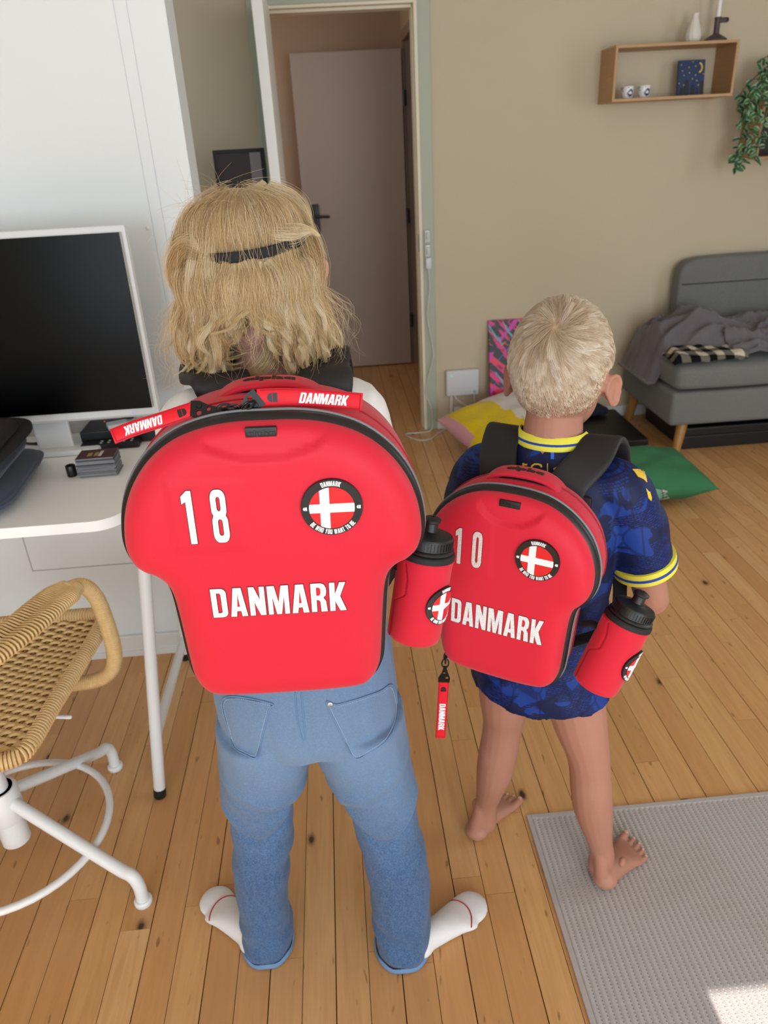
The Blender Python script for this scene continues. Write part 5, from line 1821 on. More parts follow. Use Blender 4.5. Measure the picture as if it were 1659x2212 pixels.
# ------------------------------------------------------------------ zip-pull ribbons
def ribbon_tag(path, width_dir, width, label, root, text_at=.62, slant=.18, flip=1, thick=.0022):
    """path: from the clip outwards; root: where the clip ring is tied"""
    P = catmull(path, 10)
    W = [None] * len(P)
    o = tag(empty('zip_ribbon', P[0]), label, 'ribbon', 'red ribbons on the zip pulls')
    ds = [0]
    for i in range(1, len(P)): ds.append(ds[-1] + (P[i] - P[i - 1]).length)
    T = ds[-1]
    def at(s):
        s = max(0, min(T, s))
        j = 0
        while j < len(ds) - 2 and ds[j + 1] < s: j += 1
        t = (s - ds[j]) / max(1e-9, ds[j + 1] - ds[j])
        c = P[j].lerp(P[j + 1], t)
        tg = (P[j + 1] - P[j]).normalized()
        w = (width_dir - tg * width_dir.dot(tg)).normalized()
        n = tg.cross(w) * flip
        return c, tg, w, n
    mb = MB()
    rings = []
    for k in range(25):
        c, tg, w, n = at(T * k / 24)
        hw = width / 2
        rings.append([c + w * a * hw + n * b * thick / 2 for a, b in ((-1, -.4), (-1, .4), (-.93, 1), (0, 1), (.93, 1), (1, .4), (1, -.4), (.93, -1), (0, -1), (-.93, -1))])
    mb.rings(rings)
    rb = link('ribbon', mb.mesh(True, 50), mat_ribbon.m, o)
    def on(u, v, d):
        c, tg, w, n = at(u)
        return c + w * v + n * (thick / 2 + d)
    lw = T * .46
    lt = letters('DANMARK', on, width * .58, (T * text_at, 0), lw, -.0004, .0003, .05, False, 0, .004, slant)
    for k in lt: link('letter', k.mesh(False), mat_flag_w.m, rb)
    q = width * .26; c0 = T * .14
    mb = MB()
    slab2d(mb, [(c0 - q * 1.1, -q * .2), (c0 - q * .8, -q * .8), (c0 - q * .1, -q), (c0 - q * .1, q), (c0 - q * .8, q * .8), (c0 - q * 1.1, q * .2)], on, -.0004, .0004)
    slab2d(mb, [(c0 + q * .05, -q), (c0 + q * 1.0, -q), (c0 + q * 1.0, q), (c0 + q * .05, q)], on, -.0004, .0004)
    link('logo_patch', mb.mesh(False), mat_rub.m, rb)
    mb = MB()
    for s in (-1, 1): mb.tube([on(T * k / 30, s * width * .43, .0002) for k in range(1, 30)], .00045, 4)
    mb.tube([on(T * .975, s * width * .43 / 4, .0002) for s in range(-4, 5)], .00045, 4)
    link('stitching', mb.mesh(), mat_stitch.m, rb)
    # clip: flat black hook plate, ring and gate
    c, tg, w, n = at(0)
    d = (root - c)
    Lh = .030
    dv = d.normalized()
    dv = (dv - n * dv.dot(n)).normalized()
    def pl(u, v, t): return c + dv * u + dv.cross(n) * v + n * t
    hw = width / 2
    plate = [(-.003, -hw * 1.05), (.006, -hw * 1.1), (.016, -hw * .55), (.024, -hw * .35), (.030, -hw * .30), (.0305, hw * .3), (.024, hw * .4), (.014, hw * .75), (.006, hw * 1.1), (-.003, hw * 1.05)]
    def circ(u, v, r): return [(u + r * math.cos(2 * PI * k / 12), v + r * math.sin(2 * PI * k / 12)) for k in range(12)]
    mb = MB(); slab2d(mb, plate, pl, -.001, .0016, 0, [circ(.006, hw * .5, .0028), circ(.016, -.0004, .0022)])
    hk = link('hook_plate', mb.mesh(False), mat_metal_blk.m, o)
    mb = MB(); mb.lathe([(.0, 0), (.0032, 0), (.0028, .0012), (.0, .0014)], 16, M=Matrix.Translation(pl(.006, -hw * .45, .0015)) @ n.to_track_quat('Z', 'Y').to_matrix().to_4x4())
    link('rivet', mb.mesh(), mat_metal_blk.m, hk)
    p = pl(.031, 0, 0)
    mb = MB()
    for k, (cc, rr, ax) in enumerate(((p.lerp(root, .25), .0075, n), (p.lerp(root, .62), .0065, dv.cross(n)), (p.lerp(root, 1.0), .006, (n + dv.cross(n)).normalized()))):
        e1 = (root - p).normalized(); e1 = (e1 - ax * e1.dot(ax)).normalized(); e2 = ax.cross(e1)
        mb.tube([cc + e1 * math.cos(2 * PI * q / 20) * rr * 1.2 + e2 * math.sin(2 * PI * q / 20) * rr * .75 for q in range(20)], .0013, 8, closed=True)
    link('split_ring', mb.mesh(), mat_metal_blk.m, o)
    return o


def on_bag(M, u, y, v): return M @ Vector((u, y, v))


zr1 = on_bag(M1, -.022, .046, .151)
ribbon_tag([at_y(556, 860, .752), at_y(610, 858, .752), at_y(670, 860, .756), at_y(730, 864, .762), at_y(782, 868, .770)], Vector((0, .22, .97)), .0190,
           'red ribbon lying to the right on top of the larger backpack', zr1 + Vector((.004, 0, 0)), flip=1)
ribbon_tag([at_y(418, 884, .750), at_y(390, 893, .748), at_y(345, 908, .745), at_y(290, 925, .740), at_y(243, 943, .735)], Vector((0, -.55, -.83)), .0165,
           'red ribbon hanging to the left off the top of the larger backpack', zr1 + Vector((-.012, 0, -.002)))
zr2 = at_y(963, 1416, .985)
hz = [at_y(x, y, .985) for x, y in ((959, 1470), (957, 1500), (955, 1540), (951, 1594))]
ribbon_tag(hz, Vector((1, -.1, 0)), .0180, 'red ribbon hanging below the left corner of the smaller backpack', zr2, slant=0, flip=1)

# ================================================================== PEOPLE
def skin(name, a, b, c):
    m = Mat(name, a, .55, spec=.35, sss=.12)
    p = m.coords('Position')
    col = m.mix(m.noise(p, 16, 4), a, b)
    col = m.mix(m.ramp(m.noise(p, 6, 2), [(.5, (0, 0, 0)), (.8, (.6, .6, .6))]), col, c)
    m.color(col).bump(m.noise(p, 700, 2), .12, .0004)
    return m


mat_skin = skin('light skin', '#a5715e', '#ae7c68', '#9a624f')
mat_skin2 = skin('fair skin', '#bb8f7c', '#c59b88', '#b07c6a')
mat_eye = plain('eye white', '#d8d5d0', .2, .01)
mat_iris = plain('blue grey iris', '#4a6478', .2, .1)
mat_lip = plain('lip', '#b0685c', .45, .05)


def head_parts(mb, H, s, F, R):
    """skull, jaw, nose, ears in the person's frame (F forward, R right)"""
    U = Vector((0, 0, 1))
    B = Matrix((R, F, U)).transposed()
    def P(x, y, z): return H + R * x * s + F * y * s + U * z * s
    mb.ellipsoid(P(0, -.004, .012), (.077 * s, .092 * s, .098 * s), B, 32, 20)
    mb.ellipsoid(P(0, .034, -.050), (.056 * s, .056 * s, .062 * s), B, 28, 16)
    mb.ellipsoid(P(0, .055, -.083), (.030 * s, .028 * s, .026 * s), B)           # chin
    for q in (-1, 1):
        mb.ellipsoid(P(q * .040, .062, -.042), (.022 * s, .020 * s, .024 * s), B)   # cheeks
        mb.ellipsoid(P(q * .030, .078, .014), (.022 * s, .012 * s, .008 * s), B)    # brows
    mb.tube([P(0, .084, .004), P(0, .094, -.018), P(0, .100, -.032)], [.006 * s, .0075 * s, .0095 * s], 12, rnd=True)
    for q in (-1, 1): mb.ellipsoid(P(q * .010, .091, -.034), (.007 * s, .008 * s, .006 * s), B)
    return P, B


def ear(mb, P, B, q, s, out=.35, dx=0.0, dz=0.0):
    T = B @ (Matrix.Rotation(q * -.55, 3, 'Z') @ Matrix.Rotation(q * out, 3, 'Y') @ Matrix.Rotation(.15, 3, 'X'))
    c = P(q * (.080 + dx), -.004, -.026 + dz)
    n = 18
    ringp = [c + T @ Vector((q * .004, .020 * math.cos(a) * (1 if math.sin(a) > 0 else .75), .032 * math.sin(a))) * s for a in [2 * PI * k / n for k in range(n)]]
    mb.tube(ringp, .0050 * s, 8, closed=True)
    mb.ellipsoid(c - T @ Vector((q * .002, 0, 0)) * s, (.0045 * s, .018 * s, .029 * s), T, 18, 12)
    mb.ellipsoid(c + T @ Vector((0, .006, -.028)) * s, (.006 * s, .009 * s, .010 * s), T, 14, 10)     # lobe
    mb.ellipsoid(P(q * (.074 + dx), .0, -.026 + dz), (.012 * s, .016 * s, .024 * s), B, 14, 10)


mat_lid = plain('eyelid skin', '#b3806d', .55, .05)


def face_bits(o, P, B, s):
    for q in (-1, 1):
        _t = MB().ellipsoid(P(q * .030, .0725, -.004), (.0118 * s,) * 3, B, 20, 14)
        e = link('eye', _t.mesh(), mat_eye.m, o)
        _t = MB().ellipsoid(P(q * .030, .0825, -.005), (.0060 * s, .0028 * s, .0060 * s), B, 16, 10)
        link('iris', _t.mesh(), mat_iris.m, e)
        _t = MB().ellipsoid(P(q * .030, .0725, .0035), (.0132 * s, .0132 * s, .0070 * s), B, 20, 12)
        link('eyelid', _t.mesh(), mat_lid.m, o)
    _t = MB()
    for z, r in ((-.0575, .0038), (-.0635, .0045)):
        _t.tube(catmull([P(-.021, .076, z + .0015), P(-.010, .0875, z + .001), P(0, .0905, z - .0005), P(.010, .0875, z + .001), P(.021, .076, z + .0015)], 5), r * s, 8, rnd=True)
    link('lips', _t.mesh(), mat_lip.m, o)


def hand(mb, wrist, grip, palm_dir, F, curl_axis, s):
    """hand closed round something: palm plus four curled fingers and a thumb.
    grip: centre of the fist; palm_dir: from wrist to knuckles; F: direction the fingers close; curl_axis: along the knuckles"""
    D = palm_dir.normalized(); A = (curl_axis - D * curl_axis.dot(D)).normalized(); C = (F - D * F.dot(D) - A * F.dot(A)).normalized()
    kn = wrist + D * .052 * s
    B = Matrix((A, D, C)).transposed()
    mb.ellipsoid(wrist + D * .030 * s, (.026 * s, .032 * s, .013 * s), B, 20, 12)
    for i, ln in enumerate((.92, 1.0, .95, .78)):
        x = (-.0195 + .013 * i) * s
        b = kn + A * x
        pts = [b - D * .012 * s, b, b + D * .014 * s * ln + C * .006 * s, b + D * .020 * s * ln + C * .020 * s * ln, b + D * .010 * s * ln + C * .032 * s * ln, b - D * .004 * s + C * .030 * s * ln]
        mb.tube(catmull(pts, 4), [.0068 * s * (1 - .25 * k / 20) for k in range(21)], 10, rnd=True)
    t0 = wrist + D * .012 * s - A * .020 * s
    pts = [t0, t0 + D * .014 * s - A * .012 * s + C * .008 * s, t0 + D * .028 * s - A * .008 * s + C * .018 * s, t0 + D * .036 * s + A * .004 * s + C * .026 * s]
    mb.tube(catmull(pts, 5), [.0088 * s * (1 - .25 * k / 15) for k in range(16)], 10, rnd=True)


def foot(mb, heel, toe_dir, L, W, side, sock=False):
    """bare foot with five toes (or a smooth sock foot). heel: back of the heel on the floor; side: +1 right foot"""
    D = toe_dir.normalized(); Rr = Vector((D.y, -D.x, 0)); U = Vector((0, 0, 1))
    B = Matrix((Rr, D, U)).transposed()
    def P(x, y, z): return heel + Rr * (x * side) * W + D * y * L + U * z * L
    # x: + towards the little toe
    mb.ellipsoid(P(0, .14, .115), (W * .36, L * .15, L * .115), B, 24, 16)
    rows = [(.10, .0, .30, .13, .135), (.25, .0, .31, .13, .13), (.42, .02, .35, .115, .118), (.58, .02, .42, .092, .095), (.72, .02, .49, .066, .068), (.79, .02, .49, .050, .052)]
    rg = []
    for y, x, w, h, z in rows:
        rg.append([P(x + w * math.cos(a) * (1 if not sock else 1), y + (-.06 * math.cos(a) if y > .6 else 0), z + h * math.copysign(abs(math.sin(a)) ** .8, math.sin(a))) for a in [2 * PI * k / 20 for k in range(20)]])
    if side < 0: rg = [r[::-1] for r in rg]
    mb.rings(rg)
    if sock:
        mb.ellipsoid(P(-.02, .80, .060), (W * .47, L * .19, L * .056), B, 24, 14)
    else:
        for i, (x, y, r, ln) in enumerate(((-.37, .86, .054, .125), (-.125, .90, .036, .095), (.075, .88, .035, .088), (.26, .835, .034, .080), (.435, .775, .034, .072))):
            mb.tube([P(x * .92, y - .10, .055), P(x, y, r * .98 + .010), P(x * 1.02, y + ln * .75, r * .95)], [r * L * .95, r * L, r * L * .92], 12, rnd=True)
    return P


def mesh_min_z(me, z0):
    for v in me.vertices:
        if v.co.z < z0: v.co.z = z0
    me.update()


def person(name, label, origin, yaw):
    o = tag(empty(name, origin), label, 'person')
    F = Vector((-math.sin(yaw), math.cos(yaw), 0)); R = Vector((math.cos(yaw), math.sin(yaw), 0))
    O = Vector(origin)
    def W(x, y, z): return O + R * x + F * y + Vector((0, 0, z))
    return o, W, F, R


def ell_ring(W, x, y, z, rx, ry, n=40, e=.85, zf=None):
    out = []
    for k in range(n):
        a = 2 * PI * k / n
        cx = math.copysign(abs(math.cos(a)) ** e, math.cos(a)); cy = math.copysign(abs(math.sin(a)) ** e, math.sin(a))
        out.append(W(x + rx * cx, y + ry * cy, z + (zf(a) if zf else 0)))
    return out


# ------------------------------------------------------------------ the long-haired person
P1, W1, F1, R1v = person('person', 'taller person with long blond hair and black headband, white shirt and blue jeans', (-.095, .985, 0), 0.0)
UZ = Vector((0, 0, 1))
H1 = W1(-.011, .012, 1.290)
mb = MB()
Ph1, B1 = head_parts(mb, H1, 1.0, F1, R1v)
for q in (-1, 1): ear(mb, Ph1, B1, q, 1.0, .45, .003 if q > 0 else -.004, .030)
mb.tube([W1(0, -.012, 1.10), W1(0, -.008, 1.16), W1(0, .0, 1.22), W1(0, .006, 1.26)], [.060, .047, .043, .046], 20, rnd=True)
mb.rings([ell_ring(W1, 0, -.002, z, rx, ry) for z, rx, ry in ((.66, .095, .062), (.75, .088, .058), (.85, .090, .060), (.95, .100, .064), (1.03, .110, .064), (1.09, .110, .058), (1.13, .075, .046))])
arms1 = {}
for q in (-1, 1):
    sh, el, wr = W1(q * .112, -.005, 1.116), W1(q * .138, .03, .925), W1(q * .108, .140, 1.005)
    mb.tube(catmull([W1(q * .09, -.002, 1.115), sh, sh.lerp(el, .5), el, el.lerp(wr, .5), wr], 6), [.038, .038, .038, .037, .037, .036, .036, .035, .034, .033, .032, .031, .031, .030, .030, .029, .029, .029, .028, .028, .027, .026, .025, .024, .024, .023, .022, .021, .020, .020, .020], 16, rnd=True)
    hand(mb, wr, None, W1(q * .085, .16, 1.055) - wr, -F1 * .6 - R1v * q * .6, R1v * q * .3 - F1 * .6 + UZ * .2, .86)
    arms1[q] = (sh, el, wr)
legs1 = {-1: dict(hip=(-.082, .0, .60), knee=(-.108, -.002, .37), ank=(-.142, -.012, .075), heel=(-.152, -.034, 0), dir=(-.66, .76, 0)),
         1: dict(hip=(.082, .0, .60), knee=(.115, -.022, .36), ank=(.140, -.050, .075), heel=(.146, -.072, 0), dir=(.82, .52, 0))}
for q, l in legs1.items():
    h, k, a = W1(*l['hip']), W1(*l['knee']), W1(*l['ank'])
    mb.tube(catmull([h + Vector((-q * .02, 0, .06)), h, h.lerp(k, .5), k, k.lerp(a, .4) + F1 * -.008, a, a - Vector((0, 0, .03))], 4), [.062, .062, .061, .06, .058, .056, .054, .052, .048, .045, .042, .040, .039, .039, .039, .038, .037, .034, .030, .027, .025, .024, .024, .025, .026], 16, rnd=True)
    foot(mb, W1(*l['heel']), R1v * l['dir'][0] + F1 * l['dir'][1], .195, .072, q, True)
me = remeshed(mb, .0048, 4)
mesh_min_z(me, .0006)
link('body', me, mat_skin2.m, P1)
face_bits(P1, Ph1, B1, 1.0)
# socks
mat_sock = plain('white knitted sock', '#dcdadb', .9, .03, 30, .5, 700, .0012)
mat_sred = plain('red sock stripe', '#a8202c', .8, .05)
for q, l in legs1.items():
    mb = MB()
    D = R1v * l['dir'][0] + F1 * l['dir'][1]
    foot(mb, W1(*l['heel']) - D.normalized() * .004, D, .205, .080, q, True)
    a = W1(*l['ank'])
    mb.tube([a + Vector((0, 0, -.035)), a + Vector((0, 0, .07))], [.033, .032], 18)
    me = remeshed(mb, .004, 5)
    mesh_min_z(me, .0005)
    sk = link('sock', me, mat_sock.m, P1)
    sb = bvh_of(me)
    Dn = D.normalized(); Rr = Vector((Dn.y, -Dn.x, 0))
    c0 = W1(*l['heel']) + Dn * .150
    mb = MB(); pts = []
    for i in range(25):
        t = -1 + 2 * i / 24
        o_ = c0 + Rr * t * .040 - Dn * (.026 * t * t) + Vector((0, 0, .12))
        h, n, _, _ = sb.ray_cast(o_, Vector((0, 0, -1)))
        if h and h.z > .012: pts.append(h + n * .0004)
    if len(pts) > 3:
        mb.tube(pts, .0015, 6)
        link('stripe', mb.mesh(), mat_sred.m, sk)

# jeans
mat_denim = Mat('washed blue denim', rough=.85, spec=.15, sheen=.15)
_p = mat_denim.coords('Position')
_n = mat_denim.noise(_p, 9, 4, .6)
_f = mat_denim.noise(mat_denim.mapped(_p, (1500, 1500, 260)), 1.0, 2, .6)
_f2 = mat_denim.noise(mat_denim.mapped(_p, (260, 260, 900)), 1.0, 2, .6)
_z = mat_denim.n('ShaderNodeSeparateXYZ', i_0=_p).outputs[2]
_fade = mat_denim.ramp(mat_denim.math('ADD', _z, mat_denim.math('MULTIPLY', mat_denim.noise(_p, 5, 3), .16)), [(.36, (0, 0, 0)), (.52, (.45, .45, .45)), (.68, (1, 1, 1)), (.80, (.85, .85, .85))])
_base = mat_denim.mix(_n, '#213c63', '#2e5080')
_base = mat_denim.mix(mat_denim.math('MULTIPLY', _fade, .70), _base, '#7f99b5')
_base = mat_denim.mix(mat_denim.math('MULTIPLY', _f, .14), _base, '#86a2c0')
_m = mat_denim.ramp(mat_denim.noise(_p, 380, 3, .75), [(.42, (0, 0, 0)), (.64, (1, 1, 1))])
_base = mat_denim.mix(mat_denim.math('MULTIPLY', _m, .30), _base, '#84a0c2')
_m2 = mat_denim.ramp(mat_denim.noise(mat_denim.mapped(_p, (130, 130, 40)), 1.0, 3, .65), [(.40, (0, 0, 0)), (.72, (1, 1, 1))])
_base = mat_denim.mix(mat_denim.math('MULTIPLY', _m2, .14), _base, '#7c98b8')
_base = mat_denim.mix(mat_denim.math('MULTIPLY', _f2, .30), _base, '#2e4a70')
mat_denim.color(_base).bump(mat_denim.math('ADD', _f, _f2), .35, .0007)
mat_thread = plain('pale denim thread', '#9bb0c8', .8, .06)
mat_denim_edge = plain('worn denim edge', '#6686ac', .85, .12, 60, .4, 500)
mb = MB()
pel = [(.552, .085, .070, -.01), (.572, .125, .100, -.004), (.592, .143, .108, -.004), (.62, .150, .110, -.006), (.67, .150, .108, -.006), (.72, .146, .102, -.004), (.78, .136, .096, 0), (.86, .128, .092, 0)]
mb.rings([ell_ring(W1, 0, y, z, rx, ry, 48, .9) for z, rx, ry, y in pel])
#        z     xL      yL     rx     ry
LEG = {-1: [(.006, -.140, -.008, .049, .055), (.03, -.140, -.006, .052, .060), (.10, -.136, -.006, .050, .061), (.17, -.132, -.010, .0500, .061), (.25, -.124, -.010, .0535, .062), (.32, -.114, -.006, .0570, .063),
            (.37, -.109, -.003, .0580, .064), (.43, -.104, -.007, .0645, .074), (.48, -.090, -.010, .0770, .088), (.54, -.080, -.006, .082, .099), (.60, -.080, -.006, .078, .104)],
       1: [(.006, .132, -.044, .052, .056), (.03, .132, -.042, .056, .062), (.10, .133, -.036, .057, .063), (.17, .134, -.032, .0585, .064), (.25, .128, -.028, .060, .065), (.32, .119, -.022, .0600, .065),
           (.36, .115, -.018, .0600, .065), (.42, .108, -.017, .066, .076), (.48, .091, -.014, .0775, .088), (.54, .081, -.008, .082, .099), (.60, .080, -.006, .078, .104)]}
for q, tab in LEG.items():
    rg = []
    for k in range(64):
        z = .006 + (.60 - .006) * k / 63
        x, y, rx, ry = lerp_tab(tab, z)
        rg.append(ell_ring(W1, x, y, z, rx, ry, 44, .92))
    mb.rings(rg)
me = remeshed(mb, .0042, 5)


def cloth_wrinkle(p, n):
    x, y, z = p.x + .095, p.y - .985, p.z
    q = 1 if x > 0 else -1
    back = smoothstep(.2, -.4, n.y)
    d = .0030 * noise.noise(Vector((x * 16, y * 10, z * 11)))
    # U-shaped fold where the seat fabric sags over the back of each knee
    xc = q * .105 + (.008 if q > 0 else 0)
    zz = z - (.365 if q < 0 else .350) - .045 * min(1.5, ((x - xc) / .055) ** 2)
    d += back * (.0060 * math.exp(-((zz - .022) / .020) ** 2) - .0072 * math.exp(-((zz + .004) / .012) ** 2))
    zz = z - .475 - .55 * abs(x - q * .02) + .03
    d += back * .0030 * math.exp(-(zz / .012) ** 2) * smoothstep(.02, .06, abs(x)) - back * .0026 * math.exp(-((zz + .026) / .012) ** 2) * smoothstep(.02, .06, abs(x))
    d += .0016 * math.sin((z * 60 + x * 30 * q + noise.noise(Vector((x * 9, y * 9, z * 6))) * 4)) * math.exp(-((z - .30) / .06) ** 2)
    d += .0030 * math.sin(z * 70 + x * 45 * q + noise.noise(Vector((x * 12, y * 12, z * 8 + 3))) * 4) * math.exp(-((z - .07) / .05) ** 2)
    d += .0022 * noise.noise(Vector((x * 40, y * 40, z * 14)))
    d -= .004 * math.exp(-(x / .012) ** 2) * smoothstep(.56, .60, z) * back      # seat seam valley
    return d


displace(me, cloth_wrinkle)
mesh_min_z(me, .002)
jeans = link('jeans', me, mat_denim.m, P1)
jb = bvh_of(me)


def surf_line(bvh, pts_px, r, dash=None, off=.0006):
    """thread lying on a surface along a line given in the photograph"""
    mb = MB(); run = []
    P = catmull([(x, y, 0) for x, y in pts_px], 10)
    segs = []
    for p in P:
        rr = ray(p.x, p.y).normalized()
        h, n, _, _ = bvh.ray_cast(CAMPOS, rr)
        if h is None: continue
        if n.dot(rr) > 0: n = -n
        segs.append(h + n * off)
    if len(segs) < 3: return mb
    if dash:
        ds = [0]
        for i in range(1, len(segs)): ds.append(ds[-1] + (segs[i] - segs[i - 1]).length)
        s = 0
        def at(s):
            for i in range(len(ds) - 1):
                if ds[i + 1] >= s: return segs[i].lerp(segs[i + 1], (s - ds[i]) / max(1e-9, ds[i + 1] - ds[i]))
            return segs[-1]
        while s + dash < ds[-1]:
            mb.tube([at(s), at(s + dash * .35), at(s + dash * .7)], r, 4, rnd=False); s += dash
    else: mb.tube(segs, r, 6)
    return mb


mat_pocket = mat_denim
for poly, stud in (([(484, 1506), (585, 1517), (582, 1535), (568, 1590), (556, 1637), (530, 1632), (507, 1618), (496, 1590)], None),
                   ([(704, 1517), (728, 1520), (775, 1507), (818, 1492), (846, 1478), (858, 1520), (857, 1560), (836, 1600), (800, 1624), (765, 1638), (738, 1590)], (713, 1521))):
    try:
        pk = link('pocket', patch_px(jb, poly, 5, -.001, .0016).mesh(True, 50), mat_denim.m, P1)
        if pk.data.vertices:
            ins = grow_px(poly, -5.0); ins2 = grow_px(poly, -1.2)
            link('pocket_stitching', surf_line(jb, ins + ins[:1], .0006, .0036, .0019).mesh(), mat_thread.m, pk)
            link('pocket_edge', surf_line(jb, ins2 + ins2[:1], .0011, None, .0014).mesh(), mat_denim_edge.m, pk)
            if stud:
                r = ray(*stud).normalized(); h, n, _, _ = jb.ray_cast(CAMPOS, r)
                if h:
                    link('rivet', MB().lathe([(.0, 0), (.0042, 0), (.0042, .001), (.0028, .0018), (.0, .0014)], 20, M=Matrix.Translation(h + n * .0016) @ n.to_track_quat('Z', 'Y').to_matrix().to_4x4()).mesh(), plain('pewter rivet', '#a9a9a8', .35, .05, metal=.9).m, pk)
    except Exception as ex:
        print('pocket', ex)
sm = MB()
for ln in ([(637, 1495), (640, 1530), (645, 1570), (655, 1602)], [(651, 1495), (654, 1530), (657, 1570), (660, 1598)]):
    m_ = surf_line(jb, ln, .0009, None, .0007); sm.add(m_.v, m_.f)
link('seat_seam', sm.mesh(), mat_denim_edge.m, P1)
for q, tab in LEG.items():
    x, y, rx, ry = lerp_tab(tab, .012)
    rg = ell_ring(W1, x, y, .010, rx + .002, ry + .002, 44, .92)
    hm = MB().tube([Vector((p.x, p.y, .010 + .002 * math.sin(k))) for k, p in enumerate(rg)], .0022, 8, closed=True, ry=.0070)
    link('hem', hm.mesh(True, 180), mat_denim_edge.m, P1)

# white shirt
mat_shirt = plain('white cotton shirt', '#dfe0e0', .85, .015, 6, .2, 500, .0006)
mb = MB()
mb.rings([ell_ring(W1, 0, y, z, rx, ry, 44, .86) for z, rx, ry, y in ((.83, .138, .102, 0), (.88, .134, .094, 0), (.96, .136, .090, 0), (1.03, .142, .086, 0), (1.09, .146, .080, -.002), (1.132, .130, .068, -.004), (1.158, .092, .058, -.006), (1.174, .060, .052, -.006))])
for q in (-1, 1):
    sh, el, wr = arms1[q]
    mb.tube(catmull([W1(q * .085, -.004, 1.118), sh, sh.lerp(el, .55), el, el.lerp(wr, .75)], 6), [.046] * 5 + [.047] * 5 + [.046] * 5 + [.042] * 5 + [.036] * 5, 18, rnd=True)
me = remeshed(mb, .0055, 5)
displace(me, lambda p, n: .0035 * noise.noise(p * 26) + .0035 * abs(noise.noise(Vector((p.x * 34, p.y * 14, p.z * 20)))))
link('shirt', me, mat_shirt.m, P1)
shb1 = bvh_of(me)

# ------------------------------------------------------------------ the short-haired person
YAW2 = math.radians(-30.6)
P2, W2, F2, R2v = person('person', 'shorter barefoot person with cropped blond hair in a blue and yellow football shirt', (.335, 1.10, 0), YAW2)
H2 = W2(0, .034, 1.116)
mb = MB()
Ph2, B2 = head_parts(mb, H2, 1.0, F2, R2v)
for q in (-1, 1): ear(mb, Ph2, B2, q, .77, .02, .004)
mb.tube([W2(0, -.004, .95), W2(0, .0, 1.00), W2(0, .010, 1.05), W2(0, .018, 1.09)], [.066, .050, .045, .048], 22, rnd=True)
mb.rings([ell_ring(W2, 0, 0, z, rx, ry) for z, rx, ry in ((.50, .090, .066), (.58, .092, .066), (.66, .085, .060), (.76, .088, .062), (.86, .098, .064), (.93, .098, .056), (.965, .07, .045))])
arms2 = {}
for q in (-1, 1):
    sh, el, wr = W2(q * .126, .0, .938), W2(q * .180, .050, .715), W2(q * .118, .185, .800)
    mb.tube(catmull([W2(q * .085, .0, .94), sh, sh.lerp(el, .5), el, el.lerp(wr, .5), wr], 6), [.036, .037, .037, .036, .036, .035, .035, .034, .034, .033, .033, .032, .031, .031, .030, .030, .0295, .029, .029, .028, .0275, .027, .026, .025, .024, .023, .022, .021, .020, .0195, .019], 16, rnd=True)
    hand(mb, wr, None, W2(q * .092, .170, .855) - wr, -F2 * .6 - R2v * q * .5, R2v * q * .3 - F2 * .6 + UZ * .2, .78)
    arms2[q] = (sh, el, wr)
legs2 = {-1: dict(hip=(-.062, .0, .52), knee=(-.073, .018, .355), calf=(-.086, .018, .245), ank=(-.116, .040, .072), heel=(-.136, -.002, 0), dir=(.26, 1, 0), L=.176),
         1: dict(hip=(.066, .0, .52), knee=(.106, .006, .345), calf=(.122, .008, .235), ank=(.150, .030, .072), heel=(.155, -.010, .0058), dir=(.36, 1, 0), L=.170)}
for q, l in legs2.items():
    h, k, c, a = W2(*l['hip']), W2(*l['knee']), W2(*l['calf']), W2(*l['ank'])
    pth = catmull([h + Vector((0, 0, .05)), h, h.lerp(k, .55), k + UZ * .01, c, c.lerp(a, .6), a, a - UZ * .035], 5)
    rad = [.060, .060, .060, .060, .060, .060, .058, .056, .054, .052, .050, .048, .046, .0445, .043, .0415, .0405, .0405, .041, .041, .0405, .039, .0365, .034, .0315, .029, .0275, .026, .0255, .0255, .026, .0265, .027, .0275, .028, .028]
    mb.tube(pth, rad, 18, rnd=True)
    kf = k + F2 * .022
    mb.ellipsoid(kf, (.027, .022, .032), B2, 18, 12)
    mb.ellipsoid(c + UZ * .035 - F2 * .010, (.034, .032, .062), B2, 20, 14)
    heel = W2(*l['heel'])
    D = R2v * l['dir'][0] + F2 * l['dir'][1]
    foot(mb, heel, D, l['L'], .076, q)
    Dn = D.normalized(); Rr = Vector((Dn.y, -Dn.x, 0))
    for s_, zz in ((1, .062), (-1, .068)): mb.ellipsoid(heel + Dn * .050 + Rr * s_ * .0215 + UZ * zz, (.0075, .011, .012), B2, 14, 10)
    mb.tube([heel + Dn * .016 + UZ * .02, a - Dn * .014 + UZ * .03], [.017, .015], 12, rnd=True)
    l['P'] = (heel, Dn, Rr)
me = remeshed(mb, .0030, 3)
for v in me.vertices:
    zf = .0062 if v.co.x > .362 + .02 and v.co.y < 1.225 else .0006
    if v.co.z < zf: v.co.z = zf
me.update()
link('body', me, mat_skin.m, P2)
bb2 = bvh_of(me)
face_bits(P2, Ph2, B2, 1.0)
mat_nail = plain('toenail', '#d3a091', .3, .03)
for q, l in legs2.items():
    heel, Dn, Rr = l['P']; L = l['L']
    for x, y in ((-.37, .955), (-.125, .965), (.075, .94), (.26, .89), (.435, .825)):
        o_ = heel + Rr * (x * q) * .076 + Dn * y * L + UZ * .06
        h, n, _, _ = bb2.ray_cast(o_, Vector((0, 0, -1)))
        if h and h.z > .004:
            s_ = 1.5 if x < -.3 else 1
            link('toenail', MB().ellipsoid(h + n * .0002, (.0030 * s_, .0034 * s_, .0009), Matrix((Rr, Dn.cross(n).cross(n) * -1 if False else Dn, n)).transposed(), 12, 8).mesh(), mat_nail.m, P2)

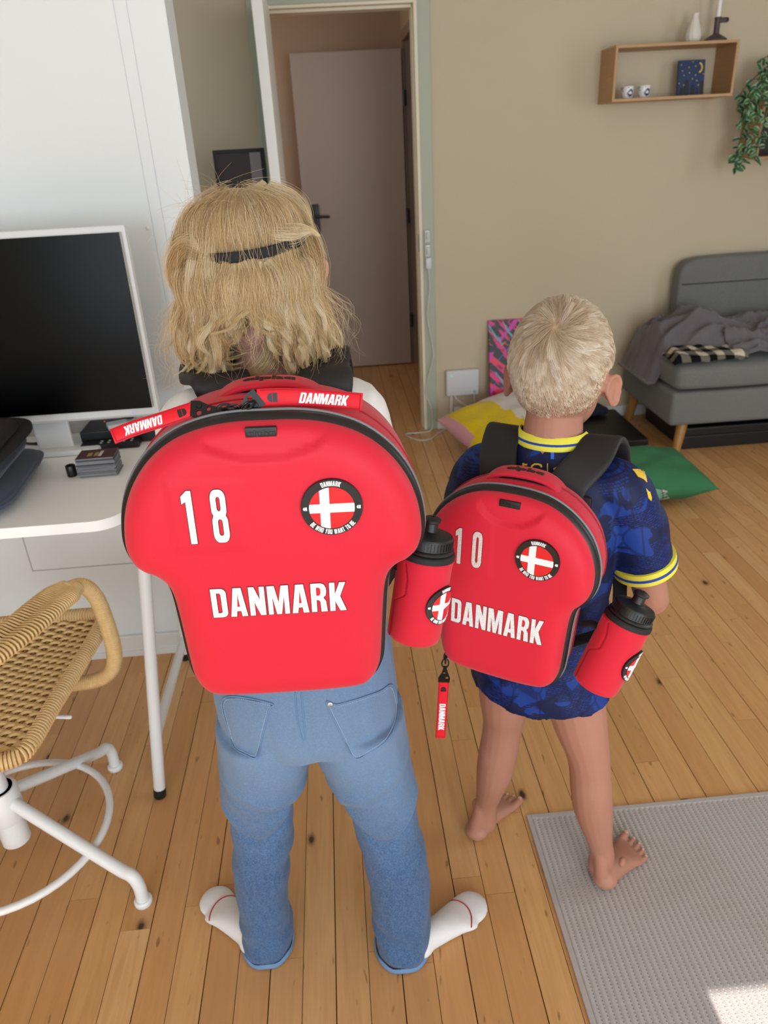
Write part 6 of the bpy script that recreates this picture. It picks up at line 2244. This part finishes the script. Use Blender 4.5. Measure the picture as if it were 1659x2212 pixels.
# football shirt: navy with royal blue printed shapes
mat_kit = Mat('navy and blue printed jersey', rough=.6, spec=.3)
_p = mat_kit.coords('Position')
_b = mat_kit.n('ShaderNodeTexBrick'); mat_kit.t.links.new(mat_kit.mapped(_p, (24, 24, 24), (PI / 2, .5, .35)), _b.inputs['Vector'])
_b.inputs['Color1'].default_value = lin('#0d2b7a'); _b.inputs['Color2'].default_value = lin('#091d58'); _b.inputs['Mortar'].default_value = lin('#071338')
_b.inputs['Scale'].default_value = 2.6; _b.inputs['Mortar Size'].default_value = .05
_v = mat_kit.n('ShaderNodeTexVoronoi', feature='DISTANCE_TO_EDGE'); _v.inputs['Scale'].default_value = 26
mat_kit.t.links.new(mat_kit.mapped(_p, (1, 1, .6)), _v.inputs['Vector'])
_lines = mat_kit.ramp(_v.outputs['Distance'], [(.03, (1, 1, 1)), (.05, (0, 0, 0))])
_big = mat_kit.ramp(mat_kit.noise(_p, 11, 2, .5, .6), [(.47, (0, 0, 0)), (.50, (1, 1, 1))])
_big2 = mat_kit.ramp(mat_kit.noise(mat_kit.mapped(_p, (1, 1, 1), (0, 0, 0), (3, 1, 2)), 15, 2, .5, .8), [(.56, (0, 0, 0)), (.58, (1, 1, 1))])
_c = mat_kit.mix(_big, '#08153e', _b.outputs['Color'])
_c = mat_kit.mix(_big2, _c, '#0f3480')
_c = mat_kit.mix(mat_kit.math('MULTIPLY', _lines, .55), _c, '#06102f')
mat_kit.color(_c).bump(mat_kit.noise(_p, 900, 2), .2, .0004)
mat_ky = plain('yellow rib knit', '#dcd444', .75, .04, 20, .3, 600, .0006)
mat_kb = plain('blue rib stripe', '#153a9a', .7, .04)
mat_kb2 = plain('bright blue print', '#1f63c8', .6, .05)
mb = MB()
mb.rings([ell_ring(W2, 0, y, z, rx, ry, 48, .88, zf) for z, rx, ry, y, zf in (
    (.528, .122, .100, -.004, lambda a: -.020 * max(0, -math.sin(a)) * abs(math.sin(a)) ), (.57, .122, .098, -.002, None), (.64, .118, .092, 0, None), (.72, .114, .086, 0, None), (.80, .117, .084, 0, None),
    (.87, .128, .084, -.002, None), (.92, .128, .076, -.003, None), (.958, .110, .066, -.002, None), (.985, .082, .060, .0, None), (1.004, .064, .054, .003, None), (1.014, .056, .050, .005, None))])
for q in (-1, 1):
    sh, el, wr = arms2[q]
    mb.tube(catmull([W2(q * .078, -.002, .938), W2(q * .114, -.001, .936), sh.lerp(el, .25), sh.lerp(el, .52), sh.lerp(el, .64)], 6), [.047] * 6 + [.048] * 6 + [.049] * 6 + [.051] * 7, 20)
me = remeshed(mb, .0046, 4)
displace(me, lambda p, n: .0032 * noise.noise(p * 22) + .0028 * abs(noise.noise(Vector((p.x * 30, p.y * 30, p.z * 13)))))
kit = link('shirt', me, mat_kit.m, P2)
shb2 = bvh_of(me)
mat_short = mat_kit
mb = MB()
mb.rings([ell_ring(W2, 0, 0, z, rx, ry, 40, .88) for z, rx, ry in ((.53, .112, .088), (.60, .112, .088), (.66, .104, .08))])
for q in (-1, 1):
    mb.tube([W2(q * .060, 0, .60), W2(q * .064, .0, .545), W2(q * .070, .002, .500)], [.062, .064, .066], 22)
link('shorts', remeshed(mb, .006, 3), mat_short.m, P2)
# collar and cuffs: yellow band, blue stripe, yellow band


def band_rings(center_fn, prof, mat, name, parent):
    rings = []
    for dr, dz in prof: rings.append(center_fn(dr, dz))
    return link(name, MB().rings(rings, caps=False).mesh(True, 70), mat, parent)


def neck_ring(dr, dz):
    out = []
    for k in range(56):
        a = 2 * PI * k / 56
        fr = max(0, math.sin(a))
        out.append(W2((.0565 + dr) * math.cos(a), .006 + (.0515 + dr) * math.sin(a) + fr * .012, 1.016 + dz - fr * .034))
    return out


col = band_rings(neck_ring, [(.0065, -.009), (.0068, -.006), (.0035, .002), (-.001, .009), (-.0035, .011), (-.005, .008)], mat_ky.m, 'collar', P2)
band_rings(neck_ring, [(.0048, -.0012), (.0056, -.0010), (.0044, .0020), (.0032, .0022)], mat_kb.m, 'stripe', col)
for q in (-1, 1):
    sh, el, wr = arms2[q]
    ax = (el - sh).normalized(); c = sh.lerp(el, .635)
    e1 = ax.cross(UZ).normalized(); e2 = ax.cross(e1)
    def cuff(dr, dz, c=c, ax=ax, e1=e1, e2=e2):
        return [c + ax * dz + (e1 * math.cos(2 * PI * k / 44) + e2 * math.sin(2 * PI * k / 44)) * (.0520 + dr) for k in range(44)]
    cf = band_rings(cuff, [(-.004, -.013), (.0015, -.012), (.0022, 0), (.0018, .011), (-.003, .012), (-.008, .008)], mat_ky.m, 'cuff', P2)
    band_rings(cuff, [(.0022, -.0028), (.0030, -.0022), (.0030, .0022), (.0022, .0028)], mat_kb.m, 'stripe', cf)


def on_px(bvh, polys, name, mat, parent, step=4, d=.0012):
    m = MB()
    for p in polys: patch_px(bvh, p, step, -.0012, d, m)
    if m.v: return link(name, m.mesh(False), mat, parent)


def rect(x0, y0, x1, y1): return [(x0, y0), (x1, y0), (x1, y1), (x0, y1)]


on_px(shb2, [rect(1129, 1002, 1139, 1005.5), rect(1129, 1000, 1132.5, 1022)], 'letter', mat_yel.m, kit)
g_out = [(1172, 1009), (1170, 1003.5), (1164, 1001), (1154, 1001), (1148, 1005), (1145.5, 1012), (1145.5, 1024), (1172, 1030), (1172, 1017), (1160, 1016), (1160, 1019), (1168.5, 1020), (1168.5, 1026), (1149.5, 1022), (1149.5, 1012), (1151, 1007.5), (1155, 1004.5), (1163, 1004.5), (1167, 1006.5), (1168.5, 1010)]
on_px(shb2, [g_out], 'letter', mat_yel.m, kit)
on_px(shb2, [rect(1182, 1001, 1184, 1036)], 'divider', mat_yel.m, kit)
on_px(shb2, [[(1195, 1012), (1210, 1004), (1216, 1001), (1222, 999), (1216, 1012), (1209, 1020), (1203, 1013), (1200, 1024)]], 'emblem', mat_yel.m, kit)
on_px(shb2, [rect(1190, 968, 1197, 992)], 'blue_bar', mat_kb2.m, kit)
on_px(shb2, [[(1366, 1014), (1378, 1014), (1386, 1020), (1388, 1006), (1393, 1018), (1397, 1042), (1390, 1035), (1378, 1030)], [(1395, 1055), (1401, 1062), (1403, 1062), (1407, 1075), (1406, 1082), (1400, 1076)]], 'chevron', mat_yel.m, kit, 3)


# ------------------------------------------------------------------ backpack straps over the shoulders
def strap(bag, pts, width, thick, mat, wdir):
    P = catmull(pts, 8)
    rings = []; low = []
    for i, p in enumerate(P):
        T = (P[min(i + 1, len(P) - 1)] - P[max(i - 1, 0)]).normalized()
        w = (wdir - T * wdir.dot(T)).normalized(); n = w.cross(T)
        t = i / (len(P) - 1)
        hw = width / 2 * (1 - .60 * smoothstep(.62, .74, t)); ht = thick / 2 * (1 - .75 * smoothstep(.62, .74, t))
        rg = []
        for k in range(24):
            a = 2 * PI * k / 24
            rg.append(p + w * hw * math.copysign(abs(math.cos(a)) ** .3, math.cos(a)) + n * ht * math.copysign(abs(math.sin(a)) ** .6, math.sin(a)))
        rings.append(rg)
        if t < .62: low.append((p, w, n, hw, ht))
    o = link('shoulder_strap', MB().rings(rings).mesh(True, 60), mat, bag)
    m = MB()
    for s in (-1, 1): m.tube([p + w * hw * .93 * s + n * ht * .75 * 0 for p, w, n, hw, ht in low], .0016, 6)
    link('edge_piping', m.mesh(), mat_blk_fab.m, o)
    return o


for q in (-1, 1):
    strap(bag1, [M1 @ Vector((q * .056, D1 - .006, .098)), M1 @ Vector((q * .062, D1 + .006, .136)), W1(q * .074, -.050, 1.196), W1(q * .077, .0, 1.204), W1(q * .080, .055, 1.168), W1(q * .082, .098, 1.08), W1(q * .096, .112, .985),
                 W1(q * .125, .085, .91), W1(q * .150, .0, .87), W1(q * .135, -.06, .875), M1 @ Vector((q * .108, D1 - .02, -.17))], .070, .015, mat_blk_strap.m, R1v + F1 * .12 * q)
    strap(bag2, [M2 @ Vector((q * .050, D2 - .006, .098)), M2 @ Vector((q * .058, D2 + .006, .128)), W2(q * .074, -.045, 1.004), W2(q * .080, .004, 1.018), W2(q * .086, .055, .982), W2(q * .090, .090, .90), W2(q * .098, .098, .82),
                 W2(q * .118, .070, .75), W2(q * .132, .0, .70), W2(q * .118, -.06, .70), M2 @ Vector((q * .088, D2 - .02, -.15))], .060, .013, mat_blk_strap.m, R2v + F2 * .12 * q)

# ================================================================== HAIR
def hair_mat(name, stops, rough=.38):
    m = Mat(name, '#c8a878', rough, spec=.5)
    hi = m.n('ShaderNodeHairInfo')
    tone = m.n('ShaderNodeAttribute', attribute_name='tone').outputs['Fac']
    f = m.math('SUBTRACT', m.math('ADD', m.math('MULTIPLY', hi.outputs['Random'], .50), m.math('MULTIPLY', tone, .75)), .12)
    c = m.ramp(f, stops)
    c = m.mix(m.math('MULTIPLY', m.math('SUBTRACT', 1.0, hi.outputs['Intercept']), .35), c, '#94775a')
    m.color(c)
    m.b.inputs['Anisotropic'].default_value = .5
    return m


def strands(name, S, r0, r1, mat, parent, tone=None):
    """S: (N, P, 3) array of strand points in world coordinates"""
    N, Pn, _ = S.shape
    hc = bpy.data.hair_curves.new(name)
    hc.add_curves([Pn] * N)
    hc.attributes['position'].data.foreach_set('vector', np.ascontiguousarray(S.reshape(-1), dtype=np.float32))
    ra = hc.attributes.get('radius') or hc.attributes.new('radius', 'FLOAT', 'POINT')
    t = np.linspace(0, 1, Pn)
    rad = r0 + (r1 - r0) * t ** 2
    ra.data.foreach_set('value', np.tile(rad, N).astype(np.float32))
    ta = hc.attributes.new('tone', 'FLOAT', 'CURVE')
    ta.data.foreach_set('value', (np.full(N, .5) if tone is None else tone).astype(np.float32))
    return link(name, hc, mat, parent)


# --- long hair
mat_h1 = hair_mat('long blond hair', [(0, '#80623c'), (.22, '#ab8a5a'), (.5, '#d0b281'), (.8, '#e8d4aa'), (1, '#f8eedb')])
HR = np.array([.0800, .0950, .1010])                 # hair ellipsoid radii
HC = np.array(H1) + np.array([0, -.004, .012])
BZ = .037                                            # height of the headband above the head centre
hr = np.random.default_rng(4)
THB = math.acos(BZ / HR[2])
NG, NTOP = 44, 22


def ell(phi, th, k=1.0):
    """phi: 0 = back, + = right; th from the top"""
    s = np.sin(th)
    return np.stack([HR[0] * k * s * np.sin(phi), -HR[1] * k * s * np.cos(phi), HR[2] * k * np.cos(th)], -1)


def lock_guide(phi, th0, lay, zend, curl, ph, sway, flare, wav, over=False):
    """one lock from the crown over the head, under the band, down to the shoulders (local to the head centre)"""
    pts = []
    side = smoothstep(math.radians(55), math.radians(85), abs(phi))
    for th in np.linspace(th0, math.radians(98), NTOP):
        gb = math.exp(-((th - THB) / .13) ** 2)
        puff = .009 * math.exp(-((th - (THB - .42)) / .26) ** 2) + .005 * math.exp(-((th - (THB + .42)) / .30) ** 2)
        puff = puff * (1 - .55 * side) + side * .010 * math.exp(-((th - THB - .05) / .40) ** 2)
        L = (lay + puff) * (1 if over else (1 - gb * (1 - side)))
        p2 = phi + .10 * math.sin(ph + th * 3.0) * math.sin(min(1, th) * 1.5)
        pts.append(ell(p2, th, 1 + L / .088))
    p = np.array(pts[-1]); out = np.array([p[0], p[1]]); out = out / (np.linalg.norm(out) + 1e-9)
    tg = np.array([-out[1], out[0]])
    m = NG - NTOP
    z0 = p[2]
    for i in range(1, m + 1):
        t = i / m
        z = z0 + (zend - z0) * t
        xy = p[:2] + out * (flare * math.sin(t * 2.2) + wav * .6 * math.cos(ph * 2 + t * 7) * t) + tg * (wav * (math.sin(ph + t * 6.5) - math.sin(ph)) * (.3 + .7 * t) + sway * t ** 1.5)
        if p[1] < 0: xy[1] = xy[1] * (1 - .10 * t)
        if t > .60:
            c = (t - .60) / .40
            xy = xy - out * curl * c * c * .020 + tg * curl * .010 * c * c
            z += abs(curl) * .008 * c ** 3
        pts.append(np.array([xy[0], xy[1], z]))
    return np.array(pts)


def fan(g, ns, wt, wr, taper, fr=.0006):
    """strands of one lock: flattened bundle round its guide, uneven ends"""
    n = len(g)
    out = g.copy(); out[:, 2] = 0; out /= np.linalg.norm(out, axis=1, keepdims=True) + 1e-9
    tg = np.stack([-out[:, 1], out[:, 0], np.zeros(n)], 1)
    a = hr.normal(0, 1, ns); b = np.abs(hr.normal(0, 1, ns)) - .3
    f = np.clip(1 - np.abs(hr.normal(0, .10, ns)), .55, 1)
    idx = np.arange(n)[None] * f[:, None]
    i0 = np.minimum(idx.astype(int), n - 2); fr_ = (idx - i0)[..., None]
    def at(arr): return arr[i0] * (1 - fr_) + arr[i0 + 1] * fr_
    t = np.linspace(0, 1, n)[None]
    w = (1.15 - .15 * t) * (1 - (1 - taper) * np.clip((t - .45) / .55, 0, 1) ** 1.3)
    S = at(g) + at(tg) * (a[:, None] * w * wt)[..., None] + at(out) * (b[:, None] * w * wr)[..., None]
    am = hr.normal(0, fr, (ns, 1, 3)); k = hr.uniform(3, 8, (ns, 1, 1)); p0 = hr.uniform(0, 6.28, (ns, 1, 1))
    return S + am * np.sin(p0 + t[..., None] * k) * (.3 + t[..., None])


def clear(S, k=.99):
    """keep strands outside the skull"""
    q = S / (HR * k)
    r = np.sqrt((q ** 2).sum(-1, keepdims=True))
    return np.where((r < 1) & (S[..., 2:3] > -.02), S / np.maximum(r, 1e-6), S)


def band_z(x, cosphi): return BZ + .003 + x * .055 + .018 * (1 - cosphi) / 2


def under_band(S):
    """press the strands flat where the headband crosses the back of the head"""
    r = np.sqrt(((S / HR) ** 2).sum(-1))
    hor = np.sqrt(S[..., 0] ** 2 + S[..., 1] ** 2) + 1e-9
    cp = -S[..., 1] / hor
    g = np.exp(-((S[..., 2] - band_z(S[..., 0], cp)) / .013) ** 2) * np.clip((cp - .15) / .25, 0, 1)
    rn = 1.004 + (r - 1.004) * (1 - np.clip(g * 1.15, 0, 1))
    return np.where((r > 1.004)[..., None], S * (rn / np.maximum(r, 1e-6))[..., None], S)


S = []; tone = []
for k in range(400):
    lim = math.radians(142)
    phi = hr.uniform(-lim, lim)
    th0 = max(.0, hr.uniform(-.12, .95))
    sway = hr.normal(0, .007)
    aphi = abs(phi)
    # the hair divides at the nape and swings out to both sides
    if aphi < .75: sway += math.copysign(1, phi) * .034 * (1 - aphi / .75) * (1 if hr.random() < .85 else -.4)
    zend = hr.uniform(-.118, -.082) if aphi > .55 else (hr.uniform(-.112, -.070) if aphi > .34 else hr.uniform(-.066, -.040))
    if 1.15 < phi < 1.95 and hr.random() < .0: zend = hr.uniform(-.030, -.018); sway = 0      # tucked behind the ear
    wide = hr.random() < .4
    over = hr.random() < .035
    g = lock_guide(phi, th0, hr.uniform(0, .007), zend, hr.normal(.6, .8), hr.uniform(0, 6.28), sway, hr.uniform(.002, .017), hr.uniform(.004, .011), over)
    q = clear(fan(g, 120, .0048 if wide else .0030, .0020, hr.uniform(.12, .4)))
    S.append(q if over else under_band(q))
    tone += [float(np.clip(hr.normal(.5, .30), 0, 1))] * 120


def photo_lock(pts, ns, wt, wr, taper, tn, dy=0.0):
    """a lock that the photograph shows, laid over the base hair"""
    P = []
    for cx, cy in pts:
        x, y = 340 + cx * .2652, 340 + cy * .2652
        Yd = .935
        for _ in range(3):
            q = at_y(x, y, Yd)
            Yd = .905 + min(.075, ((q.x - H1.x) / .098) ** 2 * .075) + (.020 * smoothstep(1.30, 1.21, q.z) if abs(q.x - H1.x) < .06 else 0) + (.10 * smoothstep(1.35, 1.42, q.z))
        q = at_y(x, y, Yd - .007 + dy)
        P.append(q - Vector(HC))
    c = np.array([tuple(p) for p in catmull(P, 12)])
    ds = np.concatenate([[0], np.cumsum(np.linalg.norm(np.diff(c, axis=0), axis=1))])
    t = np.linspace(0, ds[-1], NG)
    g = np.stack([np.interp(t, ds, c[:, i]) for i in range(3)], -1)
    ns = int(ns * 1.8)
    T = np.gradient(g, axis=0); T /= np.linalg.norm(T, axis=1, keepdims=True) + 1e-9
    o = np.array([0, -1.0, .15])
    tg = np.cross(T, o); tg /= np.linalg.norm(tg, axis=1, keepdims=True) + 1e-9
    u = np.linspace(0, 1, NG)
    w = (.75 + .5 * np.sin(u * PI)) * (1 - (1 - taper) * np.clip((u - .55) / .45, 0, 1) ** 1.4)
    a = hr.normal(0, 1, (ns, 1)); b = hr.normal(0, 1, (ns, 1))
    f = np.clip(1 - np.abs(hr.normal(0, .07, ns)), .6, 1)
    idx = np.arange(NG)[None] * f[:, None]; i0 = np.minimum(idx.astype(int), NG - 2); fr = (idx - i0)[..., None]
    def at(arr): return arr[i0] * (1 - fr) + arr[i0 + 1] * fr
    am = hr.normal(0, .0006, (ns, 1, 3)); kk = hr.uniform(3, 8, (ns, 1, 1)); p0 = hr.uniform(0, 6.28, (ns, 1, 1))
    Q = at(g) + at(tg) * (a * w * wt)[..., None] + o * (b * w * wr)[..., None] + am * np.sin(p0 + u[None, :, None] * kk)
    S.append(Q); tone.extend(np.clip(hr.normal(tn, .10, ns), 0, 1).tolist())


for pts, ns, wt, tn in (
        ([(870, 1330), (925, 1450), (930, 1560), (880, 1680), (780, 1755), (660, 1770), (570, 1700)], 110, .0042, .62),
        ([(540, 1120), (480, 1330), (465, 1500), (500, 1620), (600, 1730), (720, 1790)], 100, .0036, .58),
        ([(1000, 1180), (965, 1380), (1020, 1540), (1130, 1650), (1165, 1720), (1090, 1790), (960, 1815)], 120, .0040, .60),
        ([(880, 850), (1040, 1080), (1180, 1240), (1260, 1410), (1285, 1590)], 110, .0040, .80),
        ([(1060, 850), (1200, 1090), (1320, 1290), (1410, 1500), (1385, 1720)], 120, .0044, .72),
        ([(980, 850), (1120, 1090), (1240, 1290), (1330, 1480), (1310, 1700)], 110, .0042, .50),
        ([(1390, 1290), (1475, 1410), (1500, 1550), (1460, 1690)], 24, .0016, .75),
        ([(330, 850), (250, 1050), (170, 1290), (160, 1490), (215, 1670), (200, 1880)], 110, .0040, .66),
        ([(400, 850), (360, 1050), (290, 1250), (205, 1400), (185, 1540), (245, 1660)], 100, .0036, .82),
        ([(560, 850), (520, 1080), (440, 1270), (430, 1420), (475, 1590), (520, 1690)], 100, .0036, .48),
        ([(690, 850), (760, 1000), (700, 1150), (570, 1270), (505, 1390), (480, 1520)], 120, .0044, .66),
        ([(770, 830), (795, 960), (780, 1100), (690, 1210), (550, 1330), (500, 1440)], 100, .0036, .50),
        ([(830, 850), (860, 1010), (845, 1200), (765, 1340), (610, 1450), (490, 1500)], 36, .0014, .92),
        ([(480, 850), (475, 1000), (480, 1110), (400, 1270), (270, 1440), (230, 1560)], 90, .0032, .76),
        ([(340, 770), (220, 720), (125, 850), (115, 1000), (190, 1150)], 130, .0050, .55),
        ([(350, 790), (230, 780), (150, 900), (150, 1050), (230, 1180)], 110, .0044, .40),
        ([(880, 205), (760, 320), (680, 480), (620, 620), (590, 690)], 70, .0028, .90),
        ([(760, 230), (790, 380), (820, 520), (770, 660)], 60, .0030, .70),
        ([(560, 250), (560, 420), (600, 560), (590, 690)], 60, .0024, .72),
        ([(380, 450), (470, 500), (540, 590), (575, 680)], 80, .0036, .60),
        ([(900, 230), (1080, 330), (1200, 450), (1260, 560)], 90, .0044, .78),
        ([(830, 600), (960, 640), (1110, 640), (1260, 600)], 80, .0030, .88),
        ([(900, 590), (1060, 590), (1220, 590), (1330, 640)], 60, .0028, .75),
        ([(200, 700), (250, 680), (310, 710), (350, 760)], 60, .0030, .90),
        ([(1200, 760), (1260, 830), (1270, 930), (1250, 1020)], 70, .0030, .30)):
    photo_lock(pts, ns, wt, .0018, .3, tn)
S = np.concatenate(S)
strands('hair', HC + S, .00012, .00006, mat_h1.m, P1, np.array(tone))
# loose single hairs
S = []
for k in range(420):
    phi = hr.uniform(-2.5, 2.5)
    g = lock_guide(phi, hr.uniform(.05, 1.1), hr.uniform(.006, .016), hr.uniform(-.128, -.05), hr.normal(0, .8), hr.uniform(0, 6.28), hr.normal(0, .014), hr.uniform(.01, .038), hr.uniform(.004, .014), True)
    wob = np.cumsum(hr.normal(0, .0005, g.shape), 0) + hr.normal(0, .002, (1, 3)) * np.linspace(0, 1, NG)[:, None]
    S.append(g + wob)
for k in range(110):                                    # wisps standing off the crown
    phi = hr.uniform(-2.6, .6); th = hr.uniform(.25, .95)
    b = ell(np.array(phi), np.array(th), 1.06)
    d = b / np.linalg.norm(b) + np.array([-.35, -.1, .25]) * hr.random() + hr.normal(0, .55, 3)
    d /= np.linalg.norm(d)
    L = hr.uniform(.015, .050); cu = hr.normal(0, 1.1, 3)
    t = np.linspace(0, 1, NG)[:, None]
    S.append(b + d * L * t + np.cross(d, cu) * L * .7 * t ** 2 - np.array([0, 0, .35]) * L * t ** 2.2)
S = clear(np.array(S), 1.0)
nf = int(len(S) * .45); S[:nf] = under_band(S[:nf])
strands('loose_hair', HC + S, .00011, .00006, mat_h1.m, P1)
# dense under-layer, so that no skin shows through over the skull
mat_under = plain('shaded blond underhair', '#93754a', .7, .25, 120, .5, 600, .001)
v = []; f = []
nu, nv = 64, 26
for j in range(nv):
    for i in range(nu):
        phi = -PI + 2 * PI * i / nu
        lim = 1.75 - .95 * smoothstep(1.7, 2.6, abs(phi))
        th = lim * j / (nv - 1)
        p = ell(np.array(phi), np.array(th), .985)
        v.append(HC + p)
for j in range(nv - 1):
    for i in range(nu): f.append((j * nu + i, j * nu + (i + 1) % nu, (j + 1) * nu + (i + 1) % nu, (j + 1) * nu + i))
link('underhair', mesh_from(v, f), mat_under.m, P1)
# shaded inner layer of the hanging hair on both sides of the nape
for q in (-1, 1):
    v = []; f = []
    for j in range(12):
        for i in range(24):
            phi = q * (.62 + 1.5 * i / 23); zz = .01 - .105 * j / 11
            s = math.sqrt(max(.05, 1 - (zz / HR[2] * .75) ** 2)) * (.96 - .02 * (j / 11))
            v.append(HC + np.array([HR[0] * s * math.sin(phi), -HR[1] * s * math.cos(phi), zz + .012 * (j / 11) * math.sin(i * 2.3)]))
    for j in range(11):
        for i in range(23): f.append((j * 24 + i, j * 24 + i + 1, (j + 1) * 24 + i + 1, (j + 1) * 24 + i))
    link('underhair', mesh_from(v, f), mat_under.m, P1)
# headband
mat_band = Mat('black braided headband', '#0b0d10', .8)
_w = mat_band.noise(mat_band.mapped(mat_band.coords('Position'), (300, 300, 500)), 1, 2)
mat_band.color(mat_band.mix(_w, '#07080a', '#20242a')).bump(_w, .8, .002)
pts = []
sn = math.sqrt(1 - (BZ / HR[2]) ** 2)
for k in range(72):
    a = 2 * PI * k / 72
    phi = a
    x = (HR[0] * sn + .0055) * math.sin(phi); y = -(HR[1] * sn + .0060) * math.cos(phi)
    z = band_z(x, math.cos(phi))
    pts.append(Vector(HC) + Vector((x, y, z)))
hb = MB().tube(pts, .0024, 10, closed=True, up=(0, 0, 1), ry=.0064)
link('headband', hb.mesh(True, 180), mat_band.m, P1)

# --- short hair
mat_h2 = hair_mat('short blond hair', [(0, '#ab9274'), (.3, '#cdb698'), (.65, '#e6d5bc'), (1, '#f7efe2')], .40)
HR2 = np.array([.0785, .0935, .0995])
HC2 = np.array(H2) + np.array(F2) * -.004 + np.array([0, 0, .012])
BM = np.array([[R2v.x, F2.x, 0], [R2v.y, F2.y, 0], [0, 0, 1]])
whorl = np.array([.06, -.71, .70]); whorl /= np.linalg.norm(whorl)
N2 = 72000
z = hr.uniform(-1, 1, N2); a = hr.uniform(0, 2 * PI, N2)
D = np.stack([np.sqrt(1 - z * z) * np.cos(a), np.sqrt(1 - z * z) * np.sin(a), z], -1)      # x right, y forward
back = -D[:, 1]
low = -.68 + .04 * np.sin(D[:, 0] * 9)
lim = np.where(back > .15, low, np.where(back > -.25, -.12 + (.25 + back) / .4 * 0 + np.clip((.15 - back), 0, .4) * .5 - .25 * np.clip(back + .05, 0, .2) * 5 * .4, .22 + np.clip(-back - .25, 0, 1) * .45))
keep = (D[:, 2] > lim + hr.normal(0, .045, N2))
earzone = (np.abs(D[:, 0]) > .80) & (D[:, 2] < -.02) & (D[:, 1] > -.28)
keep &= ~earzone
D = D[keep]; N2 = len(D)
# direction field: away from the whorl with a slight spin
away = D - whorl * (D @ whorl)[:, None]
away /= np.linalg.norm(away, axis=1, keepdims=True) + 1e-6
tang = away - D * (away * D).sum(1, keepdims=True); tang /= np.linalg.norm(tang, axis=1, keepdims=True) + 1e-6
spin = np.cross(D, tang)
ang = np.arccos(np.clip(D @ whorl, -1, 1))
tang = tang + spin * (.75 * np.exp(-ang / .45) + .12)[:, None]
# clumping: pull neighbouring directions together with a coarse noise
cl = np.array([noise.noise_vector(Vector(d * 9)) for d in D]); cl2 = np.array([noise.noise_vector(Vector(d * 30)) for d in D])
NT = 1300                                               # tufts that neighbouring hairs gather into
ti = hr.choice(N2, NT, replace=False)
own = np.zeros(N2, int)
for c in range(0, N2, 4000): own[c:c + 4000] = np.argmax(D[c:c + 4000] @ D[ti].T, 1)
own[ti] = np.arange(NT)
tn = hr.normal(0, .17, (NT, 3))
tang = tang + cl * .36 + tn[own] + hr.normal(0, .07, D.shape)
tang -= D * (tang * D).sum(1, keepdims=True); tang /= np.linalg.norm(tang, axis=1, keepdims=True)
zr = D[:, 2]
top = np.clip((zr + .10) / .45, 0, 1)
length = .0030 + .010 * np.clip((zr + .60) / .5, 0, 1) + .024 * top
length *= (1 + .25 * np.clip(tn[own][:, 0], -1, 1)) * hr.uniform(.82, 1.08, N2)
length *= np.where((np.abs(D[:, 0]) > .8) & (zr < .25), .45, 1)
lift = .15 + .22 * np.exp(-(ang / .35) ** 2) + .16 * tn[own][:, 1] * top + hr.normal(0, .03, N2)
Pn = 10
S = np.zeros((N2, Pn, 3))
p = D.copy(); d = tang.copy(); h = np.zeros(N2)
S[:, 0] = D * HR2
for i in range(1, Pn):
    step = length / (Pn - 1)
    p = p + d * (step / .09)[:, None]
    nr = np.linalg.norm(p, axis=1, keepdims=True); p = p / nr
    d = d - p * (d * p).sum(1, keepdims=True); d /= np.linalg.norm(d, axis=1, keepdims=True)
    t = i / (Pn - 1)
    h = h + np.clip(lift * (1.1 - .9 * t), .015, 1) * step
    S[:, i] = p * HR2 + p * h[:, None]
G = S[ti][own]
tt = np.linspace(0, 1, Pn)[None, :, None]
S = S + (G - S) * (.55 * top[:, None, None] + .10) * tt ** 1.2
S = S @ BM.T + HC2
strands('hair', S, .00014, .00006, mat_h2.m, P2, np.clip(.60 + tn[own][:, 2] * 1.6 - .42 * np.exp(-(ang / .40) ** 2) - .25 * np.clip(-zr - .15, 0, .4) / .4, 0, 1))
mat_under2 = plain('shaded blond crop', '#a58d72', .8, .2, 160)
v = []; f = []
for j in range(24):
    for i in range(64):
        phi = -PI + 2 * PI * i / 64
        lim_ = 1.58 - .60 * smoothstep(1.5, 2.6, abs(phi))
        th = lim_ * j / 23
        q = np.array([HR2[0] * math.sin(th) * math.sin(phi), -HR2[1] * math.sin(th) * math.cos(phi), HR2[2] * math.cos(th)]) * 1.004
        v.append(BM @ q + HC2)
for j in range(23):
    for i in range(64): f.append((j * 64 + i, j * 64 + (i + 1) % 64, (j + 1) * 64 + (i + 1) % 64, (j + 1) * 64 + i))
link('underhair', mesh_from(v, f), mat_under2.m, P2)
